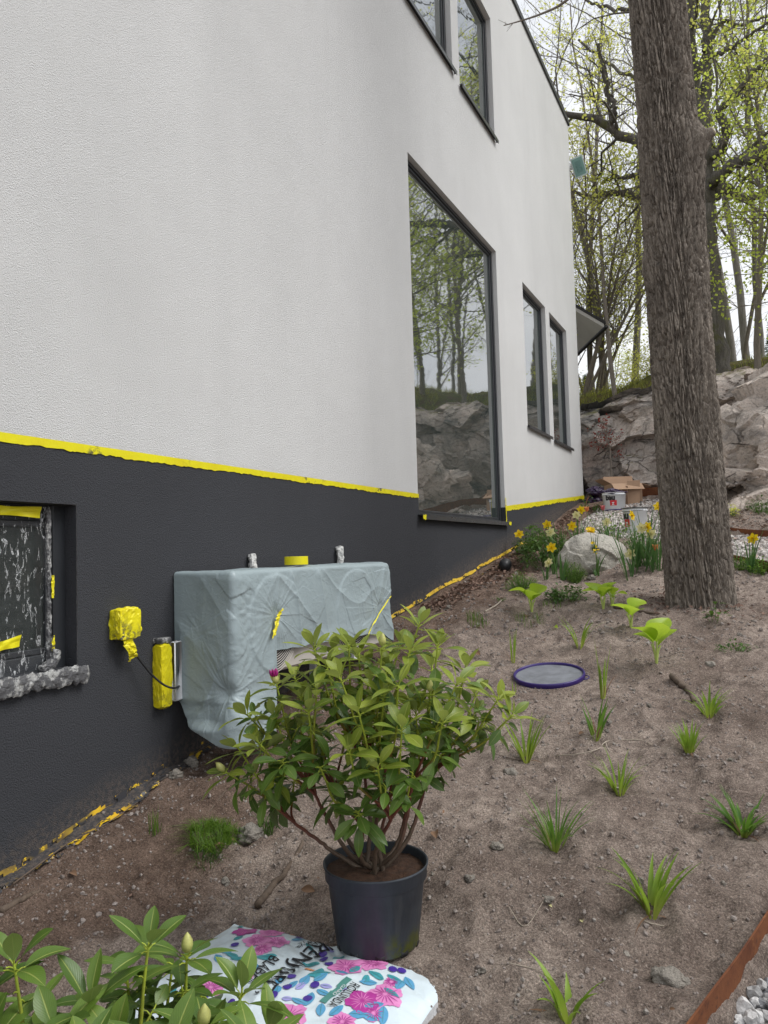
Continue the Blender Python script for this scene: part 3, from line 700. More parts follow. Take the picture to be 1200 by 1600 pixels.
p = at(922, 893); m_ = MB(); rock_blob(m_, (p[0]+.0, p[1]+.22, p[2]+.09), (.335, .25, .225), 5, 4.4, .13)
o = m_.build('boulder', M['boulder']); tag(o, 'big rounded pale boulder among the daffodils', 'boulder')

# ------------------------------------------------------------------ house
HL = (0, 2.6, .3); HY0, HY1, HTOP = -7.0, 11.24, 7.84; ZT = 1.93
house = thing('house', 'modern white rendered house with charcoal painted base and flat roof', 'house', HL)
OPEN = {'base': (1.10, 2.01, 1.128, 1.71), 'u1': (5.18, 6.215, 5.735, 7.0), 'u2': (6.40, 7.435, 5.70, 7.0), 'big': (5.15, 7.325, 1.775, 4.505), 'n1': (8.30, 9.33, 2.872, 4.50), 'n2': (9.54, 10.52, 2.86, 4.50)}
def wall_sheet(mb, x, yr, zr, openings, zfun=None):
    ys = sorted(set([yr[0], yr[1]]+[v for o in openings for v in o[:2]]+list(np.arange(yr[0], yr[1], 1.0)))); zs = sorted(set([zr[0], zr[1]]+[v for o in openings for v in o[2:]]))
    ys = [y for y in ys if yr[0] <= y <= yr[1]]; zs = [z for z in zs if zr[0] <= z <= zr[1]]
    for a, b in zip(ys[:-1], ys[1:]):
        for c, d in zip(zs[:-1], zs[1:]):
            cy, cz = (a+b)/2, (c+d)/2
            if any(o[0] < cy < o[1] and o[2] < cz < o[3] for o in openings): continue
            mb.add([(x, a, c), (x, b, c), (x, b, d), (x, a, d)], [[0, 1, 2, 3]])
def reveal(mb, o, x0, x1, ins=0.):
    a, b, c, d = o; a += ins; b -= ins; c += ins; d -= ins
    for q in ([(x0, a, c), (x1, a, c), (x1, a, d), (x0, a, d)], [(x0, b, c), (x0, b, d), (x1, b, d), (x1, b, c)], [(x0, a, d), (x1, a, d), (x1, b, d), (x0, b, d)], [(x0, a, c), (x0, b, c), (x1, b, c), (x1, a, c)]):
        mb.add(q, [[0, 1, 2, 3]])
mb = MB(); wall_sheet(mb, 0, (HY0, HY1), (-3, HTOP), list(OPEN.values()))
for o_ in OPEN.values(): reveal(mb, o_, 0, -.14)
B = -9.0
mb.add([(0, HY1, -3), (B, HY1, -3), (B, HY1, HTOP), (0, HY1, HTOP)], [[0, 1, 2, 3]]); mb.add([(B, HY0, -3), (0, HY0, -3), (0, HY0, HTOP), (B, HY0, HTOP)], [[0, 1, 2, 3]])
mb.add([(B, HY1, -3), (B, HY0, -3), (B, HY0, HTOP), (B, HY1, HTOP)], [[0, 1, 2, 3]])
mb.build('wall', M['white'], house, smooth=False)
# plinth coat, 4 mm proud, with its tops
PX = .004; r = np.random.default_rng(3)
mb = MB(); ob, og = OPEN['base'], OPEN['big']
wall_sheet(mb, PX, (HY0, og[0]), (-3, ZT-.004), [ob])
mb.add([(PX, og[0], -3), (PX, og[1], -3), (PX, og[1], og[2]), (PX, og[0], og[2])], [[0, 1, 2, 3]])
mb.add([(PX, og[1], -3), (PX, HY1+PX, -3), (PX, HY1+PX, 2.245), (PX, og[1], 1.93)], [[0, 1, 2, 3]])
mb.add([(PX, HY1+PX, -3), (B, HY1+PX, -3), (B, HY1+PX, 2.245), (PX, HY1+PX, 2.245)], [[0, 1, 2, 3]])
reveal(mb, ob, PX, -.10, .003)
mb.add([(PX, og[1]-.003, og[2]), (PX, og[1]-.003, 1.93), (-.05, og[1]-.003, 1.93), (-.05, og[1]-.003, og[2])], [[0, 1, 2, 3]])
mb.build('plinth', M['dark'], house, smooth=False)
# roof and flashing
mb = MB(); box(mb, (B-.03, HY0-.03, HTOP), (.022, HY1+.03, HTOP+.012)); box(mb, (.004, HY0-.03, HTOP-.055), (.022, HY1+.03, HTOP-.0005)); box(mb, (B, HY1+.004, HTOP-.055), (.0035, HY1+.022, HTOP-.0005))
mb.build('roof_flashing', M['flash'], house, smooth=False)
# masking tape line with a torn lower edge
def tape_line(P0, P1, w, seed, mat=M['tape'], x=.0075, n=420, rag=.010, both=0.):
    r = np.random.default_rng(seed); t = np.linspace(0, 1, n); y = P0[0]+(P1[0]-P0[0])*t; z = P0[1]+(P1[1]-P0[1])*t
    L = abs(P1[0]-P0[0])+abs(P1[1]-P0[1]); q = t*L
    lo = z-w+rag*(.35*fbm(q*5, 0*q, seed, 9, 3)+.35*vn(q*40, 0*q, seed, 5)+.35*np.clip(fbm(q*2.5, 0*q, seed, 19, 3)*3, -1, 1)*np.abs(vn(q*60, 0*q, seed, 6))); hi = z+both*fbm(q*9, 0*q+4, seed, 9, 3)
    xo = x+.0015*vn(q*30, 0*q, 3, 8)
    m_ = MB(); m_.add(np.stack([np.stack([xo, y, lo], -1), np.stack([xo+.0005, y, hi], -1)], 1).reshape(-1, 3), grid_faces(n, 2)); return m_
tape_line((HY0, ZT), (og[0], ZT+.004), .028, 2, n=1400).build('masking_tape', M['tape'], house, smooth=False)
tape_line((og[1]-.01, ZT+.012), (HY1+.004, 2.272), .05, 5, n=420, rag=.016).build('masking_tape', M['tape'], house, smooth=False)
# windows
def window(key, fw=.032, xf=-.05, sill=True, proud=.035, label=None):
    a, b, c, d = OPEN[key]; m_ = MB(); x0, x1 = xf-.07, xf
    def fr(m_, a, b, c, d, w, x0, x1):
        bbox_bev(m_, (x0, a, c), (x1, a+w, d), .003); bbox_bev(m_, (x0, b-w, c), (x1, b, d), .003)
        bbox_bev(m_, (x0, a+w, d-w), (x1, b-w, d), .003); bbox_bev(m_, (x0, a+w, c), (x1, b-w, c+w), .003)
    fr(m_, a+.001, b-.001, c+.001, d-.001, fw, x0, x1)
    fr(m_, a+fw+.003, b-fw-.003, c+fw+.003, d-fw-.003, .020, x0+.005, x1-.012)
    w = m_.build('window', M['frame'], house, smooth=False)
    if label: w['label'] = label
    g = fw+.021; q = MB(); ny, nz = 2, 2
    q.add([(x1-.024, a+g, c+g), (x1-.024, b-g, c+g), (x1-.024, b-g, d-g), (x1-.024, a+g, d-g)], [[0, 1, 2, 3]])
    q.build('pane', M['glass_dark' if key == 'base' else 'glass'], w, smooth=False)
    if sill:
        s_ = MB(); e = .025; z1 = c+.006
        V = [(x1-.002, a-.002, z1+.012), (proud, a-e, z1), (proud, b+e, z1), (x1-.002, b+.002, z1+.012)]
        V2 = [(v[0], v[1], v[2]-.004) for v in V]; V3 = [(proud, a-e, z1-.03), (proud, b+e, z1-.03), (proud-.003, b+e, z1-.03), (proud-.003, a-e, z1-.03)]
        s_.add([(x1, a+.002, z1+.013), (.006, a+.002, z1+.004), (.006, b-.002, z1+.004), (x1, b-.002, z1+.013)], [[0, 1, 2, 3]])
        bbox_bev(s_, (.0055, a-e, z1-.003), (proud, b+e, z1+.003), .001); bbox_bev(s_, (proud-.004, a-e, z1-.034), (proud, b+e, z1-.0035), .001)
        bbox_bev(s_, (.0055, b+e-.003, z1-.02), (proud-.0045, b+e, z1-.0035), .001)
        s_.build('sill', M['sill'], w, smooth=False)
    return w
window('u1'); window('u2'); wb = window('big', .030, -.042, proud=.045); window('n1', .032); window('n2', .032); wbase = window('base', .055, -.052, sill=False, label='basement window under crumpled film')
def ribbon(P, w, up, mat, name, parent=None, n=24, wave=.002, seed=1, thick=None):
    """a strip of tape along P, its width along vector up"""
    P = spline(np.array(P), n); up = np.array(up, float); k = 5; v = np.linspace(-.5, .5, k); q = np.linspace(0, 1, n)
    ww = w*(1+.25*vn(q*6, 0*q, seed, 4)); V = P[:, None]+up[None, None]*(v[None, :, None]*ww[:, None, None])
    nn = np.cross(P[-1]-P[0], up); nn /= np.linalg.norm(nn)
    V = V+nn*(wave*vn(q[:, None]*14+0*v[None], v[None]*3+0*q[:, None], seed, 6))[..., None]
    m_ = MB(); m_.add(V.reshape(-1, 3), grid_faces(n, k)); return m_.build(name, mat, parent, smooth=False) if name else m_
a, b, c, d = OPEN['big']
ribbon([(.009, b+.004, c-.03), (.009, b+.006, c+.1), (.009, b+.004, c+.25)], .022, (0, 1, 0), M['tape'], 'masking_tape', house)
ribbon([(.0, b-.01, c+.012), (.03, b-.0, c+.0125), (.049, b+.005, c+.0125)], .05, (0, 1, 0), M['tape_clean'], 'masking_tape', house)
ribbon([(.0505, a-.03, c-.012), (.0505, a+.03, c-.012)], .035, (0, 0, 1), M['tape_clean'], 'masking_tape', house)
ribbon([(.0505, b-.05, c-.008), (.0505, b+.03, c-.008)], .03, (0, 0, 1), M['tape_clean'], 'masking_tape', house)
# film and tapes over the basement window
n1, n2 = 90, 110; yy = np.linspace(1.12, 1.935, n1); zz = np.linspace(1.125, 1.70, n2); A, Bz = np.meshgrid(yy, zz, indexing='ij')
f1, f2, cid = worley2(A*16+.8*vn(A*5, Bz*5, 0, 2), Bz*9+A*6, 3)
xx = -.047+.012*np.clip(fbm(A*9, Bz*6, 0, 5, 3), -1, 1)+.008*(cid-.5)+.004*vn(A*60, Bz*40, 0, 6)
mb = MB(); mb.add(np.stack([np.maximum(xx, -.0505), A, Bz], -1).reshape(-1, 3), grid_faces(n1, n2)); mb.build('plastic_film', M['film'], wbase, smooth=False)
ribbon([(-.032, 1.12, 1.682), (-.030, 1.5, 1.683), (-.032, 1.885, 1.679)], .034, (0, 0, 1), M['tape_dirty'], 'masking_tape', wbase, n=60, wave=.006)
ribbon([(-.03, 1.30, 1.205), (-.028, 1.6, 1.222), (-.03, 1.80, 1.246)], .034, (0, .1, 1), M['tape_clean'], 'masking_tape', wbase, n=40, wave=.004)
def crumple_tube(P, r, seed, mat, name, parent, sides=26, n=120, sq=(1, 1), amp=.45):
    P = spline(np.array(P), n); T, N, Bn = frames(P); th = np.arange(sides)/sides*2*np.pi; q = np.linspace(0, 1, n)*len(P)*.0+np.cumsum(np.r_[0, np.linalg.norm(np.diff(P, axis=0), axis=1)])
    Q, TH = np.meshgrid(q, th, indexing='ij'); _, _, fv, _ = worley3(Q*42, np.cos(TH)*1.8+seed, np.sin(TH)*1.8, seed)
    rr = r*(1+amp*(fv-.5)*1.6+.25*fbm(Q*60, TH, seed, 4, 2)); rr = rr*np.sin(np.clip(np.linspace(0, 1, n)*22, 0, 1)*np.pi/2)[:, None]*np.sin(np.clip(np.linspace(1, 0, n)*22, 0, 1)*np.pi/2)[:, None]
    V = P[:, None]+(N[:, None]*(np.cos(TH)*rr*sq[0])[..., None]+Bn[:, None]*(np.sin(TH)*rr*sq[1])[..., None])
    m_ = MB(); i = np.arange(n-1)[:, None]; j = np.arange(sides)[None]; j2 = (j+1) % sides
    m_.add(V.reshape(-1, 3), np.stack([i*sides+j, i*sides+j2, (i+1)*sides+j2, (i+1)*sides+j], -1).reshape(-1, 4)); return m_.build(name, mat, parent, smooth=False)
crumple_tube([(.022, 1.05, 1.108), (.026, 1.5, 1.106), (.024, 1.9, 1.108), (.028, 2.045, 1.105)], .018, 4, M['wrap'], 'wrapped_sill', wbase, sq=(.5, 1.7), n=420, sides=40, amp=.10)
crumple_tube([(-.038, 1.922, 1.13), (-.036, 1.92, 1.4), (-.038, 1.922, 1.705)], .008, 7, M['wrap'], 'plastic_film', wbase, amp=.25)
crumple_tube([(-.02, 1.87, 1.135), (-.015, 1.92, 1.16), (-.02, 1.94, 1.2)], .016, 9, M['wrap'], 'plastic_film', wbase, n=60, amp=.2)
ribbon([(-.022, 1.926, 1.16), (-.021, 1.926, 1.25)], .014, (0, 1, 0), M['tape_dirty'], 'masking_tape', wbase)
ribbon([(-.022, 1.926, 1.38), (-.021, 1.926, 1.46)], .012, (0, 1, 0), M['tape_dirty'], 'masking_tape', wbase)

# floodlight on the far corner
fl = thing('floodlight', 'pale green floodlight on a white arm at the far corner of the house', 'lamp', (.0, 11.26, 7.1))
p = aty(904, 261, 11.34); cx, cz = p[0], p[2]
def quadbox(c, ex, ey, ez):
    c = np.array(c); V = [c+ex*a+ey*b_+ez*g for g in (-1, 1) for a, b_ in ((-1, -1), (1, -1), (1, 1), (-1, 1))]; return V
def obox(m_, c, ex, ey, ez, taper=1., mi=0):
    c = np.array(c, float); ex, ey, ez = map(lambda t: np.array(t, float), (ex, ey, ez)); V = [c+ex*a*(taper if g < 0 else 1)+ey*b_*(taper if g < 0 else 1)+ez*g for g in (-1, 1) for a, b_ in ((-1, -1), (1, -1), (1, 1), (-1, 1))]
    m_.add(V, BOXF, mi=mi)
ex = np.array([.085, -.012, .012]); ez = np.array([.25, -.9, -.32]); ez /= np.linalg.norm(ez); ey = np.cross(ez, ex); ey = ey/np.linalg.norm(ey)*.135
m_ = MB(); obox(m_, (cx, 11.34, cz), ex*1.08, ey*1.08, ez*.03, .75); m_.build('housing', M['lampbody'], fl, smooth=False)
m_ = MB(); obox(m_, np.array([cx, 11.34, cz])+ez*.0315, ex*.9, ey*.92, ez*.001); m_.build('glass', M['lampglass'], fl, smooth=False)
m_ = MB(); obox(m_, np.array([cx, 11.34, cz])+ez*.0345, ex*.5, ey*.62, ez*.0015); m_.build('reflector', m_plain('reflector', (.13, .26, .24), .3), fl, smooth=False)
m_ = MB(); tube(m_, [(cx-.02, 11.37, cz), (.03, 11.37, cz+.01), (-.03, 11.30, cz+.01), (-.05, 11.246, cz+.01)], .02, 8); bbox_bev(m_, (-.09, 11.245, cz-.05), (-.01, 11.27, cz+.06)); m_.build('bracket', M['whitep'], fl)

# neighbouring outbuilding whose eave shows past the corner
sh = thing('outbuilding', 'small outbuilding behind the house with dark roof and white boarded eave', 'building', (-3, 16, 3.6))
def slab(m_, pts, up):
    V = [tuple(p) for p in pts]+[(p[0], p[1], p[2]+up) for p in pts]; m_.add(V, [[3, 2, 1, 0], [4, 5, 6, 7], [0, 1, 5, 4], [1, 2, 6, 5], [2, 3, 7, 6], [3, 0, 4, 7]])
T0 = aty(944, 512, 14.2); d2 = ray(905, 549); e2_ = CAM+d2*((T0[2]-CAM[2])/d2[2])-T0; e1_ = aty(905, 489, 14.35)-T0
m_ = MB(); slab(m_, [T0, T0+e1_*5, T0+e1_*5+e2_*3, T0+e2_*3], .07); m_.build('soffit', M['soffit'], sh, smooth=False)
k1, k2 = e1_/np.linalg.norm(e1_)*.03, e2_/np.linalg.norm(e2_)*.03; u_ = np.array([0, 0, .073])
m_ = MB(); slab(m_, [T0-k1-k2+u_, T0+e1_*5-k2+u_, T0+e1_*5+e2_*3+u_, T0-k1+e2_*3+u_], .05); m_.build('roof', M['roofing'], sh, smooth=False)
m_ = MB(); tube(m_, [T0-k2*1.5+[.03, -.03, -.01], T0+e2_*3+[.03, -.03, -.03]], .035, 8); m_.build('gutter', M['blackp'], sh)
xc, zc = T0[0], T0[2]
m_ = MB(); box(m_, (xc-6, 15.6, 3.0), (xc-1.6, 19, zc+.02)); m_.build('wall', M['shedwall'], sh, smooth=False)

# ------------------------------------------------------------------ heat pump and its cover
hp = thing('heat_pump', 'beige outdoor heat pump unit mounted by the wall under the grey cover', 'heat pump', (.22, 3.15, .78))
m_ = MB(); bbox_bev(m_, (.06, 2.545, 1.0), (.290, 3.93, 1.435), .012); m_.build('casing', M['casing'], hp, smooth=False)
for yc_ in (2.80, 3.55):
    m_ = MB(); th = np.linspace(0, 2*np.pi, 61)
    for rr in np.arange(.035, .215, .0105):
        tube(m_, np.stack([np.full(61, .302), yc_+rr*np.cos(th), 1.215+rr*np.sin(th)], -1), .0022, 4, cap=False)
    for a_ in np.arange(0, 2*np.pi, np.pi/4):
        tube(m_, [(.299, yc_+.03*math.cos(a_), 1.215+.03*math.sin(a_)), (.299, yc_+.21*math.cos(a_), 1.215+.21*math.sin(a_))], .003, 4)
    g = m_.build('fan_grille', M['casing'], hp)
    m_ = MB(); lathe(m_, [(0, 0), (.205, 0)], n=48); V = m_.v[0]; m_.v[0] = np.stack([np.full(len(V), .2925), yc_+V[:, 0], 1.215+V[:, 1]], -1); m_.build('fan_opening', M['blackp'], g, smooth=False)
m_ = MB(); box(m_, (.2915, 3.17, 1.02), (.2935, 3.178, 1.41)); m_.build('panel_seam', M['blackp'], hp, smooth=False)
for yb in (2.85, 3.60):
    m_ = MB(); box(m_, (0.005, yb-.02, .955), (.28, yb+.02, .996)); box(m_, (.005, yb-.02, .75), (.04, yb+.02, .953)); m_.build('bracket', M['whitep'], hp, smooth=False)
# cover sheet
def perim(n):
    c = [(.012, 2.51), (.312, 2.51), (.312, 3.965), (.012, 3.965)]; P = []; rad = .018
    segs = [(np.array(c[0]), np.array([.312-rad, 2.51])), None, (np.array([.312, 2.51+rad]), np.array([.312, 3.965-rad])), None, (np.array([.312-rad, 3.965]), np.array(c[3]))]
    pts = [np.linspace(segs[0][0], segs[0][1], 110, endpoint=False)]
    t = np.linspace(-np.pi/2, 0, 8, endpoint=False); pts.append(np.stack([.312-rad+rad*np.cos(t), 2.51+rad+rad*np.sin(t)], -1))
    pts.append(np.linspace(segs[2][0], segs[2][1], 420, endpoint=False))
    t = np.linspace(0, np.pi/2, 8, endpoint=False); pts.append(np.stack([.312-rad+rad*np.cos(t), 3.965-rad+rad*np.sin(t)], -1))
    pts.append(np.linspace(segs[4][0], segs[4][1], 60)); return np.concatenate(pts)
PP = perim(0); nP = len(PP); tg = np.gradient(PP, axis=0); tg /= np.linalg.norm(tg, axis=1)[:, None]; nrm = np.stack([tg[:, 1], -tg[:, 0]], -1)
ss = np.cumsum(np.r_[0, np.linalg.norm(np.diff(PP, axis=0), axis=1)]); s_front0 = .300
def yto(y): return s_front0+(y-2.51)
PQ1 = atx(433, 962, .33); PQ2 = atx(366, 1086, .33); PQ3 = atx(596, 950, .33); YB1 = float(atx(428, 1050, .32)[1])
front = sstep(.3, .4, ss)
hem = np.interp(ss, [0, .10, .25, .36, .50, yto(YB1), yto(YB1+.02), yto(3.05), yto(3.35), yto(3.65), yto(3.88), yto(3.965), 1.95, 2.2], [.94, .84, .765, .745, .735, .742, 1.095, 1.095, 1.088, 1.08, 1.05, 1.0, .96, .95])
nV = 150; vv = np.linspace(0, 1, nV); ztop = 1.452
S2, V2 = np.meshgrid(ss, vv, indexing='ij'); hem = hem+.006*fbm(ss*9, 0*ss, 0, 181, 2); Zc = ztop+(hem[:, None]-ztop)*V2
def pinch(s0, z0, A, L, k, seed, S=S2, Z=Zc):
    dx, dz = S-s0, Z-z0; r_ = np.hypot(dx, dz); th = np.arctan2(dz, dx)
    w = (1-np.abs(vn(np.cos(th)*k, np.sin(th)*k, 0, seed)))**5*.9+.6*(1-np.abs(vn(np.cos(th)*k*2.3, np.sin(th)*k*2.3, 3, seed)))**6
    return A*(r_/(r_+.05))*np.exp(-r_/L)*(w*.75-.1)-A*.8*np.exp(-(r_/.035)**2)
D = pinch(yto(PQ1[1]), PQ1[2], .020, .12, 2.4, 21)+pinch(yto(PQ2[1]), PQ2[2], .022, .11, 2.2, 33)+.8*pinch(yto(PQ3[1]), PQ3[2], .02, .16, 2.4, 41)+.0030*(worley3(S2*4.2, Zc*4.5, 0*S2+.3, 191)[2]-.5)+.0018*(worley3(S2*9, Zc*9, 0*S2+.3, 192)[2]-.5)+.35*pinch(.14, 1.2, .02, .15, 2., 52)
D = D+.020*np.exp(-(((S2-.30)/.20)**2))*sstep(.98, .84, Zc)*1.6+.005*fbm(S2*2.2, Zc*2.2, 0, 71, 2)+.011*vn(S2*7, Zc*2, 0, 193)*sstep(.09, 0, Zc-hem[:, None])+.010*(1-np.abs(vn(S2*4.5+Zc*.9, Zc*.7, 0, 271)))**7+.006*(1-np.abs(vn(S2*2.3+Zc*2.9, Zc*1.3-S2*.8, 0, 171)))**8+.004*(1-np.abs(vn(S2*3.9-Zc*2.1, Zc*2.3, 0, 172)))**10
D = D+.010*np.abs(vn(S2*3+Zc*1.6, Zc*2.2-S2*1.2, 0, 74))*sstep(1.44, 1.2, Zc)+.03*sstep(1.95, 1.75, S2*0+1.8)*sstep(yto(3.88), yto(3.96), S2)*np.abs(vn(S2*16, Zc*3, 0, 75))
D = D+.0022*np.abs(vn(S2*34, Zc*50, 0, 76))*np.exp(-((S2-yto(2.57))/.05)**2)*2
for yc_ in (2.80, 3.55):       # the fan rings press through the sheet
    r_ = np.hypot(S2-yto(yc_), Zc-1.215); D = D+.004*sstep(.22, .205, r_)
# crumpled folds under the lower pinch
D = D+.022*sstep(.97, .90, Zc)*np.exp(-((S2-.2)/.2)**2)*(vn(S2*5, Zc*22, 0, 77)+.3)
fall = sstep(0, .045, V2*(ztop-hem[:, None])); D = .003+D*fall
D = np.maximum(D, .0015); D = D*np.clip((S2+.004)/.04, .0, 1)
Xc = PP[:, 0][:, None]+nrm[:, 0][:, None]*D; Yc = PP[:, 1][:, None]+nrm[:, 1][:, None]*D; edge = .018*(1-np.sqrt(np.clip(1-(1-np.clip(V2*(ztop-hem[:, None])/.02, 0, 1))**2, 0, 1)))
Xc = Xc-nrm[:, 0][:, None]*edge; Yc = Yc-nrm[:, 1][:, None]*edge; Xc = np.maximum(Xc, .0075)
m_ = MB(); m_.add(np.stack([Xc, Yc, Zc], -1).reshape(-1, 3), grid_faces(nP, nV))
rings = np.linspace(0, 1, 26); cc = np.stack([np.full(nP, .15), np.clip(PP[:, 1], 2.66, 3.80)], -1); topb = np.stack([Xc[:, 0], Yc[:, 0]], -1)
T2 = topb[:, None]*(1-rings[None, :, None])+cc[:, None]*rings[None, :, None]
zt = ztop+.006*fbm(T2[..., 0]*8, T2[..., 1]*5, 0, 81, 3)*sstep(0, .12, rings)[None]+.004*np.clip(sstep(3.12, 3.2, T2[..., 1]), 0, 1)*sstep(0, .1, rings)[None]
m_.add(np.concatenate([T2, zt[..., None]], -1).reshape(-1, 3), grid_faces(nP, 26)[:, ::-1])
cv = m_.build('cover_sheet', M['cover']); tag(cv, 'blue grey plastic sheet draped over the heat pump and gathered with yellow tape', 'cover sheet')
q1, q2, q3 = atx(440, 952, .345), atx(434, 968, .338), atx(428, 995, .338)
ribbon([q1, q2, q3], .034, (0, 1, .35), M['tape_clean'], 'tape_strip', cv, n=30, wave=.006, seed=3)
q1, q2, q3 = atx(609, 934, .35), atx(592, 960, .345), atx(572, 998, .345)
ribbon([q1, q2, q3], .038, (0, 1, .6), M['tape_clean'], 'tape_strip', cv, n=30, wave=.006, seed=5)
# black paint flecks on the sheet top
m_ = MB(); r = np.random.default_rng(8)
for k in range(34):
    y_, x_ = r.uniform(2.54, 3.6), r.uniform(.05, .29); V, Fz = ico(0); m_.add(V*np.array([.003+.004*r.random(), .004+.012*r.random()**2, .001])+np.array([x_, y_, ztop+.0055+.004*(y_ > 3.12)]), Fz)
m_.build('paint_fleck', M['ink'], cv)['kind'] = 'stuff'
c_ = atx(463, 881, .20); zr = ztop+.010
tr_ = thing('tape_roll', 'roll of bright yellow masking tape lying on top of the covered heat pump', 'tape roll', (c_[0], c_[1], zr))
m_ = MB(); R_ = .057; lathe(m_, [(R_-.018, 0), (R_-.001, 0), (R_, .001), (R_, .039), (R_-.001, .04), (R_-.018, .04)], (c_[0], c_[1], zr)); m_.build('tape', M['tape_clean'], tr_, smooth=False)
m_ = MB(); lathe(m_, [(R_-.0185, .0405), (R_-.0215, .0405), (R_-.0215, -.0003), (R_-.0185, -.0003)], (c_[0], c_[1], zr)); m_.build('core', M['card'], tr_, smooth=False)
for yb, zb, lab in ((3.045, 1.515, 'short white masked bolt on the wall above the left part of the cover'), (3.905, 1.55, 'taller white masked bolt on the wall above the right end of the cover')):
    crumple_tube([(.028, yb, zb-.10), (.03, yb, zb-.03), (.022, yb+.004, zb+.005)], .019, int(yb*3), M['whitewrap'], 'masked_bolt', None, n=34, sides=14, amp=.2)
    tag(bpy.context.scene.objects[-1] if False else [o for o in bpy.data.objects if o.name.startswith('masked_bolt')][-1], lab, 'bolt')
# taped socket, cable, taped pipe
skt = thing('taped_socket', 'outdoor wall socket wrapped in yellow tape left of the covered unit', 'socket', (.0, 2.215, 1.22))
def crumple_box(lo, hi, seed, amp, mat, name, parent, n=14):
    lo = np.array(lo); hi = np.array(hi); m_ = MB(); c = (lo+hi)/2
    for ax in range(3):
        for sg in (0, 1):
            u = np.linspace(0, 1, n); U_, V_ = np.meshgrid(u, u, indexing='ij'); P = np.zeros(U_.shape+(3,)); a_, b_ = (ax+1) % 3, (ax+2) % 3
            P[..., ax] = sg; P[..., a_] = U_; P[..., b_] = V_; P = lo+(hi-lo)*P
            q = (P-c)/((hi-lo)/2); k = np.clip(np.linalg.norm(q, axis=-1, keepdims=True), 1, 9); P = c+(P-c)*(1-.13*(k-1)/.73)
            _, _, fv, _ = worley3(P[..., 0]*45+seed, P[..., 1]*45, P[..., 2]*30, seed); dd = (fv-.5)*amp+.3*amp*vn(P[..., 0]*90, P[..., 1]*90, P[..., 2]*90, seed)
            P = P+q/np.linalg.norm(q, axis=-1, keepdims=True)*dd[..., None]; Fq = grid_faces(n, n); m_.add(P.reshape(-1, 3), Fq if sg else Fq[:, ::-1])
    return m_.build(name, mat, parent, smooth=False)
sb = crumple_box((-.002, 2.155, 1.205), (.062, 2.275, 1.325), 5, .006, M['tape_dirty'], 'wrapping', skt)
ribbon([(.045, 2.20, 1.215), (.055, 2.215, 1.18), (.05, 2.235, 1.145), (.03, 2.25, 1.125)], .04, (.1, 1, .3), M['tape'], 'tape_tail', skt, wave=.01, seed=4)
P_ = [atx(211, 1020, .035), atx(222, 1036, .045), atx(238, 1055, .06), atx(256, 1070, .08), atx(272, 1075, .09), (.03, 2.53, .985)]
m_ = MB(); tube(m_, spline(P_, 40), .0042, 8); o = m_.build('power_cable', M['blackp']); tag(o, 'thin black cable hanging from the taped socket to the covered unit', 'cable')
tp = thing('taped_pipe', 'vertical pipe box wrapped in yellow tape between socket and covered unit', 'pipe', (.0, 2.42, .9))
crumple_box((-.002, 2.385, .905), (.052, 2.452, 1.17), 9, .004, M['tape_dirty'], 'wrapping', tp, 18)
crumple_box((-.0, 2.39, 1.168), (.05, 2.45, 1.19), 11, .005, M['wrap'], 'top_cap', tp, 8)
m_ = MB(); bbox_bev(m_, (.03, 2.456, .93), (.06, 2.50, 1.17), .004); m_.build('pipe', M['whitep'], tp)
# tape lying along the wall base
r = np.random.default_rng(12)
def base_tape(y0, y1, off, w, seed, lab, lift=.008, n=500):
    y = np.linspace(y0, y1, n); q = y-y0; zb = np.interp(y, WY, WZ)
    j = .006*fbm(q*4, 0*q, seed, 3, 3); m_ = MB(); k = 6; u = np.linspace(0, 1, k)
    ww = w*(1+.5*fbm(q*11, 0*q, seed, 12, 3)); X_ = off+j[:, None]+u[None]*ww[:, None]
    zz_ = H(X_, y[:, None]+0*X_)*.0+np.maximum(H(X_, y[:, None]+0*X_), zb[:, None]-.02)+lift+.006*vn(q[:, None]*25+0*u[None], u[None]*2+0*q[:, None], seed, 6)
    V = np.stack([X_, y[:, None]+0*X_, zz_], -1); F = grid_faces(n, k); gap = fbm(V[..., 1].ravel()[F].mean(1)*38, V[..., 0].ravel()[F].mean(1)*90, seed, 14, 3) > -.12
    m_.add(V.reshape(-1, 3), F[gap]); o = m_.build('masking_tape', M['tape_ground'], smooth=False); tag(o, lab, 'tape'); return o
def wall_tape(y0, y1, hgt, seed, lab, n=500, gp=-.18, mt='tape_ground'):
    y = np.linspace(y0, y1, n); q = y-y0; zb = np.maximum(H(np.full(n, .02), y), H(np.full(n, .06), y)-.012*(y0 < 3))-.004
    if y0 > 3: zb = np.interp(y, y[::25], [zb[max(0, i-20):i+20].max() for i in range(0, n, 25)])
    top = zb+.012+hgt*(1+.5*fbm(q*9, 0*q, seed, 12, 3)); u = np.linspace(0, 1, 4)
    V = np.stack([.0075+.004*u[::-1][None]+0*y[:, None], y[:, None]+0*u[None], zb[:, None]+(top-zb)[:, None]*u[None]], -1); F = grid_faces(n, 4)
    gap = fbm(V[..., 1].ravel()[F].mean(1)*19, V[..., 2].ravel()[F].mean(1)*60, seed, 14, 3) > gp; m_ = MB(); m_.add(V.reshape(-1, 3), F[gap]); o = m_.build('masking_tape', M[mt], smooth=False); tag(o, lab, 'tape')
wall_tape(1.3, 2.75, .018, 3, 'upper orange tape band splashed with paint at the wall foot, near the corner rhododendron')
wall_tape(3.9, 8.0, .014, 4, 'orange yellow tape band along the wall foot below the big window', n=700, gp=-.42, mt='tape_foot')
base_tape(1.3, 2.35, .066, .030, 7, 'lower yellow tape band on the soil parallel to the wall, near end')
base_tape(2.35, 2.78, .03, .03, 8, 'curled orange tape on the stones under the cover')
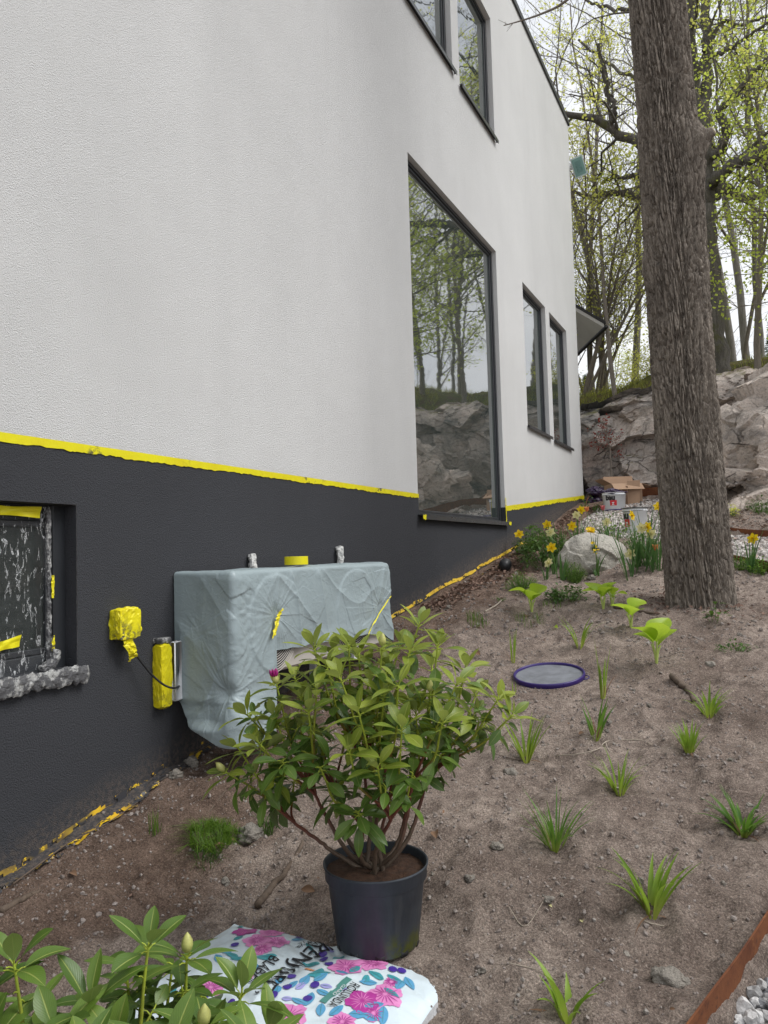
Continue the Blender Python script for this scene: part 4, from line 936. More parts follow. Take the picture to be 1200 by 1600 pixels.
base_tape(5.9, 6.5, .07, .04, 9, 'short torn tape piece on the leaves by the black pipe end')
base_tape(7.0, 7.6, .04, .07, 10, 'torn pale tape beside the flower bed at the wall foot')
# dark paint spilled along the foot of the wall
n = 300; y = np.linspace(1.25, 2.95, n); u = np.linspace(0, 1, 9); X_ = .006+u[None]*(.075+.03*fbm((y-1)*6, 0*y, 0, 91, 3))[:, None]; YY = y[:, None]+0*X_
m_ = MB(); m_.add(np.stack([X_, YY, H(X_, YY)+.0045+.005*(worley2(X_*60, YY*60, 3)[2]-.4)], -1).reshape(-1, 3), grid_faces(n, 9)); o = m_.build('paint_spill', M['dark'], origin=(0, 0, 0)); tag(o, 'dark grey paint and render crumbs spilled along the foot of the wall', 'paint', kind='stuff')
# ------------------------------------------------------------------ rocks
nS, nT = 520, 190
xs = np.linspace(-5, 10, nS); prof = np.array([(-.42, -.25), (-.34, 0.), (-.22, .35), (-.14, .62), (.0, .82), (.10, .95), (.38, 1.03), (.8, 1.05), (1.3, 1.02), (1.9, .84)])
tt = np.linspace(0, len(prof)-1, nT); pr = spline(prof, nT)
XS, _ = np.meshgrid(xs, tt, indexing='ij'); yc = cliff_y(xs)
yc = np.convolve(np.pad(yc, 10, 'edge'), np.ones(21)/21, 'valid')
zb_ = 1.95+0*xs; zt_ = H0(xs, yc+1.0)+.03
DY = pr[None, :, 0]+0*XS; YS = yc[:, None]+DY; ZS = zb_[:, None]+(zt_-zb_)[:, None]*pr[None, :, 1]
w1 = .35*fbm(XS*.8, YS, ZS*.8, 3, 3)
_, e2, v1, c1 = worley3(XS*.62+w1, YS*.7, ZS*.85+w1, 21); _, _, v2, c2 = worley3(XS*1.9+2*w1, YS*1.8, ZS*2.3, 22); _, _, v3, c3 = worley3(XS*7, YS*7, ZS*8, 23)
dsp = .85*(v1-.5)+.26*(v2-.5)+.045*(v3-.5)+.10*fbm(XS*2, YS*2, ZS*2, 24, 4)
k = np.clip(1-sstep(.25, 1.0, DY)*.78, 0, 1); dsp = dsp*k
YS2 = YS-dsp*1.0; ZS2 = ZS+dsp*sstep(-.05, .4, DY)*.45-.35*sstep(1.3, 1.9, DY); XS2 = XS+.25*dsp
m_ = MB(); m_.add(np.stack([XS2, YS2, ZS2], -1).reshape(-1, 3), grid_faces(nS, nT)); o = m_.build('rock_face', M['rock'], smooth=False)
tag(o, 'long fractured grey pink cliff with mossy top behind the house corner and trunk', 'rock')
def big_rock(c, s, seed, tilt, lab, f=1., mat='slab'):
    V, F = ico(6); V = V.copy(); P = V*np.array(s); sd_ = seed*5.7
    _, _, v1, _ = worley3(P[:, 0]*1.3*f+sd_, P[:, 1]*1.3*f, P[:, 2]*2.2*f, seed); _, _, v2, _ = worley3(P[:, 0]*3.1*f+sd_, P[:, 1]*3*f, P[:, 2]*5.5*f, seed+3); _, _, v3, _ = worley3(P[:, 0]*8*f+sd_, P[:, 1]*8*f, P[:, 2]*12*f, seed+5)
    d = .38*(v1-.5)+.13*(v2-.5)+.03*(v3-.5)+.06*fbm(P[:, 0]*2*f+sd_, P[:, 1]*2*f, P[:, 2]*3*f, seed, 4)
    sq = np.sign(V)*np.abs(V)**.8; P = sq*np.array(s)+V*d[:, None]*min(s)*1.15
    Mx = np.array(Matrix.Rotation(tilt[0], 3, 'X')@Matrix.Rotation(tilt[1], 3, 'Y')@Matrix.Rotation(tilt[2], 3, 'Z')); P = P@Mx.T
    m_ = MB(); m_.add(P+np.array(c), F); o = m_.build('rock_slab', M[mat], smooth=False); tag(o, lab, 'rock'); return o
big_rock((2.82, 10.2, 2.55), (1.55, .95, .80), 2, (R(16), R(-24), R(14)), 'leaning pale rock slab with dark underside right of the big trunk')
big_rock((2.98, 9.2, 1.93), (1.18, .62, .27), 7, (R(8), R(-8), R(8)), 'low pinkish rock slab beside the mulch bed right of the trunk')

# ------------------------------------------------------------------ the big trunk
cz_ = np.array([.85, 1.09, 2.709, 3.766, 4.438, 5.124, 6.5, 8.5]); cx_ = np.array([1.872, 1.868, 1.832, 1.822, 1.813, 1.792, 1.76, 1.70]); cr_ = np.array([.228, .192, .182, .183, .170, .170, .16, .13])
nth = 540; zz = np.arange(.85, 5.6, .0075); TH, ZZ = np.meshgrid(np.arange(nth)/nth*2*np.pi, zz, indexing='ij')
cxs = np.interp(zz, cz_, cx_); rs_ = np.interp(zz, cz_, cr_); rs_ = rs_+.0*zz
def sm(a, w=41): return np.convolve(np.pad(a, w//2, 'edge'), np.ones(w)/w, 'valid')
cxs, rs_ = sm(cxs), sm(rs_, 25)*.955
ncell = 40; U_ = TH/(2*np.pi)*ncell; tw = ZZ*1.6
wx = 1.1*vn(np.cos(TH)*2.2, np.sin(TH)*2.2, ZZ*3.5, 5)+.5*vn(np.cos(TH)*6, np.sin(TH)*6, ZZ*11, 6)
f1, f2, cid = worley2((U_+wx+tw) % ncell, ZZ*8.5+.35*vn(np.cos(TH)*9, np.sin(TH)*9, ZZ*9, 7), 9, ncell)
g1, g2, cid2 = worley2((U_*2+wx*2+tw*2) % (2*ncell), ZZ*26, 19, 2*ncell)
e = f2-f1; rid = sstep(.0, .34, e)
TQ = TH+ZZ*.30+.05*vn(np.cos(TH)*3, np.sin(TH)*3, ZZ*3, 61); CX, SX = np.cos(TQ), np.sin(TQ)
r1 = np.abs(vn(CX*13, SX*13, ZZ*5.2, 62)+.3*vn(CX*24, SX*24, ZZ*19, 66)); r2 = np.abs(vn(CX*20, SX*20, ZZ*11, 63)+.3*vn(CX*32, SX*32, ZZ*24, 67)); r3 = np.abs(vn(CX*9, SX*9, ZZ*17, 64)); r4 = np.abs(vn(CX*22, SX*22, ZZ*26, 65))
plate = sstep(.02, .26, r1)*sstep(.0, .22, r2)
disp = .0165*(plate-.7)+.007*sstep(0, .14, r3)*plate+.004*sstep(0, .3, r4)+.005*fbm(np.cos(TH)*4, np.sin(TH)*4, ZZ*2.5, 11, 3)+.004*(cid-.5)*plate+.0022*vn(CX*45, SX*45, ZZ*60, 12)
lob = .010*np.cos(3*TH+1)+.008*np.cos(5*TH+ZZ*.7)+.045*np.exp(-(ZZ-.95)/.09)*np.clip(np.cos(4*TH+.6), 0, 1)+.02*np.exp(-(ZZ-.95)/.10)
knot = lambda zc, tc, a, wz, wt: a*np.exp(-((ZZ-zc)/wz)**2-(((TH-tc+np.pi) % (2*np.pi)-np.pi)/wt)**2)
K = knot(4.08, -.35, .062, .085, .34)+knot(3.95, -.42, .034, .18, .36)+knot(3.32, 3.6, .022, .09, .3)+knot(2.9, 4.4, .012, .07, .3)
RR = rs_[None]+disp+lob+K
m_ = MB(); V = np.stack([cxs[None]+RR*np.cos(TH), 5.25+RR*np.sin(TH), ZZ], -1); m_.add(V.reshape(-1, 3), grid_faces(nth, len(zz), True))
upper = spline([(np.interp(z, cz_, cx_), 5.25, z) for z in (5.45, 6.2, 7.2, 8.5)], 14); tube(m_, upper, np.linspace(.168, .10, 14), 14)
big = thing('tree', 'thick furrowed tree trunk standing in the bed right of the house', 'tree', (1.855, 5.25, .95))
m_.build('trunk', M['bark'], big)
m_ = MB(); a_ = -.35; rr_ = .187+.078; cpt = np.array([1.816+rr_*math.cos(a_), 5.25+rr_*math.sin(a_), 4.09]); dr = np.array([math.cos(a_), math.sin(a_), .35]); dr /= np.linalg.norm(dr)
tube(m_, [cpt-dr*.05, cpt, cpt+dr*.028, cpt+dr*.032], [.042, .036, .030, .025], 14); o = m_.build('cut_branch', M['bark'], big)
m_ = MB(); tube(m_, [cpt+dr*.0325, cpt+dr*.035], [.024, .020], 14); m_.build('cut_face', M['wood_cut'], o)

# ------------------------------------------------------------------ tree generator
def leaves_quads(mb, P, s0, s1, seed, k=3, spread=.05, asp=.75):
    r = np.random.default_rng(seed); P = np.repeat(np.asarray(P), k, 0); n = len(P); P = P+r.normal(size=(n, 3))*spread
    d = r.normal(size=(n, 3)); d[:, 2] = d[:, 2]*.6-.15; d /= np.linalg.norm(d, axis=1)[:, None]; q = r.normal(size=(n, 3)); s = np.cross(d, q); s /= np.linalg.norm(s, axis=1)[:, None]; up = np.cross(s, d)
    L = (s0+(s1-s0)*r.random(n))[:, None]; w = L*asp*.5
    V = np.stack([P, P+d*L*.45+s*w+up*L*.08, P+d*L-up*L*.1, P+d*L*.45-s*w+up*L*.08], 1); mb.add(V.reshape(-1, 3), np.arange(4*n).reshape(n, 4))
def grow(mb, tips, rs, st, d, L, r, lv, cfg):
    n = cfg['seg'][lv]; P = [np.array(st, float)]; d = np.array(d, float); d /= np.linalg.norm(d)
    for i in range(n):
        d = d+rs.normal(size=3)*cfg['wob'][lv]; d[2] += cfg['up'][lv]; d /= np.linalg.norm(d); P.append(P[-1]+d*L/n)
    P = np.array(P); rad = np.linspace(r, r*cfg['tap'][lv], n+1); tube(mb, P, rad, cfg['sides'][lv], cap=False)
    if lv+1 >= len(cfg['n']):
        tips.extend(P[1:]); return
    nc = cfg['n'][lv+1]; lo = cfg['lo'][lv]
    for c in range(nc):
        t = lo+(1-lo)*(c+rs.random())/nc; f = t*n; i = min(int(f), n-1); p = P[i]+(P[i+1]-P[i])*(f-i); td = P[i+1]-P[i]; td /= np.linalg.norm(td)
        a = rs.normal(size=3); a -= td*(a@td); a /= np.linalg.norm(a); ang = cfg['ang'][lv]*(.7+.6*rs.random())
        nd = td*math.cos(ang)+a*math.sin(ang); nd[2] += cfg.get('lift', 0)
        ll = L*cfg['lr'][lv]*(1-.45*t)*(.7+.6*rs.random()); grow(mb, tips, rs, p, nd, ll, max(rad[i]*cfg['rr'][lv], .0022), lv+1, cfg)
def make_tree(name, label, cfg, H_, r, seed, leafmat, barkmat, lk=2, ls=(.03, .06), frac=1., group=None, stems=1, lean=.05, spread=.05):
    rs = np.random.default_rng(seed); t = thing(name, label, 'tree', (0, 0, 0), group); mb = MB(); tips = []
    for s in range(stems):
        a = rs.uniform(0, 6.28); dd = (lean*math.cos(a)*(1 if stems == 1 else 3), lean*math.sin(a)*(1 if stems == 1 else 3), 1)
        grow(mb, tips, rs, (.06*math.cos(a)*(stems > 1), .06*math.sin(a)*(stems > 1), -.2), dd, H_*(1 if stems == 1 else rs.uniform(.6, 1)), r, 0, cfg)
    mb.build('trunk', M[barkmat], t); T = np.array(tips); T = T[rs.random(len(T)) < frac]
    cb = MB(); leaves_quads(cb, T, ls[0], ls[1], seed+1, lk, spread); cb.build('crown', M[leafmat], t, smooth=False); return t
CFG_S = dict(seg=[10, 6, 5, 3, 2], wob=[.05, .16, .22, .28, .3], up=[.02, .06, .05, .03, 0], tap=[.25, .3, .3, .4, .5], sides=[8, 5, 4, 3, 3], n=[1, 13, 5, 4, 3], lo=[.28, .2, .15, .1], ang=[.85, .8, .8, .8], lr=[.34, .55, .5, .5], rr=[.42, .55, .6, .7])
CFG_B = dict(seg=[8, 6, 5, 3], wob=[.07, .14, .2, .3], up=[.03, .05, .04, 0], tap=[.3, .3, .4, .5], sides=[6, 4, 3, 3], n=[1, 13, 6, 5], lo=[.2, .15, .1], ang=[.6, .7, .8], lr=[.42, .5, .5], rr=[.5, .55, .6])
CFG_SH = dict(seg=[6, 5, 4], wob=[.12, .2, .3], up=[.03, .04, 0], tap=[.3, .4, .5], sides=[4, 3, 3], n=[1, 9, 6], lo=[.15, .1], ang=[.7, .8], lr=[.5, .5], rr=[.5, .6])
FG = 'slender trees in the wood behind the rocks'
LAB_A = 'slender grey tree with a thin fresh yellow green crown in the wood behind the rocks'; LAB_B = 'nearly bare slim tree with a haze of fine twigs in the wood behind the rocks'; LAB_C = 'bushy bright green young maple in the wood behind the rocks'; LAB_D = 'multi-stemmed hazel-like sapling fanning upward at the edge of the wood'
TA = make_tree('forest_tree', LAB_A, CFG_S, 11, .085, 31, 'spring_leaf', 'bark_grey', 2, (.035, .06), .42, FG)
TA2 = make_tree('forest_tree', LAB_A, CFG_S, 13, .095, 37, 'spring_leaf', 'bark_grey', 2, (.035, .06), .36, FG)
TB = make_tree('forest_tree', LAB_B, CFG_S, 12, .07, 41, 'bud_leaf', 'bark_grey', 1, (.02, .04), .6, FG)
TB2 = make_tree('forest_tree', LAB_B, CFG_S, 9, .05, 47, 'bud_leaf', 'twig', 1, (.02, .045), .7, FG)
TC = make_tree('young_maple', LAB_C, CFG_B, 6.5, .06, 51, 'spring_leaf2', 'twig', 3, (.04, .07), .9, 'young maples in the wood', spread=.10)
TD = make_tree('sapling', LAB_D, CFG_B, 5.5, .03, 61, 'spring_leaf', 'twig', 1, (.03, .055), .8, 'saplings at the edge of the wood', 6, .12)
TS = make_tree('bush', 'low leafy bush in the undergrowth behind the rocks', CFG_SH, 1.3, .012, 71, 'spring_leaf', 'twig', 2, (.025, .05), .8, 'low bushes behind the rocks', 6, .25, .09); TS['category'] = 'bush'
rs = np.random.default_rng(99)
used = set()
def place(p, x, y, rz, sc):
    if x > 2.9 and p is not TS: sc = sc*.58
    if p.name not in used:
        used.add(p.name); o = p
    else: o = dup(p)
    o.location = (x, y, float(H0(x, y))-.05-max(0, math.hypot(x, y)-40)*.03); o.rotation_euler = (0, 0, rz); o.scale = (sc, sc, sc*rs.uniform(.92, 1.1)); return o
spots = []
# by hand, those one can make out in the photo, then the wood behind them
HAND = {(928, 16.6): 'slim bare grey tree rising just past the outbuilding eave', (948, 16.5): 'straight grey trunk with sparse yellow leaves, left of centre', (962, 14.2): 'thin dark stem nearest the cliff edge', (985, 18): 'tall grey tree with thin leaves close to the oak bough', (1003, 21): 'far slender bare tree almost touching the trunk edge', (1150, 17): 'grey tree closest to the oak', (1175, 19.5): 'taller grey tree farther back', (1160, 15.2): 'thin short stem at the cliff top', (1192, 16.5): 'slim bare tree near the picture edge', (1200, 22): 'faint far tree at the picture edge', (900, 15.2): 'multi-stemmed sapling half hidden by the house corner', (925, 16.5): 'multi-stemmed sapling fanning out behind the eave', (1185, 13.3): 'bright green maple sapling on the cliff top', (1225, 14.2): 'bright green maple sapling mostly outside the picture', (1160, 18.5): 'bright green young maple behind the grey stems', (990, 22): 'far bright green young maple', (940, 20): 'small far green maple', (915, 17.5): 'thin twiggy tree behind the eave', (900, 19.5): 'far grey tree behind the house corner'}
for p, px, Y, sc in [(TB, 928, 16.6, .9), (TA, 948, 16.5, .95), (TB2, 962, 14.2, .9), (TA2, 985, 18, .9), (TA, 1150, 17, 1.), (TA2, 1175, 19.5, 1.05), (TB2, 1160, 15.2, .8), (TB, 1192, 16.5, .9), 
                     (TD, 900, 15.2, 1.2), (TD, 925, 16.5, 1.2), (TC, 1185, 13.3, .95), (TC, 1225, 14.2, 1.1)]:
    q = aty(px, 600, Y); o = place(p, q[0], Y, rs.uniform(0, 6.28), sc); spots.append((q[0], Y))
    side = 'left of the big trunk' if px < 1060 else 'right of the big trunk'; o['label'] = HAND[(px, Y)]+' '+side
cnt = 0
for k in range(9):       # lower trees on the slope to the right, mirrored in the tall window
    Y = rs.uniform(13, 23); x = rs.uniform(.24, .42)*(Y)-2.2+rs.uniform(-.4, 1.2)
    if x < 2.9: continue
    spots.append((x, Y)); place([TA, TC, TA2, TB, TC][k % 5], x, Y, rs.uniform(0, 6.28), [1.15, 1.5, 1.0, 1.15, 1.4][k % 5]*rs.uniform(.85, 1.05))
while cnt < 12:
    Y = rs.uniform(14.5, 42); x = rs.uniform(-9, 26)
    if Y-float(cliff_y(x)) < 2.6 or any((x-a)**2+(Y-b)**2 < 3.5 for a, b in spots): continue
    if -6.5 < x < -.2 and 15 < Y < 23: continue
    if -.16*(Y-11)-1 < x < 2.9 and Y < 34: continue
    spots.append((x, Y)); p = [TA, TA2, TB, TB2, TB, TC, TD, TA][rs.integers(8)]; place(p, x, Y, rs.uniform(0, 6.28), rs.uniform(.8, 1.15)); cnt += 1
cnt = 0
while cnt < 9:       # the wood to the right, seen mirrored in the windows
    x = rs.uniform(9, 30); Y = rs.uniform(-6, 16)
    if Y-float(cliff_y(x)) < 1.5 or any((x-a)**2+(Y-b)**2 < 3 for a, b in spots): continue
    spots.append((x, Y)); place([TA, TA2, TB, TC, TA][rs.integers(5)], x, Y, rs.uniform(0, 6.28), rs.uniform(.9, 1.15)); cnt += 1
for k in range(15):
    if k < 5: q = aty(rs.uniform(905, 1215), 600, rs.uniform(13.2, 17)); x, Y = q[0], q[1]
    else: x, Y = rs.uniform(-4, 12), rs.uniform(13.5, 24)
    if Y-float(cliff_y(x)) < 1.0 or abs(x-1.73) < .5: continue
    place(TS, x, Y, rs.uniform(0, 6.28), rs.uniform(.55, 1.15))
# dark conifers in the distance
t = thing('conifer', 'dark conifer far behind the bare trees near the house corner', 'tree', (0, 0, 0), 'distant dark conifers'); m_ = MB(); tube(m_, [(0, 0, -.3), (0, 0, 9)], [.16, .02], 8); m_.build('trunk', M['bark_oak'], t)
m_ = MB(); r = np.random.default_rng(4); n = 5200; zc2 = r.uniform(.8, 9, n); rad = (9.3-zc2)*.26*np.sqrt(r.random(n)); a_ = r.uniform(0, 6.28, n); P = np.stack([rad*np.cos(a_), rad*np.sin(a_), zc2-.25*rad], -1)
leaves_quads(m_, P, .14, .3, 5, 2, .06, .16); m_.build('crown', M['evergreen'], t, smooth=False)
for k, (px, Y, sc) in enumerate([(915, 40, .6), (1190, 42, .6), (1215, 34, .6)]):
    q = aty(px, 600, Y); o = t if k == 0 else dup(t); o.location = (q[0], Y, float(H0(q[0], Y))-.1); o.rotation_euler = (0, 0, k*1.3); o.scale = (sc,)*3
# ------------------------------------------------------------------ oak behind the trunk
OY = 14.0
def ok(px, py, dy=0.): return aty(px, py, OY+dy)
oak = thing('oak_tree', 'large dark oak with mossy forking limbs right behind the big trunk', 'tree', (float(ok(1118, 597)[0]), OY, 4.1))
m_ = MB(); S_ = OY/FPX*.93; tips = []; rs2 = np.random.default_rng(17)
CF = dict(seg=[6, 6, 5, 3, 2], wob=[.1, .2, .26, .3, .3], up=[0, .05, .05, .03, 0], tap=[.4, .3, .3, .4, .5], sides=[8, 5, 4, 3, 3], n=[1, 5, 6, 5, 3], lo=[.2, .15, .1, .1], ang=[.9, .85, .8, .8], lr=[.4, .5, .5, .5], rr=[.5, .55, .55, .7])
def limb(pts, nb, L, sides=10, sub=24):
    P = np.array([ok(a, b, d) for a, b, w, d in pts]); rr = np.array([w*S_ for a, b, w, d in pts]); n = sub; Q = spline(P, n); rq = np.interp(np.linspace(0, len(P)-1, n), np.arange(len(P)), rr)
    Q = Q+.025*rs2.normal(size=Q.shape)*np.clip(np.arange(n), 0, 3)[:, None]/3; tube(m_, Q, rq, sides, cap=False)
    for k in range(int(nb*.62)):
        i = rs2.integers(int(n*.25), n-1); td = Q[i+1 if i+1 < n else i]-Q[i-1]; td /= np.linalg.norm(td); a = rs2.normal(size=3); a -= td*(a@td); a /= np.linalg.norm(a)
        nd = td*.5+a*.9; nd[2] += .25; grow(m_, tips, rs2, Q[i], nd, L*rs2.uniform(.6, 1.2), max(.012, rq[i]*.35), 1, CF)
limb([(1120, 612, 26, 0), (1117, 585, 22, 0), (1108, 480, 20.5, 0), (1101, 380, 18.5, 0), (1097, 300, 17, 0), (1097, 235, 15.5, 0), (1094, 170, 13, 0)], 0, 1, 18, 40)
limb([(1094, 180, 10, 0), (1084, 130, 8.5, 0), (1079, 60, 7.5, -.3), (1082, 0, 6.5, -.5), (1086, -120, 4, -.8)], 5, 2.0)
limb([(1095, 190, 10.5, 0), (1104, 140, 9, .2), (1108, 80, 8, .4), (1100, 10, 7, .6), (1104, -110, 4, .8)], 5, 2.0)
limb([(1099, 300, 10, 0), (1120, 278, 9.5, -.2), (1158, 253, 8, -.5), (1199, 233, 7, -.9), (1260, 205, 4.5, -1.4), (1320, 190, 3, -2)], 10, 2.)
limb([(1101, 330, 9, 0), (1130, 292, 8, .2), (1160, 312, 7, .5), (1205, 300, 5.5, .8), (1270, 285, 3, 1.2)], 8, 1.8)
limb([(1098, 240, 8, 0), (1118, 240, 7.5, -.2), (1136, 205, 7, -.5), (1126, 176, 6, -.6), (1165, 130, 4, -1), (1200, 90, 2.5, -1.3)], 8, 1.7)
limb([(1100, 80, 4, .2), (1130, 34, 3, .4), (1160, 40, 2.5, .6), (1215, 20, 2, .8)], 6, 1.6); limb([(1104, 90, 4, .2), (1140, 75, 3, 0), (1165, 60, 2.6, -.2), (1210, 30, 2, -.5)], 6, 1.5)
limb([(1096, 265, 10, 0), (1045, 240, 9, -.3), (985, 219, 8, -.6), (950, 196, 6.8, -.8), (912, 181, 5.5, -1), (870, 176, 4, -1.2), (800, 160, 2.5, -1.4)], 13, 2.)
limb([(952, 198, 5.5, -.8), (958, 172, 4.5, -.9), (948, 130, 3.5, -1.1), (935, 70, 2.5, -1.3)], 4, 1.2)
limb([(1097, 335, 9, 0), (1040, 315, 8, .3), (1000, 304, 6.5, .6), (950, 300, 5.2, .9), (925, 306, 4, 1.1), (890, 300, 2.5, 1.3)], 11, 1.8)
limb([(1097, 330, 6, 0), (1040, 268, 5, .2), (985, 276, 4, .4), (940, 282, 2.6, .6)], 8, 1.6)
limb([(1092, 160, 5, 0), (1030, 110, 4, .3), (985, 118, 3, .5), (950, 100, 2.5, .7), (905, 60, 2, .9)], 4, 1.3); limb([(1082, 40, 5, -.4), (1020, 10, 4, -.2), (960, 16, 3, 0), (900, -10, 2, .2)], 4, 1.3)
m_.build('trunk', M['bark_oak'], oak); T = np.array(tips); T = T[rs2.random(len(T)) < .30]; cb = MB(); leaves_quads(cb, T, .035, .07, 8, 2, .05); cb.build('crown', M['spring_leaf'], oak, smooth=False)
q = aty(1113, 552, OY-.36); m_ = MB(); bbox_bev(m_, (q[0]-.03, q[1]-.01, q[2]-.03), (q[0]+.03, q[1]+.01, q[2]+.03)); o = m_.build('trail_mark', M['tape_clean']); tag(o, 'tiny yellow mark on the oak trunk behind the big tree', 'marker')
# leafy maple branches hanging in from the right, in front of the oak
t = thing('maple_tree', 'bright green maple whose leafy boughs reach in from the right edge', 'tree', (4.3, 12.6, 3.6)); m_ = MB(); tips = []
base = np.array([4.3, 12.6, 3.5]); tube(m_, spline([base, base+[.1, .1, 2], base+[-.05, 0, 4.2], base+[0, 0, 6.5]], 20), np.linspace(.10, .03, 20), 10)
for k, (px, py, dy, z0) in enumerate([(1115, 250, 1.2, 2.2), (1130, 300, .9, 2.4), (1112, 340, 1., 2.1), (1140, 390, .7, 1.6), (1150, 200, .9, 3.0), (1160, 130, .8, 3.6), (1125, 430, 1., 1.5), (1180, 90, .5, 4.2), (1140, 480, .9, 1.3), (1185, 160, .3, 3.4), (1170, 330, .5, 2.2), (1180, 250, .6, 2.8), (1185, 420, .3, 1.6)]):
    e_ = aty(px+12, py, 12.6+dy*.6-.5); s_ = base+np.array([0, 0, z0-.3]); md = (s_+e_)/2+np.array([0, 0, .25]); Q = spline([s_, md, e_], 14); tube(m_, Q, np.linspace(.022, .005, 14), 5, cap=False)
    for j in range(12):
        i = rs2.integers(4, 14); d = (Q[-1]-Q[0]); d /= np.linalg.norm(d); nd = d*.8+rs2.normal(size=3)*.6; nd[2] *= .5; grow(m_, tips, rs2, Q[i], nd, .75*rs2.uniform(.5, 1.2), .006, 2, CF)
m_.build('trunk', M['twig'], t); T = np.array(tips); cb = MB(); leaves_quads(cb, T[rs2.random(len(T)) < .9], .035, .065, 9, 1, .05, .9); cb.build('crown', M['spring_leaf2'], t, smooth=False)
# crown of the big tree, above the picture, with one twig hanging in
m_ = MB(); tips = []; rs2 = np.random.default_rng(404)
for k in range(9):
    a_ = -1.2+k*.42 if k % 2 else k*.7; z0 = 6.9+.2*k; s_ = np.array([1.74, 5.25, z0]); grow(m_, tips, rs2, s_, (math.cos(a_), math.sin(a_), 1.0), 3.0, .06, 1, CF)
tw = [dep(787, 40, 5.6), dep(812, 33, 5.6), dep(845, 22, 5.55), dep(882, 3, 5.5), dep(930, -45, 5.4), dep(985, -150, 5.3), dep(1015, -270, 5.1)]; tube(m_, spline(tw, 40), np.linspace(.003, .016, 40), 6)
tube(m_, spline([dep(845, 22, 5.55), dep(832, 8, 5.6), dep(808, -12, 5.7)], 12), np.linspace(.004, .002, 12), 5)
for j in range(16):
    i = rs2.integers(0, 6); p = tw[i]+(tw[i+1]-tw[i])*rs2.random(); d = rs2.normal(size=3); L = rs2.uniform(.03, .12); tube(m_, [p, p+d/np.linalg.norm(d)*L], [.0022, .0012], 4)
c_ = m_.build('crown', M['twig'], big); lb = MB(); T = np.array(tips); leaves_quads(lb, T[rs2.random(len(T)) < .5], .03, .06, 3, 2, .05); lb.build('foliage', M['bud_leaf'], c_, smooth=False)
# small red maple in front of the cliff
q = aty(953, 742, 11.35); t = thing('red_maple', 'small dark red maple sapling in front of the left part of the cliff', 'tree', tuple(q)); m_ = MB(); tips = []
tp_ = aty(948, 680, 11.35); tube(m_, spline([q-np.array([0, 0, .5]), (q+tp_)/2+np.array([.03, 0, 0]), tp_], 12), np.linspace(.013, .006, 12), 6)
for k in range(14): grow(m_, tips, rs2, q+(tp_-q)*rs2.uniform(.3, 1), (rs2.normal()*.8, rs2.normal()*.4, .6), .28, .004, 2, CF)
m_.build('trunk', M['twig'], t); cb = MB(); T = np.array(tips); leaves_quads(cb, T[rs2.random(len(T)) < .5], .02, .045, 9, 1, .02); cb.build('crown', M['red_leaf'], t, smooth=False)
# grass and moss on the hill edge
r = np.random.default_rng(44)
def blades(mb, P, h0, h1, w, seed, lean=.35):
    r = np.random.default_rng(seed); n = len(P); hh = r.uniform(h0, h1, n)[:, None]; a = r.uniform(0, 6.28, n); d = np.stack([np.cos(a), np.sin(a), 0*a], -1); s = np.stack([-np.sin(a), np.cos(a), 0*a], -1)
    ln = r.uniform(.1, 1, n)[:, None]*lean; u = np.array([0, 0, 1.]); ww = w*r.uniform(.6, 1.3, n)[:, None]
    V = np.stack([P-s*ww, P+s*ww, P+u*hh*.55+d*hh*ln*.35+s*ww*.8, P+u*hh*.55+d*hh*ln*.35-s*ww*.8, P+u*hh*(1-ln*.3)+d*hh*ln+s*ww*.12, P+u*hh*(1-ln*.3)+d*hh*ln-s*ww*.12], 1)
    F = np.array([[0, 1, 2, 3], [3, 2, 4, 5]]); mb.add(V.reshape(-1, 3), (F[None]+(np.arange(n)*6)[:, None, None]).reshape(-1, 4))
x = r.uniform(-2.5, 6, 15000); y = cliff_y(x)+r.uniform(.75, 4.2, 15000); k = fbm(x*1.3, y*1.3, 0, 5, 3) > -.15; x, y = x[k], y[k]
m_ = MB(); blades(m_, np.stack([x, y, H(x, y)-.02], -1), .05, .16, .005, 3, .9); o = m_.build('hill_grass', M['moss_grass'], smooth=False, origin=(0, 0, 0)); tag(o, 'rough spring grass along the top of the rocks', 'grass', kind='stuff')
# ------------------------------------------------------------------ leaves of the rhododendrons
def leaf(mb, base, d, up, L, W_, droop=.15, fold=.18, nt=10, nv=5, tipf=1., twist=0., uvs=True):
    d = np.asarray(d, float); d = d/np.linalg.norm(d); up = np.asarray(up, float); s = np.cross(up, d); s /= np.linalg.norm(s)+1e-9; u = np.cross(d, s)
    t = np.linspace(0, 1, nt); v = np.linspace(-1, 1, nv); w = W_/2*np.maximum(np.sin(np.pi*t**1.02), 0)**.78; w[0] = W_*.03; w[-1] = W_*.02
    T_, V_ = np.meshgrid(t, v, indexing='ij'); Wt = w[:, None]
    P = base+d*(T_*L)[..., None]+u*(-droop*L*T_**2+.12*L*T_*(1-T_)+fold*np.abs(V_)**1.3*Wt)[..., None]+s*(V_*Wt)[..., None]
    if twist: P = P+u*(twist*T_*V_*Wt)[..., None]
    mb.add(P.reshape(-1, 3), grid_faces(nt, nv), uv=np.stack([T_, (V_+1)/2], -1).reshape(-1, 2))
def ortho(a):
    a = a/np.linalg.norm(a); b = np.cross(a, [.3, .1, 1.] if abs(a[2]) < .95 else [1., 0, 0]); b /= np.linalg.norm(b); return a, b, np.cross(a, b)
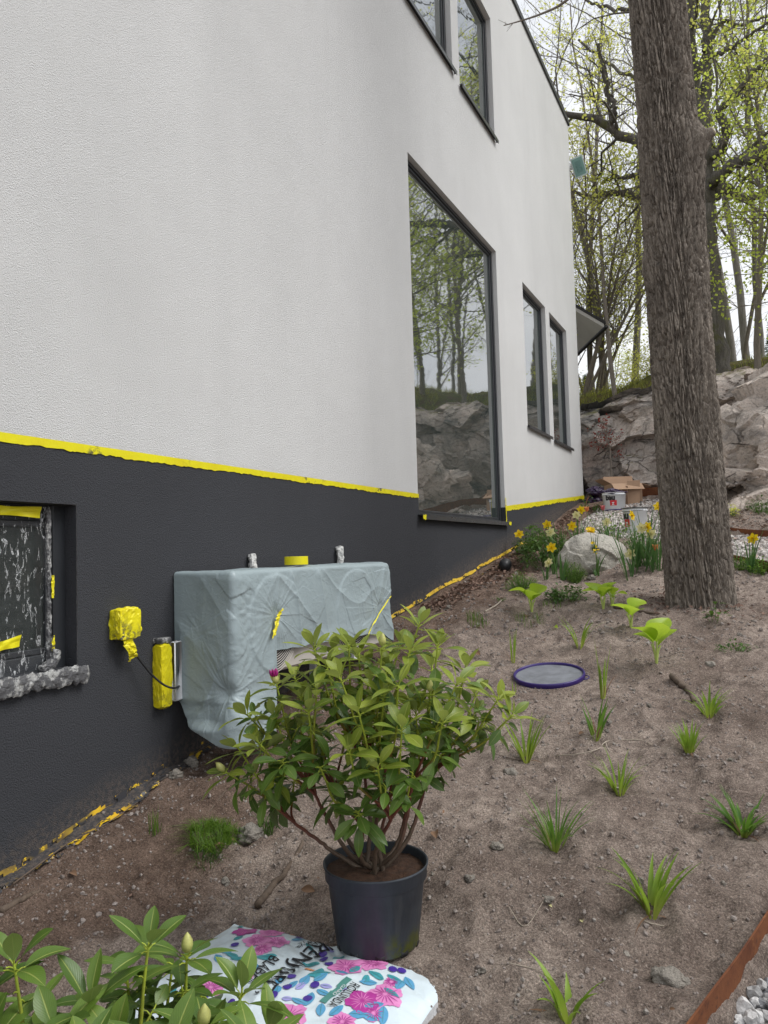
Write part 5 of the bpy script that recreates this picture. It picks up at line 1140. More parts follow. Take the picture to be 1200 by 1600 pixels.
def rosette(ml, ms, tip, ax, n, L, W_, r, el0=.9, el1=-.1, mi=0):
    ax, b, c = ortho(np.asarray(ax, float)); a0 = r.uniform(0, 6.28)
    for k in range(n):
        f = k/max(1, n-1); a = a0+k*2.4+r.normal()*.15; el = el1+(el0-el1)*(f**1.2)+r.normal()*.12; rd = b*math.cos(a)+c*math.sin(a)
        d = rd*math.cos(el)+ax*math.sin(el); up = ax*math.cos(el)-rd*math.sin(el); l = L*(1-.35*f)*r.uniform(.85, 1.12); st = tip-ax*(.012*(1-f)+.002)
        pl = .012*(1-.5*f)+.006; tube(ms, [st, st+d*pl*.6+ax*.002, st+d*pl], [.0016, .0014, .0013], 4, a=.93, cap=False)
        leaf(ml, st+d*pl*.9, d+.08*r.normal(size=3), up, l, W_*r.uniform(.85, 1.15)*(1-.2*f), droop=r.uniform(.05, .32)*(1-.6*f), fold=r.uniform(.05, .35), twist=r.normal()*.3)
def bud(mb, p, ax, L, w, n=7):
    ax, b, c = ortho(np.asarray(ax, float)); V = []; m_ = 10
    prof = [(0, .35), (.15, .8), (.35, 1.), (.6, .85), (.82, .5), (.95, .2), (1., .02)]
    th = np.arange(m_)/m_*2*np.pi
    for t, q in prof:
        for a in th: rr = w*q*(1+.10*math.cos(5*a+t*6)); V.append(p+ax*L*t+b*rr*math.cos(a)+c*rr*math.sin(a))
    F = [[i*m_+j, i*m_+(j+1) % m_, (i+1)*m_+(j+1) % m_, (i+1)*m_+j] for i in range(len(prof)-1) for j in range(m_)]; mb.add(V, F)
def rhodo(name, label, base, tips, seed, leafm='rh_leaf', *, L=(.078, .1), W_=.035, clusters=9, bowz=.78, rbase=.007, whorls=2, loose=0):
    """tips: list of (point, kind)"""
    r = np.random.default_rng(seed); t = thing(name, label, 'shrub', tuple(base)); ms, ml, md = MB(), MB(), MB(); base = np.array(base, float)
    T = np.array([p for p, k in tips]); az = np.arctan2(T[:, 1]-base[1], T[:, 0]-base[0]); C = T[r.choice(len(T), clusters, replace=False)]
    for _ in range(8):
        w = np.argmin(((T[:, None]-C[None])**2).sum(-1), 1)
        C = np.array([T[w == k].mean(0) if (w == k).any() else C[k] for k in range(clusters)])
    for k in range(clusters):
        idx = np.where(w == k)[0]
        if not len(idx): continue
        c = C[k]; v = c-base; b0 = base+np.array([r.normal()*.018, r.normal()*.018, 0]); J = base+v*np.array([.62, .62, .50]); Jm = base+v*np.array([.36, .36, .20])+r.normal(size=3)*.006; J = J+r.normal(size=3)*.012
        P = spline([b0, Jm, J], 22); P = P+.0008*r.normal(size=P.shape); tube(ms, P, np.linspace(rbase, rbase*.62, 22), 8, a=np.linspace(0, .52, 22), cap=False)
        for i in idx:
            tp = T[i]; vv = tp-J; mid = J+vv*np.array([.62, .62, .5])+r.normal(size=3)*.008; lead = J-Jm; lead /= np.linalg.norm(lead)
            P = spline([J, J*.7+mid*.3+lead*.01, mid, mid*.4+tp*.6, tp], 24); tube(ms, P, np.linspace(rbase*.58, .0022, 24), 6, a=np.linspace(.5, 1., 24), cap=False)
            ax = P[-1]-P[-4]; ax /= np.linalg.norm(ax); ax = ax+np.array([0, 0, .35]); kind = tips[i][1]; ll = r.uniform(*L)
            old = kind == 'low'
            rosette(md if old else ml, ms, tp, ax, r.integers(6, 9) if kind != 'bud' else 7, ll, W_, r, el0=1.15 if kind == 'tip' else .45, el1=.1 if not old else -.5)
            for q in range(whorls):
                j = 20-5*q-r.integers(0, 3)
                if j < 6: break
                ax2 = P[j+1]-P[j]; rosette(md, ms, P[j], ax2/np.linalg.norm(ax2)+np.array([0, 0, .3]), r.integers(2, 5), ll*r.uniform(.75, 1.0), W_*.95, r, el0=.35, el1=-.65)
            if r.random() < .5 and whorls:      # side shoot
                j = r.integers(9, 16); d = r.normal(size=3)*.8; d[2] = abs(d[2])+.4; d /= np.linalg.norm(d); e_ = P[j]+d*r.uniform(.03, .07); tube(ms, spline([P[j], P[j]+d*.02, e_], 6), np.linspace(.003, .002, 6), 5, a=np.linspace(.7, .95, 6), cap=False)
                rosette(ml if r.random() < .6 else md, ms, e_, d, r.integers(4, 7), ll*.8, W_*.9, r, .8, -.3)
            if kind.startswith('bud'):
                L_ = .034 if kind == 'bud' else .03; bm = MB(); bud(bm, tp+ax/np.linalg.norm(ax)*.004, ax, L_, .0105); b_ = bm.build('flower_bud', M['bud'], t)
                if kind == 'budm':
                    b_['label'] = 'bud with magenta petals breaking through'; axn = ax/np.linalg.norm(ax); _, bb, cc_ = ortho(axn); pm = MB()
                    for q in range(7):
                        a_ = q*.9; rr = .007 if q < 6 else 0; p0 = tp+axn*.024+(bb*math.cos(a_)+cc_*math.sin(a_))*rr; bud(pm, p0, axn+.25*(bb*math.cos(a_)+cc_*math.sin(a_)), .021, .0048)
                    pm.build('petals', M['petal_m'], b_)
    ms.build('stems', M['stem'], t); ml.build('leaves', M[leafm], t)
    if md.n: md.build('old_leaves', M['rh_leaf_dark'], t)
    return t
# pot
pc = dep(587, 1345, 2.1); px_, py_ = float(pc[0]), float(pc[1]); zb0 = .452; zr_ = float(pc[2])
pot = thing('plant_pot', 'dark grey ribbed-rim plastic nursery pot holding the large rhododendron', 'plant pot', (px_, py_, zb0))
hh_ = zr_-zb0; m_ = MB(); lathe(m_, [(.0, .001), (.108, .001), (.112, .006), (.1315, hh_-.042), (.1335, hh_-.040), (.1390, hh_-.036), (.1405, hh_-.006), (.1435, hh_-.004), (.1440, hh_+.001), (.1405, hh_+.002), (.1375, hh_-.002), (.130, hh_-.04), (.127, hh_-.06)], (px_, py_, zb0), 72)
for k in range(10):
    a = k*2*np.pi/10+.2; c = np.array([px_+.109*math.cos(a), py_+.109*math.sin(a), zb0+.008]); obox(m_, c, np.array([math.cos(a), math.sin(a), 0])*.0035, np.array([-math.sin(a), math.cos(a), 0])*.012, np.array([0, 0, .0075]), mi=1)
m_.build('shell', [M['pot'], M['blackp']], pot)
m_ = MB(); n = 26; rr = np.linspace(0, .134, n); th = np.arange(60)/60*2*np.pi; RR_, TT_ = np.meshgrid(rr, th, indexing='ij'); XX = px_+RR_*np.cos(TT_); YY = py_+RR_*np.sin(TT_); ZZ_ = zr_-.022+.010*fbm(XX*22, YY*22, 0, 7, 3)+.012*np.exp(-(RR_/.06)**2)
m_.add(np.stack([XX, YY, ZZ_], -1).transpose(1, 0, 2).reshape(-1, 3), grid_faces(60, n, True)); m_.build('potting_soil', M['potsoil'], pot)
r = np.random.default_rng(5); TP = []
for px, py, dz, k in [(490, 1003, .05, 'tip'), (597, 1003, -.05, 'bud'), (655, 968, .12, 'tip'), (684, 1000, .05, 'tip'), (432, 1062, .02, 'budm'), (404, 1152, -.05, 'tip'), (428, 1112, 0, 'tip'), (532, 1052, -.1, 'tip'), (560, 1105, -.18, 'tip'), (622, 1062, -.12, 'tip'),
    (628, 1130, -.2, 'tip'), (672, 1075, .0, 'bud'), (714, 1060, -.08, 'tip'), (728, 1035, .05, 'tip'), (778, 1085, .0, 'tip'), (800, 1110, -.05, 'tip'), (352, 1198, .02, 'bud'), (482, 1102, -.08, 'tip'), (545, 1165, -.2, 'tip'), (692, 1118, -.15, 'tip'),
    (590, 1190, -.22, 'tip'), (645, 1200, -.18, 'low'), (520, 1010, .12, 'tip'), (560, 1015, .1, 'tip'), (625, 1000, .15, 'tip'), (460, 1050, .15, 'tip'), (705, 1090, .12, 'tip'), (745, 1075, .15, 'tip'), (580, 1060, .05, 'tip'), (500, 1150, .1, 'tip'), (440, 1180, -.1, 'low'),
    (460, 1210, .1, 'low'), (565, 1130, .12, 'tip'), (610, 1150, .15, 'tip'), (655, 1150, .1, 'tip'), (520, 1220, 0, 'low'), (610, 1240, .1, 'low'), (690, 1170, 0, 'low'), (420, 1240, .12, 'low'), (560, 1260, -.15, 'low'), (640, 1090, .2, 'tip'), (540, 1090, .2, 'tip'), (480, 1130, .2, 'tip'), (760, 1120, .1, 'low'), (675, 1035, .18, 'tip'), (495, 1065, .0, 'tip'), (590, 1105, -.02, 'tip'), (650, 1105, 0, 'tip'), (372, 1160, .05, 'tip'), (386, 1108, .05, 'tip'), (398, 1200, -.05, 'low'), (510, 1030, .0, 'tip'), (545, 1000, .08, 'tip'), (575, 1030, .12, 'tip'), (605, 1040, .1, 'tip'), (640, 1010, .0, 'tip'), (470, 1080, .05, 'tip'), (500, 1190, -.12, 'low'), (450, 1140, .1, 'tip'), (740, 1110, 0, 'tip'), (705, 1140, .1, 'low'), (600, 1080, -.1, 'tip'), (560, 1150, 0, 'tip'), (620, 1180, 0, 'low')]:
    TP.append((dep(px, py+8, 2.1+dz), k))
rhodo('rhododendron', 'large rhododendron with red brown stems and pale buds growing in the dark pot', (px_, py_, zr_-.03), TP, 21, L=(.072, .096), W_=.0315, clusters=11, whorls=2)
TP = []
for px, py, Zq, k in [(232, 1470, 1.28, 'tip'), (292, 1486, 1.36, 'bud'), (378, 1545, 1.26, 'tip'), (418, 1606, 1.24, 'tip'), (140, 1562, 1.2, 'tip'), (22, 1500, 1.16, 'tip'), (-30, 1545, 1.14, 'tip'), (196, 1500, 1.42, 'low'), (285, 1540, 1.34, 'low'), (85, 1608, 1.14, 'tip'), (318, 1600, 1.18, 'bud'), (250, 1580, 1.4, 'low'), (60, 1560, 1.3, 'low'), (180, 1620, 1.16, 'tip'), (330, 1590, 1.36, 'low'), (-20, 1620, 1.1, 'tip'), (270, 1500, 1.45, 'low'), (400, 1640, 1.14, 'tip'), (130, 1650, 1.05, 'tip'), (220, 1545, 1.42, 'low'), (315, 1545, 1.42, 'low'), (30, 1590, 1.3, 'low'), (260, 1650, 1.1, 'tip')]:
    TP.append((dep(px, py+6, Zq), k))
bx, by = 1.19, 1.0; rhodo('rhododendron', 'rhododendron with broad light green leaf whorls in the lower left corner', (bx, by, h(bx, by)-.02), TP, 33, 'rh_leaf_deep', L=(.078, .100), W_=.034, clusters=9, whorls=3, rbase=.008)

# ------------------------------------------------------------------ soil bag
BC = np.array([1.098, 1.640]); BA, BB = .352, .232; rot = R(-3)
def bag_z(x, y, top=True):
    dx, dy = x-BC[0], y-BC[1]; c_, s_ = math.cos(rot), math.sin(rot); u = (dx*c_+dy*s_)/BA; v = (-dx*s_+dy*c_)/BB
    q = np.clip(1-np.abs(u)**2.6, 0, 1)**.55*np.clip(1-np.abs(v)**2.6, 0, 1)**.55
    hgt = np.where(u < 0, .062, .058)*q
    cr = (u+.12-.30*v); hgt = hgt*(1-.30*np.exp(-(cr/.12)**2)*np.clip(.75+.4*v, .3, 1))
    wr = .0032*(1-np.abs(vn(x*9+y*5, y*12-x*4, 0, 114)))**4+.0035*fbm(x*16, y*22, 0, 14, 3)+.005*np.abs(vn(u*2+v*5, v*1.5, 0, 15))*np.clip(1.3-q, 0, 1)+.004*np.exp(-(cr/.2)**2)*np.sin((u*1.0+v)*26)
    return H0(np.clip(x, .6, 1.6), y)*.0+.405+.05*(y-1.6)+hgt+wr*np.clip(q*3, .25, 1)
nu, nv_ = 190, 130; u = np.sin(np.linspace(-np.pi/2, np.pi/2, nu)); v = np.sin(np.linspace(-np.pi/2, np.pi/2, nv_)); UU, VV = np.meshgrid(u, v, indexing='ij')
sh_ = 1-.035*(1-np.abs(VV)**2); UX = UU*BA*(1+.03*np.abs(VV)**3-.02*np.abs(VV)); VY = VV*BB*(1+.04*np.abs(UU)**4-.03*(1-UU**2))
XB = BC[0]+UX*math.cos(rot)-VY*math.sin(rot); YB = BC[1]+UX*math.sin(rot)+VY*math.cos(rot); ZB = bag_z(XB, YB)
bagt = thing('soil_bag', 'white plant soil bag printed with pink flowers blue leaves and purple berries', 'soil bag', (BC[0], BC[1], .4))
ZBm = ZB-.03*np.clip(1-bag_z(XB, YB)*0-1, 0, 1); m_ = MB(); m_.add(np.stack([XB, YB, ZB], -1).reshape(-1, 3), grid_faces(nu, nv_)); Zl = np.full_like(ZB, .0)+.385+.04*(YB-1.6); m_.add(np.stack([XB, YB, np.minimum(Zl, ZB-.004)], -1).reshape(-1, 3), grid_faces(nu, nv_)[:, ::-1])
# skirt closing the rim
def skirt(m_, top, bot):
    n = len(top); V = np.concatenate([top, bot]); i = np.arange(n); j = (i+1) % n; m_.add(V, np.stack([i, i+n, j+n, j], -1))
rim = [(i, 0) for i in range(nu)]+[(nu-1, j) for j in range(1, nv_)]+[(i, nv_-1) for i in range(nu-2, -1, -1)]+[(0, j) for j in range(nv_-2, 0, -1)]
ri = np.array([a for a, b_ in rim]); rj = np.array([b_ for a, b_ in rim]); topr = np.stack([XB[ri, rj], YB[ri, rj], ZB[ri, rj]], -1); botr = topr.copy(); botr[:, 2] = .385+.04*(YB[ri, rj]-1.6); skirt(m_, topr, botr)
m_.build('bag_foil', M['bag'], bagt)
def bagpt(px, py):
    d = ray(px, py); t = 1.2
    while t < 3:
        p = CAM+d*t
        if p[2] < float(bag_z(p[0], p[1])): return p[:2]
        t += .004
    return p[:2]
prints = {}
def decal(mat, pts, tri, lift=.0016):
    """pts (n,2) world xy, tri faces; laid on the bag's surface"""
    pts = np.asarray(pts, float); dx, dy = pts[:, 0]-BC[0], pts[:, 1]-BC[1]; ok_ = (np.abs((dx*math.cos(rot)+dy*math.sin(rot))/BA) < .965) & (np.abs((-dx*math.sin(rot)+dy*math.cos(rot))/BB) < .955)
    tri = np.asarray(tri); tri = tri[ok_[tri].all(1)]
    if not len(tri): return
    z = bag_z(pts[:, 0], pts[:, 1])+lift; prints.setdefault(mat, []).append((np.column_stack([pts, z]), tri))
def petal_shape(c, rad, n, ph, inner=.25, k=9, sq=1.5, lob=.35):
    """flower disc: rings of a lobed outline"""
    m = n*k; a = np.arange(m)/m*2*np.pi; out = rad*(1-lob*np.abs(np.sin(n*a/2+ph))**3+.05*np.sin(a*13+ph*9)); rings = np.linspace(0, 1, 6)[1:]; P = [np.array([[0., 0.]])]
    for q in rings: P.append(np.stack([out*q*np.cos(a), out*q*np.sin(a)*1.0], -1))
    P = np.concatenate(P); F = [[0, 1+j, 1+(j+1) % m] for j in range(m)]
    for i in range(4):
        for j in range(m): A_ = 1+i*m+j; B_ = 1+i*m+(j+1) % m; F += [[A_, A_+m, B_+m], [A_, B_+m, B_]]
    return P+np.asarray(c), np.array(F)
def lens(c, L, w, ang, n=12):
    t = np.linspace(0, 1, n); ww = w*np.sin(np.pi*t**.9)**.8; V = []
    for s in (-1, -.33, .33, 1): V.append(np.stack([t*L, s*ww*.5], -1))
    V = np.concatenate(V); F = []
    for s in range(3):
        for i in range(n-1): a = s*n+i; F += [[a, a+1, a+n+1], [a, a+n+1, a+n]]
    c_, s_ = math.cos(ang), math.sin(ang); return np.stack([V[:, 0]*c_-V[:, 1]*s_, V[:, 0]*s_+V[:, 1]*c_], -1)+np.asarray(c), np.array(F)
r = np.random.default_rng(77)
def flower(px, py, rad, mat, ph=0., sub=True, n=5):
    rad = rad*1.22; c = bagpt(px, py); P, F = petal_shape(c, rad, n, ph, lob=.22); decal(mat, P, F, .0018+.0004*(mat == 'pr_mag'))
    other = 'pr_mag' if mat == 'pr_pink' else 'pr_pink'
    for q in range(n*3):       # veins
        a = q/(n*3)*2*np.pi+ph; P, F = lens(c+.004*np.array([math.cos(a), math.sin(a)]), rad*r.uniform(.5, .8), .0022, a, 6); decal(other, P, F, .0028)
for a in [(383, 1456, .030, 'pr_mag', .3), (402, 1470, .034, 'pr_pink', .8), (426, 1458, .034, 'pr_pink', 1.4), (447, 1450, .032, 'pr_pink', .1), (432, 1474, .030, 'pr_pink', 2.), (410, 1484, .024, 'pr_pink', .2), (541, 1512, .038, 'pr_pink', .5), (583, 1507, .034, 'pr_pink', 1.),
          (566, 1567, .034, 'pr_mag', 0.), (602, 1556, .037, 'pr_pink', .7), (584, 1587, .022, 'pr_pink', .3), (384, 1518, .022, 'pr_pink', .7), (452, 1588, .036, 'pr_pink', .2), (535, 1598, .028, 'pr_pink', .4), (612, 1536, .016, 'pr_pink', .4), (330, 1545, .03, 'pr_pink', .4), (290, 1580, .03, 'pr_mag', .1)]: flower(*a)
def lf(px, py, L, w, ang, mat): P, F = lens(bagpt(px, py), L, w, ang); decal(mat, P, F, .0022); P, F = lens(bagpt(px, py), L*.95, .0012, ang, 8); decal('pr_green', P, F, .0030)
for a in [(378, 1442, .05, .02, 2.6, 'pr_teal'), (372, 1450, .04, .016, 1.9, 'pr_teal'), (395, 1445, .05, .02, .3, 'pr_teal'), (420, 1447, .045, .018, .8, 'pr_teal'), (455, 1445, .05, .02, .2, 'pr_teal'), (400, 1497, .055, .022, .5, 'pr_teal'), (388, 1500, .05, .02, 3.4, 'pr_teal'), (372, 1498, .05, .02, 2.9, 'pr_teal'),
          (365, 1470, .03, .018, 1.2, 'pr_teal'), (362, 1490, .035, .02, 3.2, 'pr_blue'), (400, 1508, .03, .024, 5., 'pr_blue'), (345, 1505, .05, .02, 2.5, 'pr_blue'), (432, 1538, .032, .022, 1.7, 'pr_blue'), (432, 1555, .032, .02, 2., 'pr_blue'), (447, 1545, .036, .02, 1.2, 'pr_blue'), (470, 1540, .04, .024, 1.6, 'pr_blue'), (456, 1560, .05, .02, -.2, 'pr_blue'),
          (488, 1552, .05, .024, -1.3, 'pr_blue'), (490, 1535, .04, .02, 1.0, 'pr_blue'), (495, 1548, .04, .018, -.1, 'pr_blue'), (480, 1525, .06, .022, .6, 'pr_teal'), (503, 1515, .05, .026, -1.4, 'pr_teal'), (500, 1508, .06, .018, 3.0, 'pr_teal'), (520, 1500, .04, .02, 1.2, 'pr_teal'), (525, 1518, .04, .015, -.2, 'pr_blue'), (562, 1512, .04, .022, -1.8, 'pr_teal'),
          (575, 1525, .035, .018, -1.4, 'pr_teal'), (600, 1532, .05, .018, 2.9, 'pr_teal'), (590, 1538, .045, .02, 3.6, 'pr_blue'), (605, 1525, .05, .02, -.1, 'pr_teal'), (633, 1528, .05, .022, -.7, 'pr_blue'), (630, 1534, .045, .024, -1.5, 'pr_blue'), (600, 1545, .05, .018, -.3, 'pr_teal'), (600, 1570, .05, .022, 3.9, 'pr_blue'), (600, 1575, .055, .024, -1.2, 'pr_blue'),
          (545, 1585, .04, .026, .4, 'pr_blue'), (500, 1590, .045, .022, 2., 'pr_blue'), (515, 1588, .045, .022, 1.3, 'pr_blue'), (590, 1598, .045, .022, 3.2, 'pr_blue'), (500, 1470, .03, .03, 1.5, 'pr_lil'), (492, 1462, .07, .03, 2.5, 'pr_lil'), (505, 1480, .03, .02, .5, 'pr_lil'), (440, 1562, .03, .016, .4, 'pr_lil'), (462, 1548, .036, .016, 1.3, 'pr_lil'), (500, 1542, .032, .014, .2, 'pr_lil'),
          (475, 1515, .03, .012, .2, 'pr_or'), (453, 1462, .02, .01, 1.2, 'pr_or'), (455, 1470, .04, .02, .6, 'pr_blue'), (470, 1462, .04, .02, .3, 'pr_teal'), (478, 1475, .04, .014, -.4, 'pr_teal'), (525, 1545, .03, .012, .2, 'pr_lil'), (420, 1590, .04, .02, 2.4, 'pr_blue'), (300, 1540, .05, .02, 1, 'pr_blue'), (265, 1560, .05, .02, 2, 'pr_teal')]: lf(*a)
for px, py in [(367, 1478), (386, 1506), (456, 1527), (449, 1543), (427, 1557), (492, 1541), (505, 1494), (506, 1502), (514, 1508), (481, 1563), (614, 1516), (628, 1519), (468, 1467), (465, 1450), (380, 1590), (360, 1570), (320, 1560)]:
    P, F = petal_shape(bagpt(px, py), .0115, 6, 0, lob=.04, k=4); P = bagpt(px, py)+(P-bagpt(px, py)); decal('pr_pur', P, F, .0034)
def text_geo(txt, size, bold=.0):
    cu = bpy.data.curves.new('t', 'FONT'); cu.body = txt; cu.size = size; cu.offset = bold; cu.resolution_u = 3; o = bpy.data.objects.new('t', cu); COL.objects.link(o); dg = bpy.context.evaluated_depsgraph_get(); dg.update()
    me = o.evaluated_get(dg).to_mesh(); me.calc_loop_triangles(); V = np.array([v.co[:2] for v in me.vertices]); F = np.array([t.vertices[:] for t in me.loop_triangles]); o.evaluated_get(dg).to_mesh_clear(); bpy.data.objects.remove(o); bpy.data.curves.remove(cu)
    # subdivide once so the letters follow curved surfaces
    for _ in range(1):
        n = len(V); e = {}; NF = []; V = list(V)
        def md_(a, b):
            k = (min(a, b), max(a, b))
            if k not in e: e[k] = len(V); V.append((V[a]+V[b])/2)
            return e[k]
        for a, b, c in F: x, y, z = md_(a, b), md_(b, c), md_(c, a); NF += [(a, x, z), (b, y, x), (c, z, y), (x, y, z)]
        V = np.array(V); F = np.array(NF)
    return V, F
def bag_text(txt, p0, p1, size, mat='ink', bend=0., bold=.0, stretch=1.):
    V, F = text_geo(txt, 1., bold); w = V[:, 0].max(); a, b = bagpt(*p0), bagpt(*p1); L = np.linalg.norm(b-a); d = (b-a)/L; up = np.array([-d[1], d[0]]); s = V[:, 0]/w
    P = a+d*(s*L)[:, None]+up*(V[:, 1]*size+bend*4*s*(1-s))[:, None]; decal(mat, P, F, .0040)
bag_text('SURENJORD,', (530, 1478), (400, 1555), .056, 'ink', bend=-.022, bold=.01)
bag_text('BLÅBÄR', (424, 1494), (384, 1538), .040, 'ink', bend=-.004, bold=.01); bag_text('SPECIALJORD TILL SURJORDSVÄXTER', (500, 1487), (414, 1545), .013, 'ink', bend=-.012)
bag_text('RÖLUNDA', (551, 1536), (511, 1573), .036, 'ink', bold=.008)
for t_, (a, b) in enumerate([((546, 1530), (530, 1545)), ((538, 1540), (518, 1556)), ((522, 1552), (504, 1568))]):
    pa, pb = bagpt(*a), bagpt(*b); d = pb-pa; L = np.linalg.norm(d); d /= L; n_ = np.array([-d[1], d[0]]); s = np.linspace(0, 1, 9); w = .009; V = np.concatenate([pa+d*(s*L)[:, None]-n_*w, pa+d*(s*L)[:, None]+n_*w]); F = [[i, i+1, i+10] for i in range(8)]+[[i, i+10, i+9] for i in range(8)]; decal('pr_green', V, np.array(F), .0024+.0004*(t_ == 1))
bag_text('GÅRD', (537, 1541), (519, 1557), .012, 'whitep')
# pointed scribble print near the fold
for q in range(22):
    c = bagpt(468+q*1.3+r.normal()*.6, 1478-q*.1+r.normal()*1.5); P, F = lens(c, .016, .0022, r.uniform(0, 6.28), 6); decal('ink', P, F, .0036)
pm_ = MB(); pk = list(prints)
for k_, l_ in prints.items():
    for v_, f_ in l_: pm_.add(v_, f_, mi=pk.index(k_))
pm_.build('printed_pattern', [M[k_] for k_ in pk], bagt, smooth=False)
# silver seam flap on the right end
m_ = MB(); s = np.linspace(0, 1, 60); e0 = np.stack([XB[-1, :], YB[-1, :], ZB[-1, :]], -1)[np.linspace(10, nv_-8, 60).astype(int)]; k = np.linspace(0, 1, 6)
V = e0[:, None]+np.stack([.020*k[None]+.008*vn(s[:, None]*9, k[None]*2, 0, 5)*k[None], 0*s[:, None]+.006*vn(s[:, None]*7, k[None], 0, 8)*k[None], -.014*k[None]+.010*vn(s[:, None]*13, k[None]*2, 0, 6)*k[None]], -1); m_.add(V.reshape(-1, 3), grid_faces(60, 6)); m_.build('seam_flap', m_plain('silver_foil', (.38, .38, .39), .3, .2, 40, .003), bagt)

# ------------------------------------------------------------------ bucket lid on the soil
lc = at(858, 1058); lid = thing('purple_lid', 'round purple bucket lid with dusty grey face lying on the soil', 'lid', tuple(lc)); Rl = .180; m_ = MB()
def tilt(V, c, n):   # lay along the slope
    n = np.array(n)/np.linalg.norm(n); a = np.cross([0, 1, 0], n)*-1; a = np.array([1, 0, 0])-n*n[0]; a /= np.linalg.norm(a); b = np.cross(n, a); return c+V[:, :1]*a+V[:, 1:2]*b+V[:, 2:]*n
LN = (.0, -.17, 1); cL = lc+np.array([0, 0, .004])
lathe(m_, [(Rl-.012, .007), (Rl-.011, .016), (Rl-.007, .019), (Rl-.002, .018), (Rl, .014), (Rl, -.004), (Rl-.004, -.008)], n=96); th = np.linspace(-.32, .0, 12)
m_.v[0] = tilt(m_.v[0], cL, LN); t2 = np.linspace(0, np.pi, 14); loop = np.stack([Rl+.022*np.sin(t2), .03*np.cos(t2)-.01, 0*t2+.006], -1); tube(m_, tilt(loop, cL, LN), .003, 6); m_.build('rim', M['purple'], lid)
m_ = MB(); n = 40; rr = np.linspace(0, Rl-.0125, n); th = np.arange(90)/90*2*np.pi; RR_, TT_ = np.meshgrid(rr, th, indexing='ij'); V = np.stack([RR_*np.cos(TT_), RR_*np.sin(TT_), .0075+.0012*fbm(RR_*30*np.cos(TT_), RR_*30*np.sin(TT_), 0, 5, 3)], -1).transpose(1, 0, 2).reshape(-1, 3); m_.add(tilt(V, cL, LN), grid_faces(90, n, True)); m_.build('disc', M['grey_dust'], lid)

# ------------------------------------------------------------------ buckets, box, sacks in the background
def bucket(c, R_, Hh, label, lidmat, face, logo=True):
    t = thing('bucket', label, 'bucket', tuple(c)); m_ = MB(); lathe(m_, [(0, 0.002), (R_*.86, .002), (R_*.88, .006), (R_*.985, Hh-.03), (R_*1.03, Hh-.028), (R_*1.03, Hh-.018), (R_, Hh-.016), (R_*1.0, Hh), (R_*1.04, Hh), (R_*1.04, Hh+.004), (R_*.96, Hh+.003), (R_*.95, Hh-.05), (R_*.94, Hh-.1)], c, 56); m_.build('shell', M['whitep'], t)
    th = np.linspace(0, np.pi, 24); a = face+1.57; P = np.stack([c[0]+R_*1.05*np.cos(th)*math.cos(a)-0*th, c[1]+R_*1.05*np.cos(th)*math.sin(a), c[2]+Hh-.02+.01*np.sin(th)], -1)+np.stack([np.sin(th)*R_*1.06*math.cos(face), np.sin(th)*R_*1.06*math.sin(face), -.02*np.sin(th)], -1); m_ = MB(); tube(m_, P, .0025, 6); m_.build('handle', M['blackp'], t)
    def wrapp(V, x0, z0, lift):   # flat (x,z) to the cylinder
        x = V[:, 0]+x0; z = V[:, 1]+z0; rr = R_*(.88+.105*z/Hh)+lift; aa = face+x/R_; return np.stack([c[0]+rr*np.cos(aa), c[1]+rr*np.sin(aa), c[2]+z], -1)
    if logo:
        V, F = text_geo('bau', Hh*.40, .006); V[:, 0] -= V[:, 0].max()*.62; m_ = MB(); m_.add(wrapp(V, -.02, Hh*.60, .0022), F); m_.build('lettering', M['ink'], t, smooth=False)
        g = np.linspace(0, 1, 9); A_, B_ = np.meshgrid(g, g, indexing='ij'); V = np.stack([A_.ravel()*R_*.62, B_.ravel()*Hh*.30], -1); m_ = MB(); m_.add(wrapp(V, -R_*.28, Hh*.27, .0022), grid_faces(9, 9)); o = m_.build('red_square', M['red'], t)
        V, F = text_geo('Z', Hh*.2, .002); m_ = MB(); m_.add(wrapp(V, -R_*.1, Hh*.31, .0036), F); m_.build('white_mark', M['whitep'], o, smooth=False)
    if lidmat:
        m_ = MB(); rock_blob(m_, (c[0]-.02, c[1], c[2]+Hh+.006), (R_*.93, R_*.93, .045), 3, 3, .35); m_.build('filling', lidmat, t, smooth=False)
    return t
fc = math.atan2(-9.6, 1.6)
p = aty(960, 789, 9.75); z_ = float(H(p[0], 9.75))+.012; p = np.array([p[0], 9.75, z_])
bucket(p, .140, .215, 'white bucket with black lettering and red square, purple foil stuffed on top', M['purple_foil'], fc-.12)
m_ = MB(); th = np.linspace(0, 2*np.pi, 50); tube(m_, np.stack([p[0]+.05+.15*np.cos(th), p[1]-.12+.15*np.sin(th), np.full(50, p[2]+.0)], -1), .007, 6, cap=False); o = m_.build('lid_ring', M['purple']); tag(o, 'purple lid ring lying on the gravel against the lettered bucket', 'lid')
p = aty(993, 818, 8.1); p = np.array([p[0], 8.1, float(H(p[0], 8.1))+.012]); bucket(p, .118, .25, 'white bucket with dark rim standing nearer the flowers than the other bucket', None, fc-.9)
m_ = MB(); th = np.linspace(0, 2*np.pi, 50); tube(m_, np.stack([p[0]+.124*np.cos(th), p[1]+.124*np.sin(th), np.full(50, p[2]+.253)], -1), .006, 6, cap=False); bk = [o for o in bpy.data.objects if o.name.startswith('bucket') and o.type == 'EMPTY' and 'dark rim' in o.get('label', '')][0]; m_.build('rim', M['blackp'], bk)
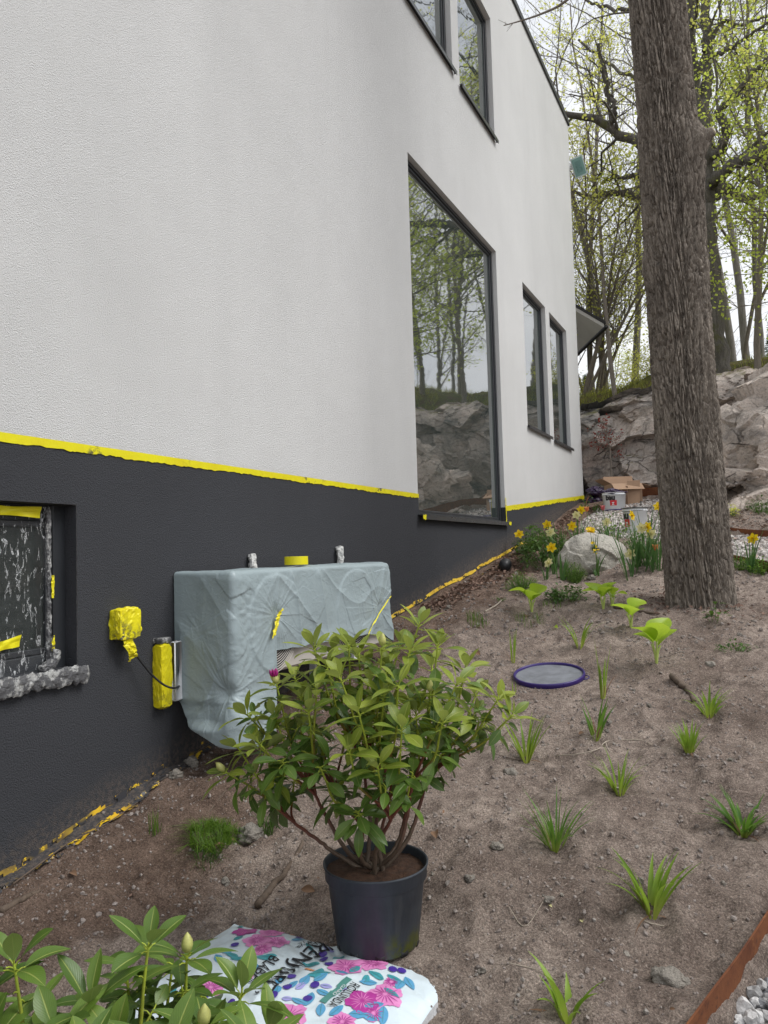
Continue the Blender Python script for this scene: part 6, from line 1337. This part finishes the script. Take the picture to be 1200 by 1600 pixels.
q = aty(974, 780, 10.15); bz = float(H(q[0], 10.15))+.0; t = thing('cardboard_box', 'open brown cardboard box with raised flaps behind the lettered bucket', 'box', (q[0], 10.15, bz)); c = np.array([q[0], 10.15, bz]); a_ = R(28); ex = np.array([math.cos(a_), math.sin(a_), 0]); ey = np.array([-math.sin(a_), math.cos(a_), 0]); ez = np.array([0, 0, 1.])
m_ = MB(); W2, D2, HH = .19, .14, .27
for s in (-1, 1): obox(m_, c+ex*s*W2+ez*HH/2, ex*.003, ey*D2, ez*HH/2); obox(m_, c+ey*s*(D2+.003)+ez*HH/2, ex*(W2+.003), ey*.003, ez*HH/2)
m_.build('carton', M['card'], t, smooth=False); m_ = MB(); box(m_, tuple(c-[.15, .1, -.002]), tuple(c+[.15, .1, .09])); m_.build('contents', M['purple_foil'], t, smooth=False)
def flap(o0, e1, e2, mat='card'):
    m_ = MB(); nrm_ = np.cross(e1, e2); nrm_ = nrm_/np.linalg.norm(nrm_)*.003; obox(m_, o0+e2*.5, e1*.5, e2*.5, nrm_); m_.build('flap', M[mat], t, smooth=False)
flap(c-ey*D2+ez*(HH+.004), ex*2*W2, (-ey*.10-ez*.08)); flap(c+ey*D2+ez*(HH+.004), ex*2*W2, (ey*.04+ez*.12)); flap(c+ex*(W2+.004)+ez*(HH+.004), ey*2*D2, (ex*.12-ez*.04)); flap(c-ex*(W2+.004)+ez*(HH+.004), ey*2*D2, (-ex*.12+ez*.07), 'card_in')
q = aty(990, 780, 10.0); bz = float(H(q[0], 10.0)); t = thing('cardboard_sheet', 'upright brown cardboard piece leaning right of the open box', 'cardboard', (q[0], 10.0, bz)); m_ = MB(); obox(m_, np.array([q[0], 10.0, bz+.165]), (.075, .02, 0), (0, .003, .0008), (.006, .03, .165)); m_.build('panel', M['card'], t, smooth=False)
m_ = MB(); obox(m_, np.array([q[0]-.10, 9.96, bz+.13]), (.045, -.03, 0), (.002, .003, 0), (0, .015, .13)); m_.build('side_panel', M['card_in'], t, smooth=False)
for k, (px, py, Y, s, lab) in enumerate([(918, 786, 11.0, (.17, .13, .075), 'dark purple sack at the bottom of the pile beside the house corner'), (922, 770, 11.0, (.16, .12, .07), 'dark purple foil sack on top of the pile beside the house corner')]):
    q = aty(px+4, py, Y); m_ = MB(); rock_blob(m_, (q[0]+.05, q[1], q[2]+.01), s, 4, k+2, .22); o = m_.build('sack', M['purple_foil'], smooth=False); tag(o, lab, 'sack')
q = aty(936, 790, 10.3); m_ = MB(); obox(m_, np.array([q[0]-.13, 10.0, q[2]-.03]), (.015, .002, .02), (0, .006, 0), (.05, 0, .13)); o = m_.build('wooden_board', m_plain('terracotta_board', (.26, .11, .06), .85, .15, 9)); tag(o, 'short reddish board leaning in front of the purple sacks', 'board')
# black pipe end by the wall
q = at(786, 893); m_ = MB(); ax = np.array([.35, -.7, .25]); ax /= np.linalg.norm(ax); c = q+np.array([0, .05, .045]); tube(m_, [c-ax*.10, c+ax*.06], .052, 24); o = m_.build('drain_pipe', M['blackp']); tag(o, 'short black drain pipe end poking out of the leaves by the wall', 'pipe')

# ------------------------------------------------------------------ strap-leaved plants
def strap(mb, base, az, L, w, lean, curl, r, n=9, flat=.35):
    t = np.linspace(0, 1, n); ang = lean+curl*t**1.6; st = L/(n-1); d = np.array([math.cos(az), math.sin(az), 0]); P = [np.array(base, float)]
    for i in range(1, n): P.append(P[-1]+(d*math.sin(ang[i])+np.array([0, 0, 1])*math.cos(ang[i]))*st)
    P = np.array(P); s = np.array([-math.sin(az), math.cos(az), 0]); s = s+.3*r.normal(size=3); s /= np.linalg.norm(s); ww = w/2*np.clip(1.15-t**2.2*1.13, .04, 1)*(.75+.25*np.sin(np.pi*t)); T, N, B_ = frames(P); nn = np.cross(T, s)
    V = np.stack([P-s*ww[:, None]+nn*ww[:, None]*flat, P, P+s*ww[:, None]+nn*ww[:, None]*flat], 1); mb.add(V.reshape(-1, 3), grid_faces(n, 3), uv=np.stack([np.repeat(t, 3), np.tile([0, .5, 1], n)], -1))
def clump(seed, n, L, w, lean, curl, mb=None, c=(0, 0, 0), rad=.01):
    r = np.random.default_rng(seed); mb = mb or MB()
    for k in range(n): a = r.uniform(0, 6.28); strap(mb, np.array(c)+[rad*math.cos(a), rad*math.sin(a), -.01], a+r.normal()*.3, L*r.uniform(.55, 1.1), w*r.uniform(.7, 1.15), lean*r.uniform(.2, 1.2), curl*r.uniform(.3, 1.3), r)
    return mb
LG = 'young lily clumps planted in the bare soil'
for k, (px, py, hp_, n, w, lean, curl, lab) in enumerate([
    (886, 1598, 105, 8, .016, .5, .9, 'young lily shoot nearest the camera at the bottom edge'), (1018, 1430, 105, 13, .013, .45, 1.0, 'lily clump with one tall leaning leaf and dry roots, nearest the rusty edging'),
    (868, 1330, 95, 22, .006, .6, 1.2, 'wispy grassy lily tuft with reddish base between the pot and the rusty edging'), (968, 1243, 68, 20, .008, .7, .9, 'dense yellow based lily tuft on the soil below the purple lid'),
    (1162, 1306, 78, 24, .011, .6, 1.0, 'full dark based lily clump at the right edge of the photo'), (1077, 1176, 52, 18, .009, .5, .8, 'small bushy lily clump just below and left of another beside the dark root stub'),
    (1108, 1122, 56, 16, .011, .7, .9, 'spreading lily clump immediately right of the dark root stub'), (932, 1157, 74, 7, .013, .35, .5, 'iris-like shoot with one long leaf bending to the left'),
    (942, 1090, 92, 6, .010, .1, .15, 'tall narrow upright leaf shoot right beside the purple lid'), (906, 1014, 62, 7, .013, .5, .7, 'striped leaning leaf shoot above the purple lid, left of the hostas'),
    (802, 1035, 52, 4, .007, .08, .1, 'thin pair of upright blades on the soil above left of the purple lid'), (822, 1190, 75, 9, .012, .5, .6, 'lily leaves drooping right of the potted rhododendron tips'), (806, 1046, 22, 3, .006, .1, .1, 'tiny green blades at the left rim of the purple lid')]):
    if px == 806: px, py = 803, 1082
    p = at(px, py); Zp = (p-CAM)@_f; L = hp_*Zp/FPX*1.12; m_ = clump(100+k, int(n*(1.3+.3*(k % 3))), L*(.92+.1*(k % 4)/3), w*1.2, lean*(.6, .95, .8)[k % 3], curl*(.6, 1.15, .85)[(k+1) % 3], c=(p[0], p[1], p[2])); o = m_.build('lily', M['strap_dark' if 'dark based' in lab or 'wispy' in lab or 'iris' in lab else 'strap']); tag(o, lab, 'lily', LG)
    dm = clump(500+k, 3+k % 3, L*.55, w*.6, 1.5, .8, c=(p[0], p[1], p[2]+.012)); ch = dm.build('dry_leaves', M['deadleaf']); ch.parent = o; ch.matrix_parent_inverse = Matrix.Identity(4); ch.location = Vector(ORG[ch.name])-Vector(ORG[o.name])
# dry roots at the lily
def hosta(px, py, hp_, seed, lab, n=4):
    r = np.random.default_rng(seed); p = at(px, py); Zp = (p-CAM)@_f; Hs = hp_*Zp/FPX; t = thing('hosta', lab, 'hosta', tuple(p), 'young hostas in front of the boulder'); ml, ms = MB(), MB()
    for k in range(n):
        a = k*2*np.pi/n+r.uniform(0, 1); d = np.array([math.cos(a), math.sin(a), 0]); top = p+d*Hs*.14+np.array([0, 0, Hs*r.uniform(.42, .66)]); tube(ms, spline([p-[0, 0, .01], p+d*.01+[0, 0, Hs*.3], top], 8), np.linspace(.006, .004, 8), 6)
        leaf(ml, top-d*.01, d*.75+np.array([0, 0, r.uniform(.4, 1.5)])+.25*r.normal(size=3), np.array([0, 0, 1])-d*.5, Hs*r.uniform(.5, .85), Hs*.64, r.uniform(.3, .8), r.uniform(.3, .7), 12, 9, twist=r.normal()*.5)
    ms.build('stalks', m_plain('hosta_stalk', (.45, .55, .14), .5, .1), t); ml.build('leaves', M['hosta'], t); return t
hosta(831, 957, 42, 3, 'lime green hosta shoot left of the dark ferny ground cover', 4); hosta(943, 952, 36, 4, 'small lime hosta touching the leaf of the next one, nearest the boulder', 4); hosta(986, 980, 44, 5, 'lime hosta with large folded leaf beside the foot of the trunk', 4); hosta(1026, 1036, 54, 6, 'largest lime hosta, in front of the trunk, with spread rounded leaves', 5)
hosta(957, 947, 30, 9, 'flat darker hosta leaf between the two lime hostas', 3)
# ground cover plants
def leafy(name, px, py, wpx, hpx, n, ls, mat, lab, seed, cat='plant', group=None, asp=.5):
    r = np.random.default_rng(seed); p = at(px, py); Zp = (p-CAM)@_f; Wm, Hm = wpx*Zp/FPX/2, hpx*Zp/FPX; t = thing(name, lab, cat, tuple(p), group); ml, ms = MB(), MB()
    for k in range(n):
        a = r.uniform(0, 6.28); q = math.sqrt(r.random()); x, y = p[0]+Wm*q*math.cos(a), p[1]+Wm*q*math.sin(a)*.8; z0 = float(H(x, y)); top = np.array([x, y, z0+Hm*r.uniform(.25, 1)*(1-.6*q*q)]); b0 = np.array([p[0]*.6+x*.4, p[1]*.6+y*.4, z0-.01])
        if k % 3 == 0: tube(ms, [b0, top], [.0018, .0012], 4, cap=False)
        d = np.array([math.cos(a)+.6*r.normal(), math.sin(a)+.6*r.normal(), .5*r.normal()+.2]); leaf(ml, top, d, (0, 0, 1), ls*r.uniform(.6, 1.2), ls*asp, .3, .2, 5, 3)
    ms.build('stems', M['flower_stem'], t); ml.build('leaves', M[mat], t); return t
leafy('ground_cover_plant', 815, 918, 55, 30, 500, .022, 'grass', 'mossy dark green feathery cushion in front of the leaf litter', 1, asp=.2); leafy('ground_cover_plant', 897, 910, 38, 32, 420, .022, 'grass', 'feathery green cushion just below the boulder', 2, asp=.2)
leafy('ground_cover_plant', 885, 936, 66, 22, 260, .028, 'weed', 'bluish green lobed ground cover spreading below the boulder', 3, asp=.7); leafy('ground_cover_plant', 852, 880, 90, 55, 420, .05, 'weed', 'dark leafy clump against the left side of the boulder', 4, asp=.45)
leafy('ground_cover_plant', 832, 862, 60, 44, 300, .05, 'weed', 'dark leafy clump by the wall left of the boulder', 14, asp=.45); leafy('ground_cover_plant', 945, 856, 70, 20, 160, .035, 'weed', 'green fringe of leaves behind the boulder top', 5); leafy('ground_cover_plant', 1005, 868, 70, 34, 240, .03, 'weed', 'mixed green ground cover at the left foot of the trunk', 6)
leafy('ground_cover_plant', 1190, 898, 66, 28, 330, .022, 'grass', 'bright green low plant at the right edge below the gravel', 7, asp=.6); leafy('ground_cover_plant', 1152, 890, 34, 20, 120, .022, 'grass', 'small green plant between trunk and gravel edge', 8, asp=.5)
leafy('ground_cover_plant', 1118, 968, 34, 28, 14, .05, 'weed', 'little broad-leaved seedling at the right foot of the trunk', 9, asp=.5); leafy('ground_cover_plant', 1148, 1016, 56, 16, 60, .025, 'weed', 'sprawling weed in the soil right of the largest hosta', 10); leafy('ground_cover_plant', 780, 940, 20, 10, 20, .02, 'weed', 'tiny green weed above the pale stick', 11)
leafy('ground_cover_plant', 1190, 800, 44, 26, 160, .035, 'weed', 'green leafy plant growing against the rock slab at the right edge', 12); leafy('ground_cover_plant', 1142, 806, 22, 20, 80, .035, 'spring_leaf', 'yellow green plant at the foot of the rock slab by the trunk', 13)
leafy('ground_cover_plant', 925, 800, 40, 24, 90, .04, 'weed', 'green plant at the gravel edge in front of the purple sacks', 15); leafy('ground_cover_plant', 955, 835, 90, 42, 170, .04, 'grass', 'airy light green plants between the boulder and the gravel', 16, asp=.4)
def grass_tuft(px, py, wpx, hpx, n, lab, seed, mat='grass', w=.0016, lean=.8):
    r = np.random.default_rng(seed); p = at(px, py); Zp = (p-CAM)@_f; Wm = wpx*Zp/FPX/2; a = r.uniform(0, 6.28, n); q = np.sqrt(r.random(n)); x, y = p[0]+Wm*q*np.cos(a), p[1]+Wm*q*np.sin(a)*1.1; m_ = MB(); blades(m_, np.stack([x, y, H(x, y)-.004], -1), hpx*Zp/FPX*.5, hpx*Zp/FPX*1.15, w, seed, lean); o = m_.build('grass_tuft', M[mat], smooth=False); tag(o, lab, 'grass tuft'); return o
grass_tuft(335, 1312, 74, 34, 620, 'low green grass sod beside the square stone near the wall', 1, 'grass', .0012, lean=1.9); grass_tuft(325, 1345, 40, 22, 120, 'thin grass trailing below the green grass sod', 2, 'weed', .001, lean=1.9); grass_tuft(418, 1300, 28, 34, 60, 'grass at the left side behind the low rhododendron stems', 12, 'weed', lean=1.)
leafy('ground_cover_plant', 1128, 694, 26, 34, 260, .04, 'grass', 'moss and small ferns on the rock right beside the trunk', 31, asp=.6)
grass_tuft(746, 976, 34, 26, 60, 'sparse green grass tuft between wall foot and potted plant top', 3); grass_tuft(828, 976, 50, 22, 70, 'very fine faint grass tuft above the purple lid', 4, w=.001); grass_tuft(242, 1302, 18, 40, 26, 'few thin upright stalks growing near the taped wall foot', 5, w=.0012, lean=.3); grass_tuft(862, 948, 30, 12, 40, 'tiny grass patch below the bluish ground cover', 7)
# daffodils and tulips
def petals(mb, c, ax, n, L, w, open_, r):
    ax, b, cc_ = ortho(np.asarray(ax, float))
    for k in range(n):
        a = k*2*np.pi/n+r.normal()*.08; rd = b*math.cos(a)+cc_*math.sin(a); d = rd*math.sin(open_)+ax*math.cos(open_); leaf(mb, c, d, ax-rd*.2, L, w, .1, .25, 6, 3)
def bulb(px, py, base, hp_, kind, lab, seed, nl=7, group=None):
    """px,py: flower position; base: pixel of its foot"""
    r = np.random.default_rng(seed); b = at(*base); Zp = (b-CAM)@_f; top = dep(px, py, Zp+r.uniform(-.05, .05)); t = thing('daffodil' if kind in 'ycs' else 'tulip', lab, 'daffodil' if kind in 'ycs' else 'tulip', tuple(b), group); m_ = MB()
    tube(m_, spline([b-[0, 0, .02], b*.5+top*.5+[.01, 0, .0], top], 10), np.linspace(.0035, .0025, 10), 6); m_.build('stalk', M['flower_stem'], t)
    L = hp_*Zp/FPX
    if nl: clump(seed+50, nl, L, .014, .25, .45, c=b, rad=.02).build('leaves', M['daff_leaf'], t)
    m_ = MB(); d = CAM-top; d /= np.linalg.norm(d); ax = d*.8+np.array([r.normal()*.3, r.normal()*.3, .2])
    if kind in 'yc':
        pm = M['petal_y'] if kind == 'y' else M['petal_c']; petals(m_, top, ax, 6, .046, .030, 1.3, r); petals(m_, top, ax, 6, .028, .020, .35, r); m_.build('flower', pm, t)
    elif kind == 's': 
        for q in range(4): petals(m_, top+r.normal(size=3)*.012, r.normal(size=3)+[0, -.5, .5], 6, .016, .01, 1.1, r)
        m_.build('flower', M['petal_y'], t)
    else:
        pm = M['petal_o'] if kind == 'o' else M['petal_p'] if kind == 'p' else M['petal_y']
        petals(m_, top-np.array([0, 0, .02]), (0, 0, 1), 6, .060, .038, .35, r)
        if kind == 'd':
            for q in range(5): petals(m_, top+r.normal(size=3)*.016, (r.normal()*.5, -.6, .8), 6, .042, .03, .8, r)
        m_.build('flower', pm, t)
DG = 'daffodils and tulips round the boulder'
for k, (px, py, base, hp_, kind, lab) in enumerate([
    (855, 820, (862, 866), 55, 'y', 'yellow daffodil highest on the left side above the dark leafy clump'), (908, 797, (905, 842), 44, 'y', 'yellow daffodil right beside the painted house corner'), (901, 805, (899, 846), 30, 'c', 'fading daffodil just below the one at the house corner'), (811, 835, (826, 872), 20, 'y', 'drooping faded daffodil seen against the charcoal wall'),
    (925, 833, (926, 872), 44, 'd', 'large double yellow bloom directly above the boulder top'), (986, 806, (994, 886), 80, 'y', 'tall yellow daffodil in front of the nearer white bucket'), (1029, 792, (1026, 878), 80, 'y', 'yellow daffodil half hidden behind the left edge of the trunk'), (1012, 824, (1008, 882), 60, 'y', 'yellow daffodil left of the trunk above the cream blooms'),
    (1018, 834, (1018, 886), 55, 'c', 'small creamy yellow daffodil close left of the trunk'), (1003, 825, (1000, 884), 60, 'c', 'cream daffodil in the upright leaf clump near the trunk'), (862, 856, (866, 896), 38, 'y', 'yellow flower in front of the dark leafy clump left of the boulder'), (860, 832, (866, 880), 50, 'c', 'pale daffodil below the highest left one'),
    (858, 880, (852, 905), 26, 'c', 'creamy hyacinth-like flower at the left foot of the boulder'), (929, 850, (931, 897), 46, 's', 'topmost of the little yellow cluster flowers in front of the boulder'), (930, 862, (934, 900), 20, 's', 'lower little yellow cluster flower in front of the boulder'), (917, 797, (917, 850), 40, 'o', 'orange pink tulip above the double yellow bloom'),
    (942, 795, (945, 845), 40, 'p', 'pink tulip on the gravel edge right of the orange one'), (1024, 857, (1022, 892), 40, 'o', 'closed orange bloom touching the left edge of the trunk'), (1177, 842, (1172, 893), 45, 'y', 'yellow daffodil on the gravel right of the trunk'), (985, 866, (990, 898), 40, 'c', 'pale low bloom among the straps right of the boulder'),
    (948, 816, (950, 850), 30, 'c', 'small cream bloom in the airy plants behind the boulder'), (894, 822, (897, 858), 30, 'y', 'small yellow bloom left of the double yellow one')]):
    bulb(px, py, base, hp_, kind, lab, 200+k, 7, DG)
for k, (px, py, hp_, n, w, lab) in enumerate([(1003, 893, 95, 14, .012, 'tall strap-leaf clump right of the boulder, nearest the viewer'), (985, 905, 80, 9, .010, 'strap-leaf clump at the right end of the boulder'), (930, 893, 60, 9, .012, 'dark strap-leaf clump in front of the boulder face'), (1028, 890, 75, 14, .014, 'strap-leaf clump hugging the left foot of the trunk'),
    (1150, 884, 52, 8, .013, 'strap-leaf clump immediately right of the trunk'), (1172, 893, 72, 7, .016, 'long-leaved clump crossing the gravel at the right edge'), (877, 905, 50, 7, .024, 'upright broad-leaved tulip shoot at the left foot of the boulder'), (1012, 870, 85, 12, .012, 'strap-leaf clump behind the first one beside the trunk'), (875, 870, 60, 9, .016, 'strap leaves behind the left shoulder of the boulder'), (960, 862, 60, 8, .010, 'strap leaves rising behind the middle of the boulder')]):
    p = at(px, py); Zp = (p-CAM)@_f; o = clump(300+k, n, hp_*Zp/FPX*1.05, w, .28, .35, c=p, rad=.03).build('bulb_leaves', M['daff_leaf']); tag(o, lab, 'bulb plant', 'strap-leaved bulb plants round the boulder')
# ------------------------------------------------------------------ litter, sticks
def litter(n, fx, seed, s0, s1, mat, name, lab):
    r = np.random.default_rng(seed); x, y = fx(r, n); k = poly_sd(x, y) < .0; x, y = x[k], y[k]; m_ = MB(); z = H(x, y)+.004
    for i in range(len(x)): a = r.uniform(0, 6.28); L = r.uniform(s0, s1); leaf(m_, np.array([x[i], y[i], z[i]+r.uniform(0, .012)]), (math.cos(a), math.sin(a), .35*r.normal()), (.4*r.normal(), .4*r.normal(), 1), L, L*.6, .3*r.normal(), .5, 4, 3)
    o = m_.build(name, M[mat], smooth=False, origin=(0, 0, 0)); tag(o, lab, 'leaf litter', kind='stuff')
def fx1(r, n):
    y = r.uniform(4.9, 10.2, n); x = .09+np.abs(r.normal(size=n))*.26*np.clip((y-4.4)/2, .35, 1); return x, y
litter(2300, fx1, 1, .02, .05, 'litter', 'leaf_litter', 'brown leaf litter collected along the wall foot and behind the flowers')
def fx2(r, n): return r.uniform(1.5, 5, n), r.uniform(7.6, 9.2, n)
def litter2():
    r = np.random.default_rng(2); x = r.uniform(1.75, 4.6, 2600); y = r.uniform(7.0, 9.6, 2600); k = (poly_sd(x, y) < -.02) & (y > 7.2-.0*x); x, y = x[k], y[k]; m_ = MB()
    for i in range(len(x)): a = r.uniform(0, 6.28); L = r.uniform(.02, .05); leaf(m_, np.array([x[i], y[i], h(x[i], y[i])+.006]), (math.cos(a), math.sin(a), .3*r.normal()), (.4*r.normal(), .4*r.normal(), 1), L, L*.5, .3*r.normal(), .4, 3, 3)
    o = m_.build('bark_mulch', M['litter'], smooth=False, origin=(0, 0, 0)); tag(o, 'reddish brown mulch between the gravel and the rock slab', 'mulch', kind='stuff')
litter2()
def fx3(r, n):
    x = r.uniform(.1, 1.3, n); return x, r.uniform(4.4, 6.6, n)
def fx6(r, n):
    a = r.uniform(0, 6.28, n); q = .22+np.abs(r.normal(size=n))*.14; return 1.855+q*np.cos(a), 5.25+q*np.sin(a)
litter(230, fx6, 15, .01, .035, 'litter', 'leaf_litter', 'bark flakes and leaf bits gathered round the foot of the big trunk')
litter(160, fx3, 5, .012, .03, 'litter', 'leaf_litter', 'scattered brown leaf bits on the soil between wall and hostas')
def fx5(r, n): return r.uniform(.15, 2.2, n), r.uniform(1.5, 5.6, n)
litter(110, fx5, 8, .006, .018, 'deadleaf', 'leaf_litter', 'tiny dry leaf crumbs strewn thinly over the bare soil')
for k, (px, py, L, lab, mt) in enumerate([(680, 1302, .05, 'curled dry brown leaf right behind the pot rim', 'deadleaf'), (492, 1396, .045, 'dry brown leaf on the soil immediately left of the pot', 'deadleaf'), (350, 1322, .03, 'small pinkish dry leaf on the green grass sod', 'deadleaf'), (911, 1445, .022, 'pale curled yellow leaf on the open soil', 'petal_c'), (858, 1417, .014, 'yellow leaf fragment near the little flat stone', 'petal_c'), (110, 1366, .035, 'pinkish dry leaf near the taped wall foot', 'deadleaf'), (200, 1405, .03, 'dark curled leaf on the soil above the corner rhododendron', 'litter'), (822, 965, .07, 'pale pink dry leaf just above the faint grass tuft', 'deadleaf'), (740, 1022, .07, 'dry leaf by the potted plant top right', 'deadleaf'), (866, 981, .05, 'green rounded fallen leaf right of the faint grass tuft', 'hosta'), (912, 1147, .03, 'orange brown leaf at the foot of the iris-like shoot', 'deadleaf'), (880, 905, .06, 'pale dry leaf beside the feathery cushion', 'deadleaf')]):
    p = at(px, py); r = np.random.default_rng(k+5); m_ = MB(); a = r.uniform(0, 6.28); leaf(m_, p+[0, 0, .006], (math.cos(a), math.sin(a), .25), (r.normal()*.3, r.normal()*.3, 1), L, L*.55, .35, .5, 9, 5); o = m_.build('fallen_leaf', M[mt]); tag(o, lab, 'leaf')
def stick(pts, r0, r1, lab, mat='stick', seed=1, lift=.005):
    P = np.array([at(*p) for p in pts]); P[:, 2] += lift; r = np.random.default_rng(seed); Q = spline(P, 26); Q = Q+r.normal(size=Q.shape)*r0*.18; m_ = MB(); tube(m_, Q, np.linspace(r0, r1, 26), 7); o = m_.build('stick', M[mat]); tag(o, lab, 'stick')
stick([(402, 1422), (425, 1392), (448, 1365), (470, 1330), (476, 1298)], .012, .006, 'thick dead root running up the soil left of the pot', lift=.012); stick([(270, 1296), (310, 1290), (335, 1262), (352, 1240)], .004, .003, 'thin dark twig curving on the soil under the low left bud', lift=.01)
stick([(0, 1428), (40, 1405), (62, 1395)], .011, .006, 'grey bark piece lying at the left edge by the wall foot', lift=.006); stick([(868, 1183), (905, 1180), (935, 1172), (950, 1160), (1000, 1158), (1018, 1166)], .0022, .0018, 'long thin pale root lying in an arc below the iris-like shoot', 'stickw'); stick([(946, 1160), (950, 1172), (960, 1182)], .002, .0012, 'short fork of the thin pale root', 'stickw')
stick([(758, 958), (775, 948), (786, 938)], .006, .004, 'short white peeled stick above the faint grass tuft', 'stickw', lift=.01); stick([(1050, 1060), (1075, 1082), (1085, 1098)], .016, .010, 'dark root stub poking out of the soil left of the spreading lily clump', lift=.01); stick([(815, 1125), (770, 1170), (790, 1185), (830, 1192)], .0022, .0016, 'dark thin twig under the right tips of the potted rhododendron')
stick([(795, 1420), (820, 1450), (850, 1410)], .0012, .0008, 'hair-thin root across the soil right of the pot', 'stickw'); stick([(960, 950), (1010, 958), (1040, 962)], .010, .005, 'brown root running from the hostas to the trunk foot', lift=.006); stick([(20, 1392), (110, 1325), (160, 1300), (215, 1262)], .0028, .0016, 'long bent rootlet along the painted wall foot', lift=.02); stick([(795, 1508), (845, 1520), (870, 1535)], .0014, .001, 'short pale rootlet left of the nearest lily shoot', 'stickw'); stick([(1000, 1437), (1015, 1445), (1038, 1450)], .003, .0012, 'dry pale root hanging off the lily nearest the edging', 'stickw')
bpy.context.view_layer.update()
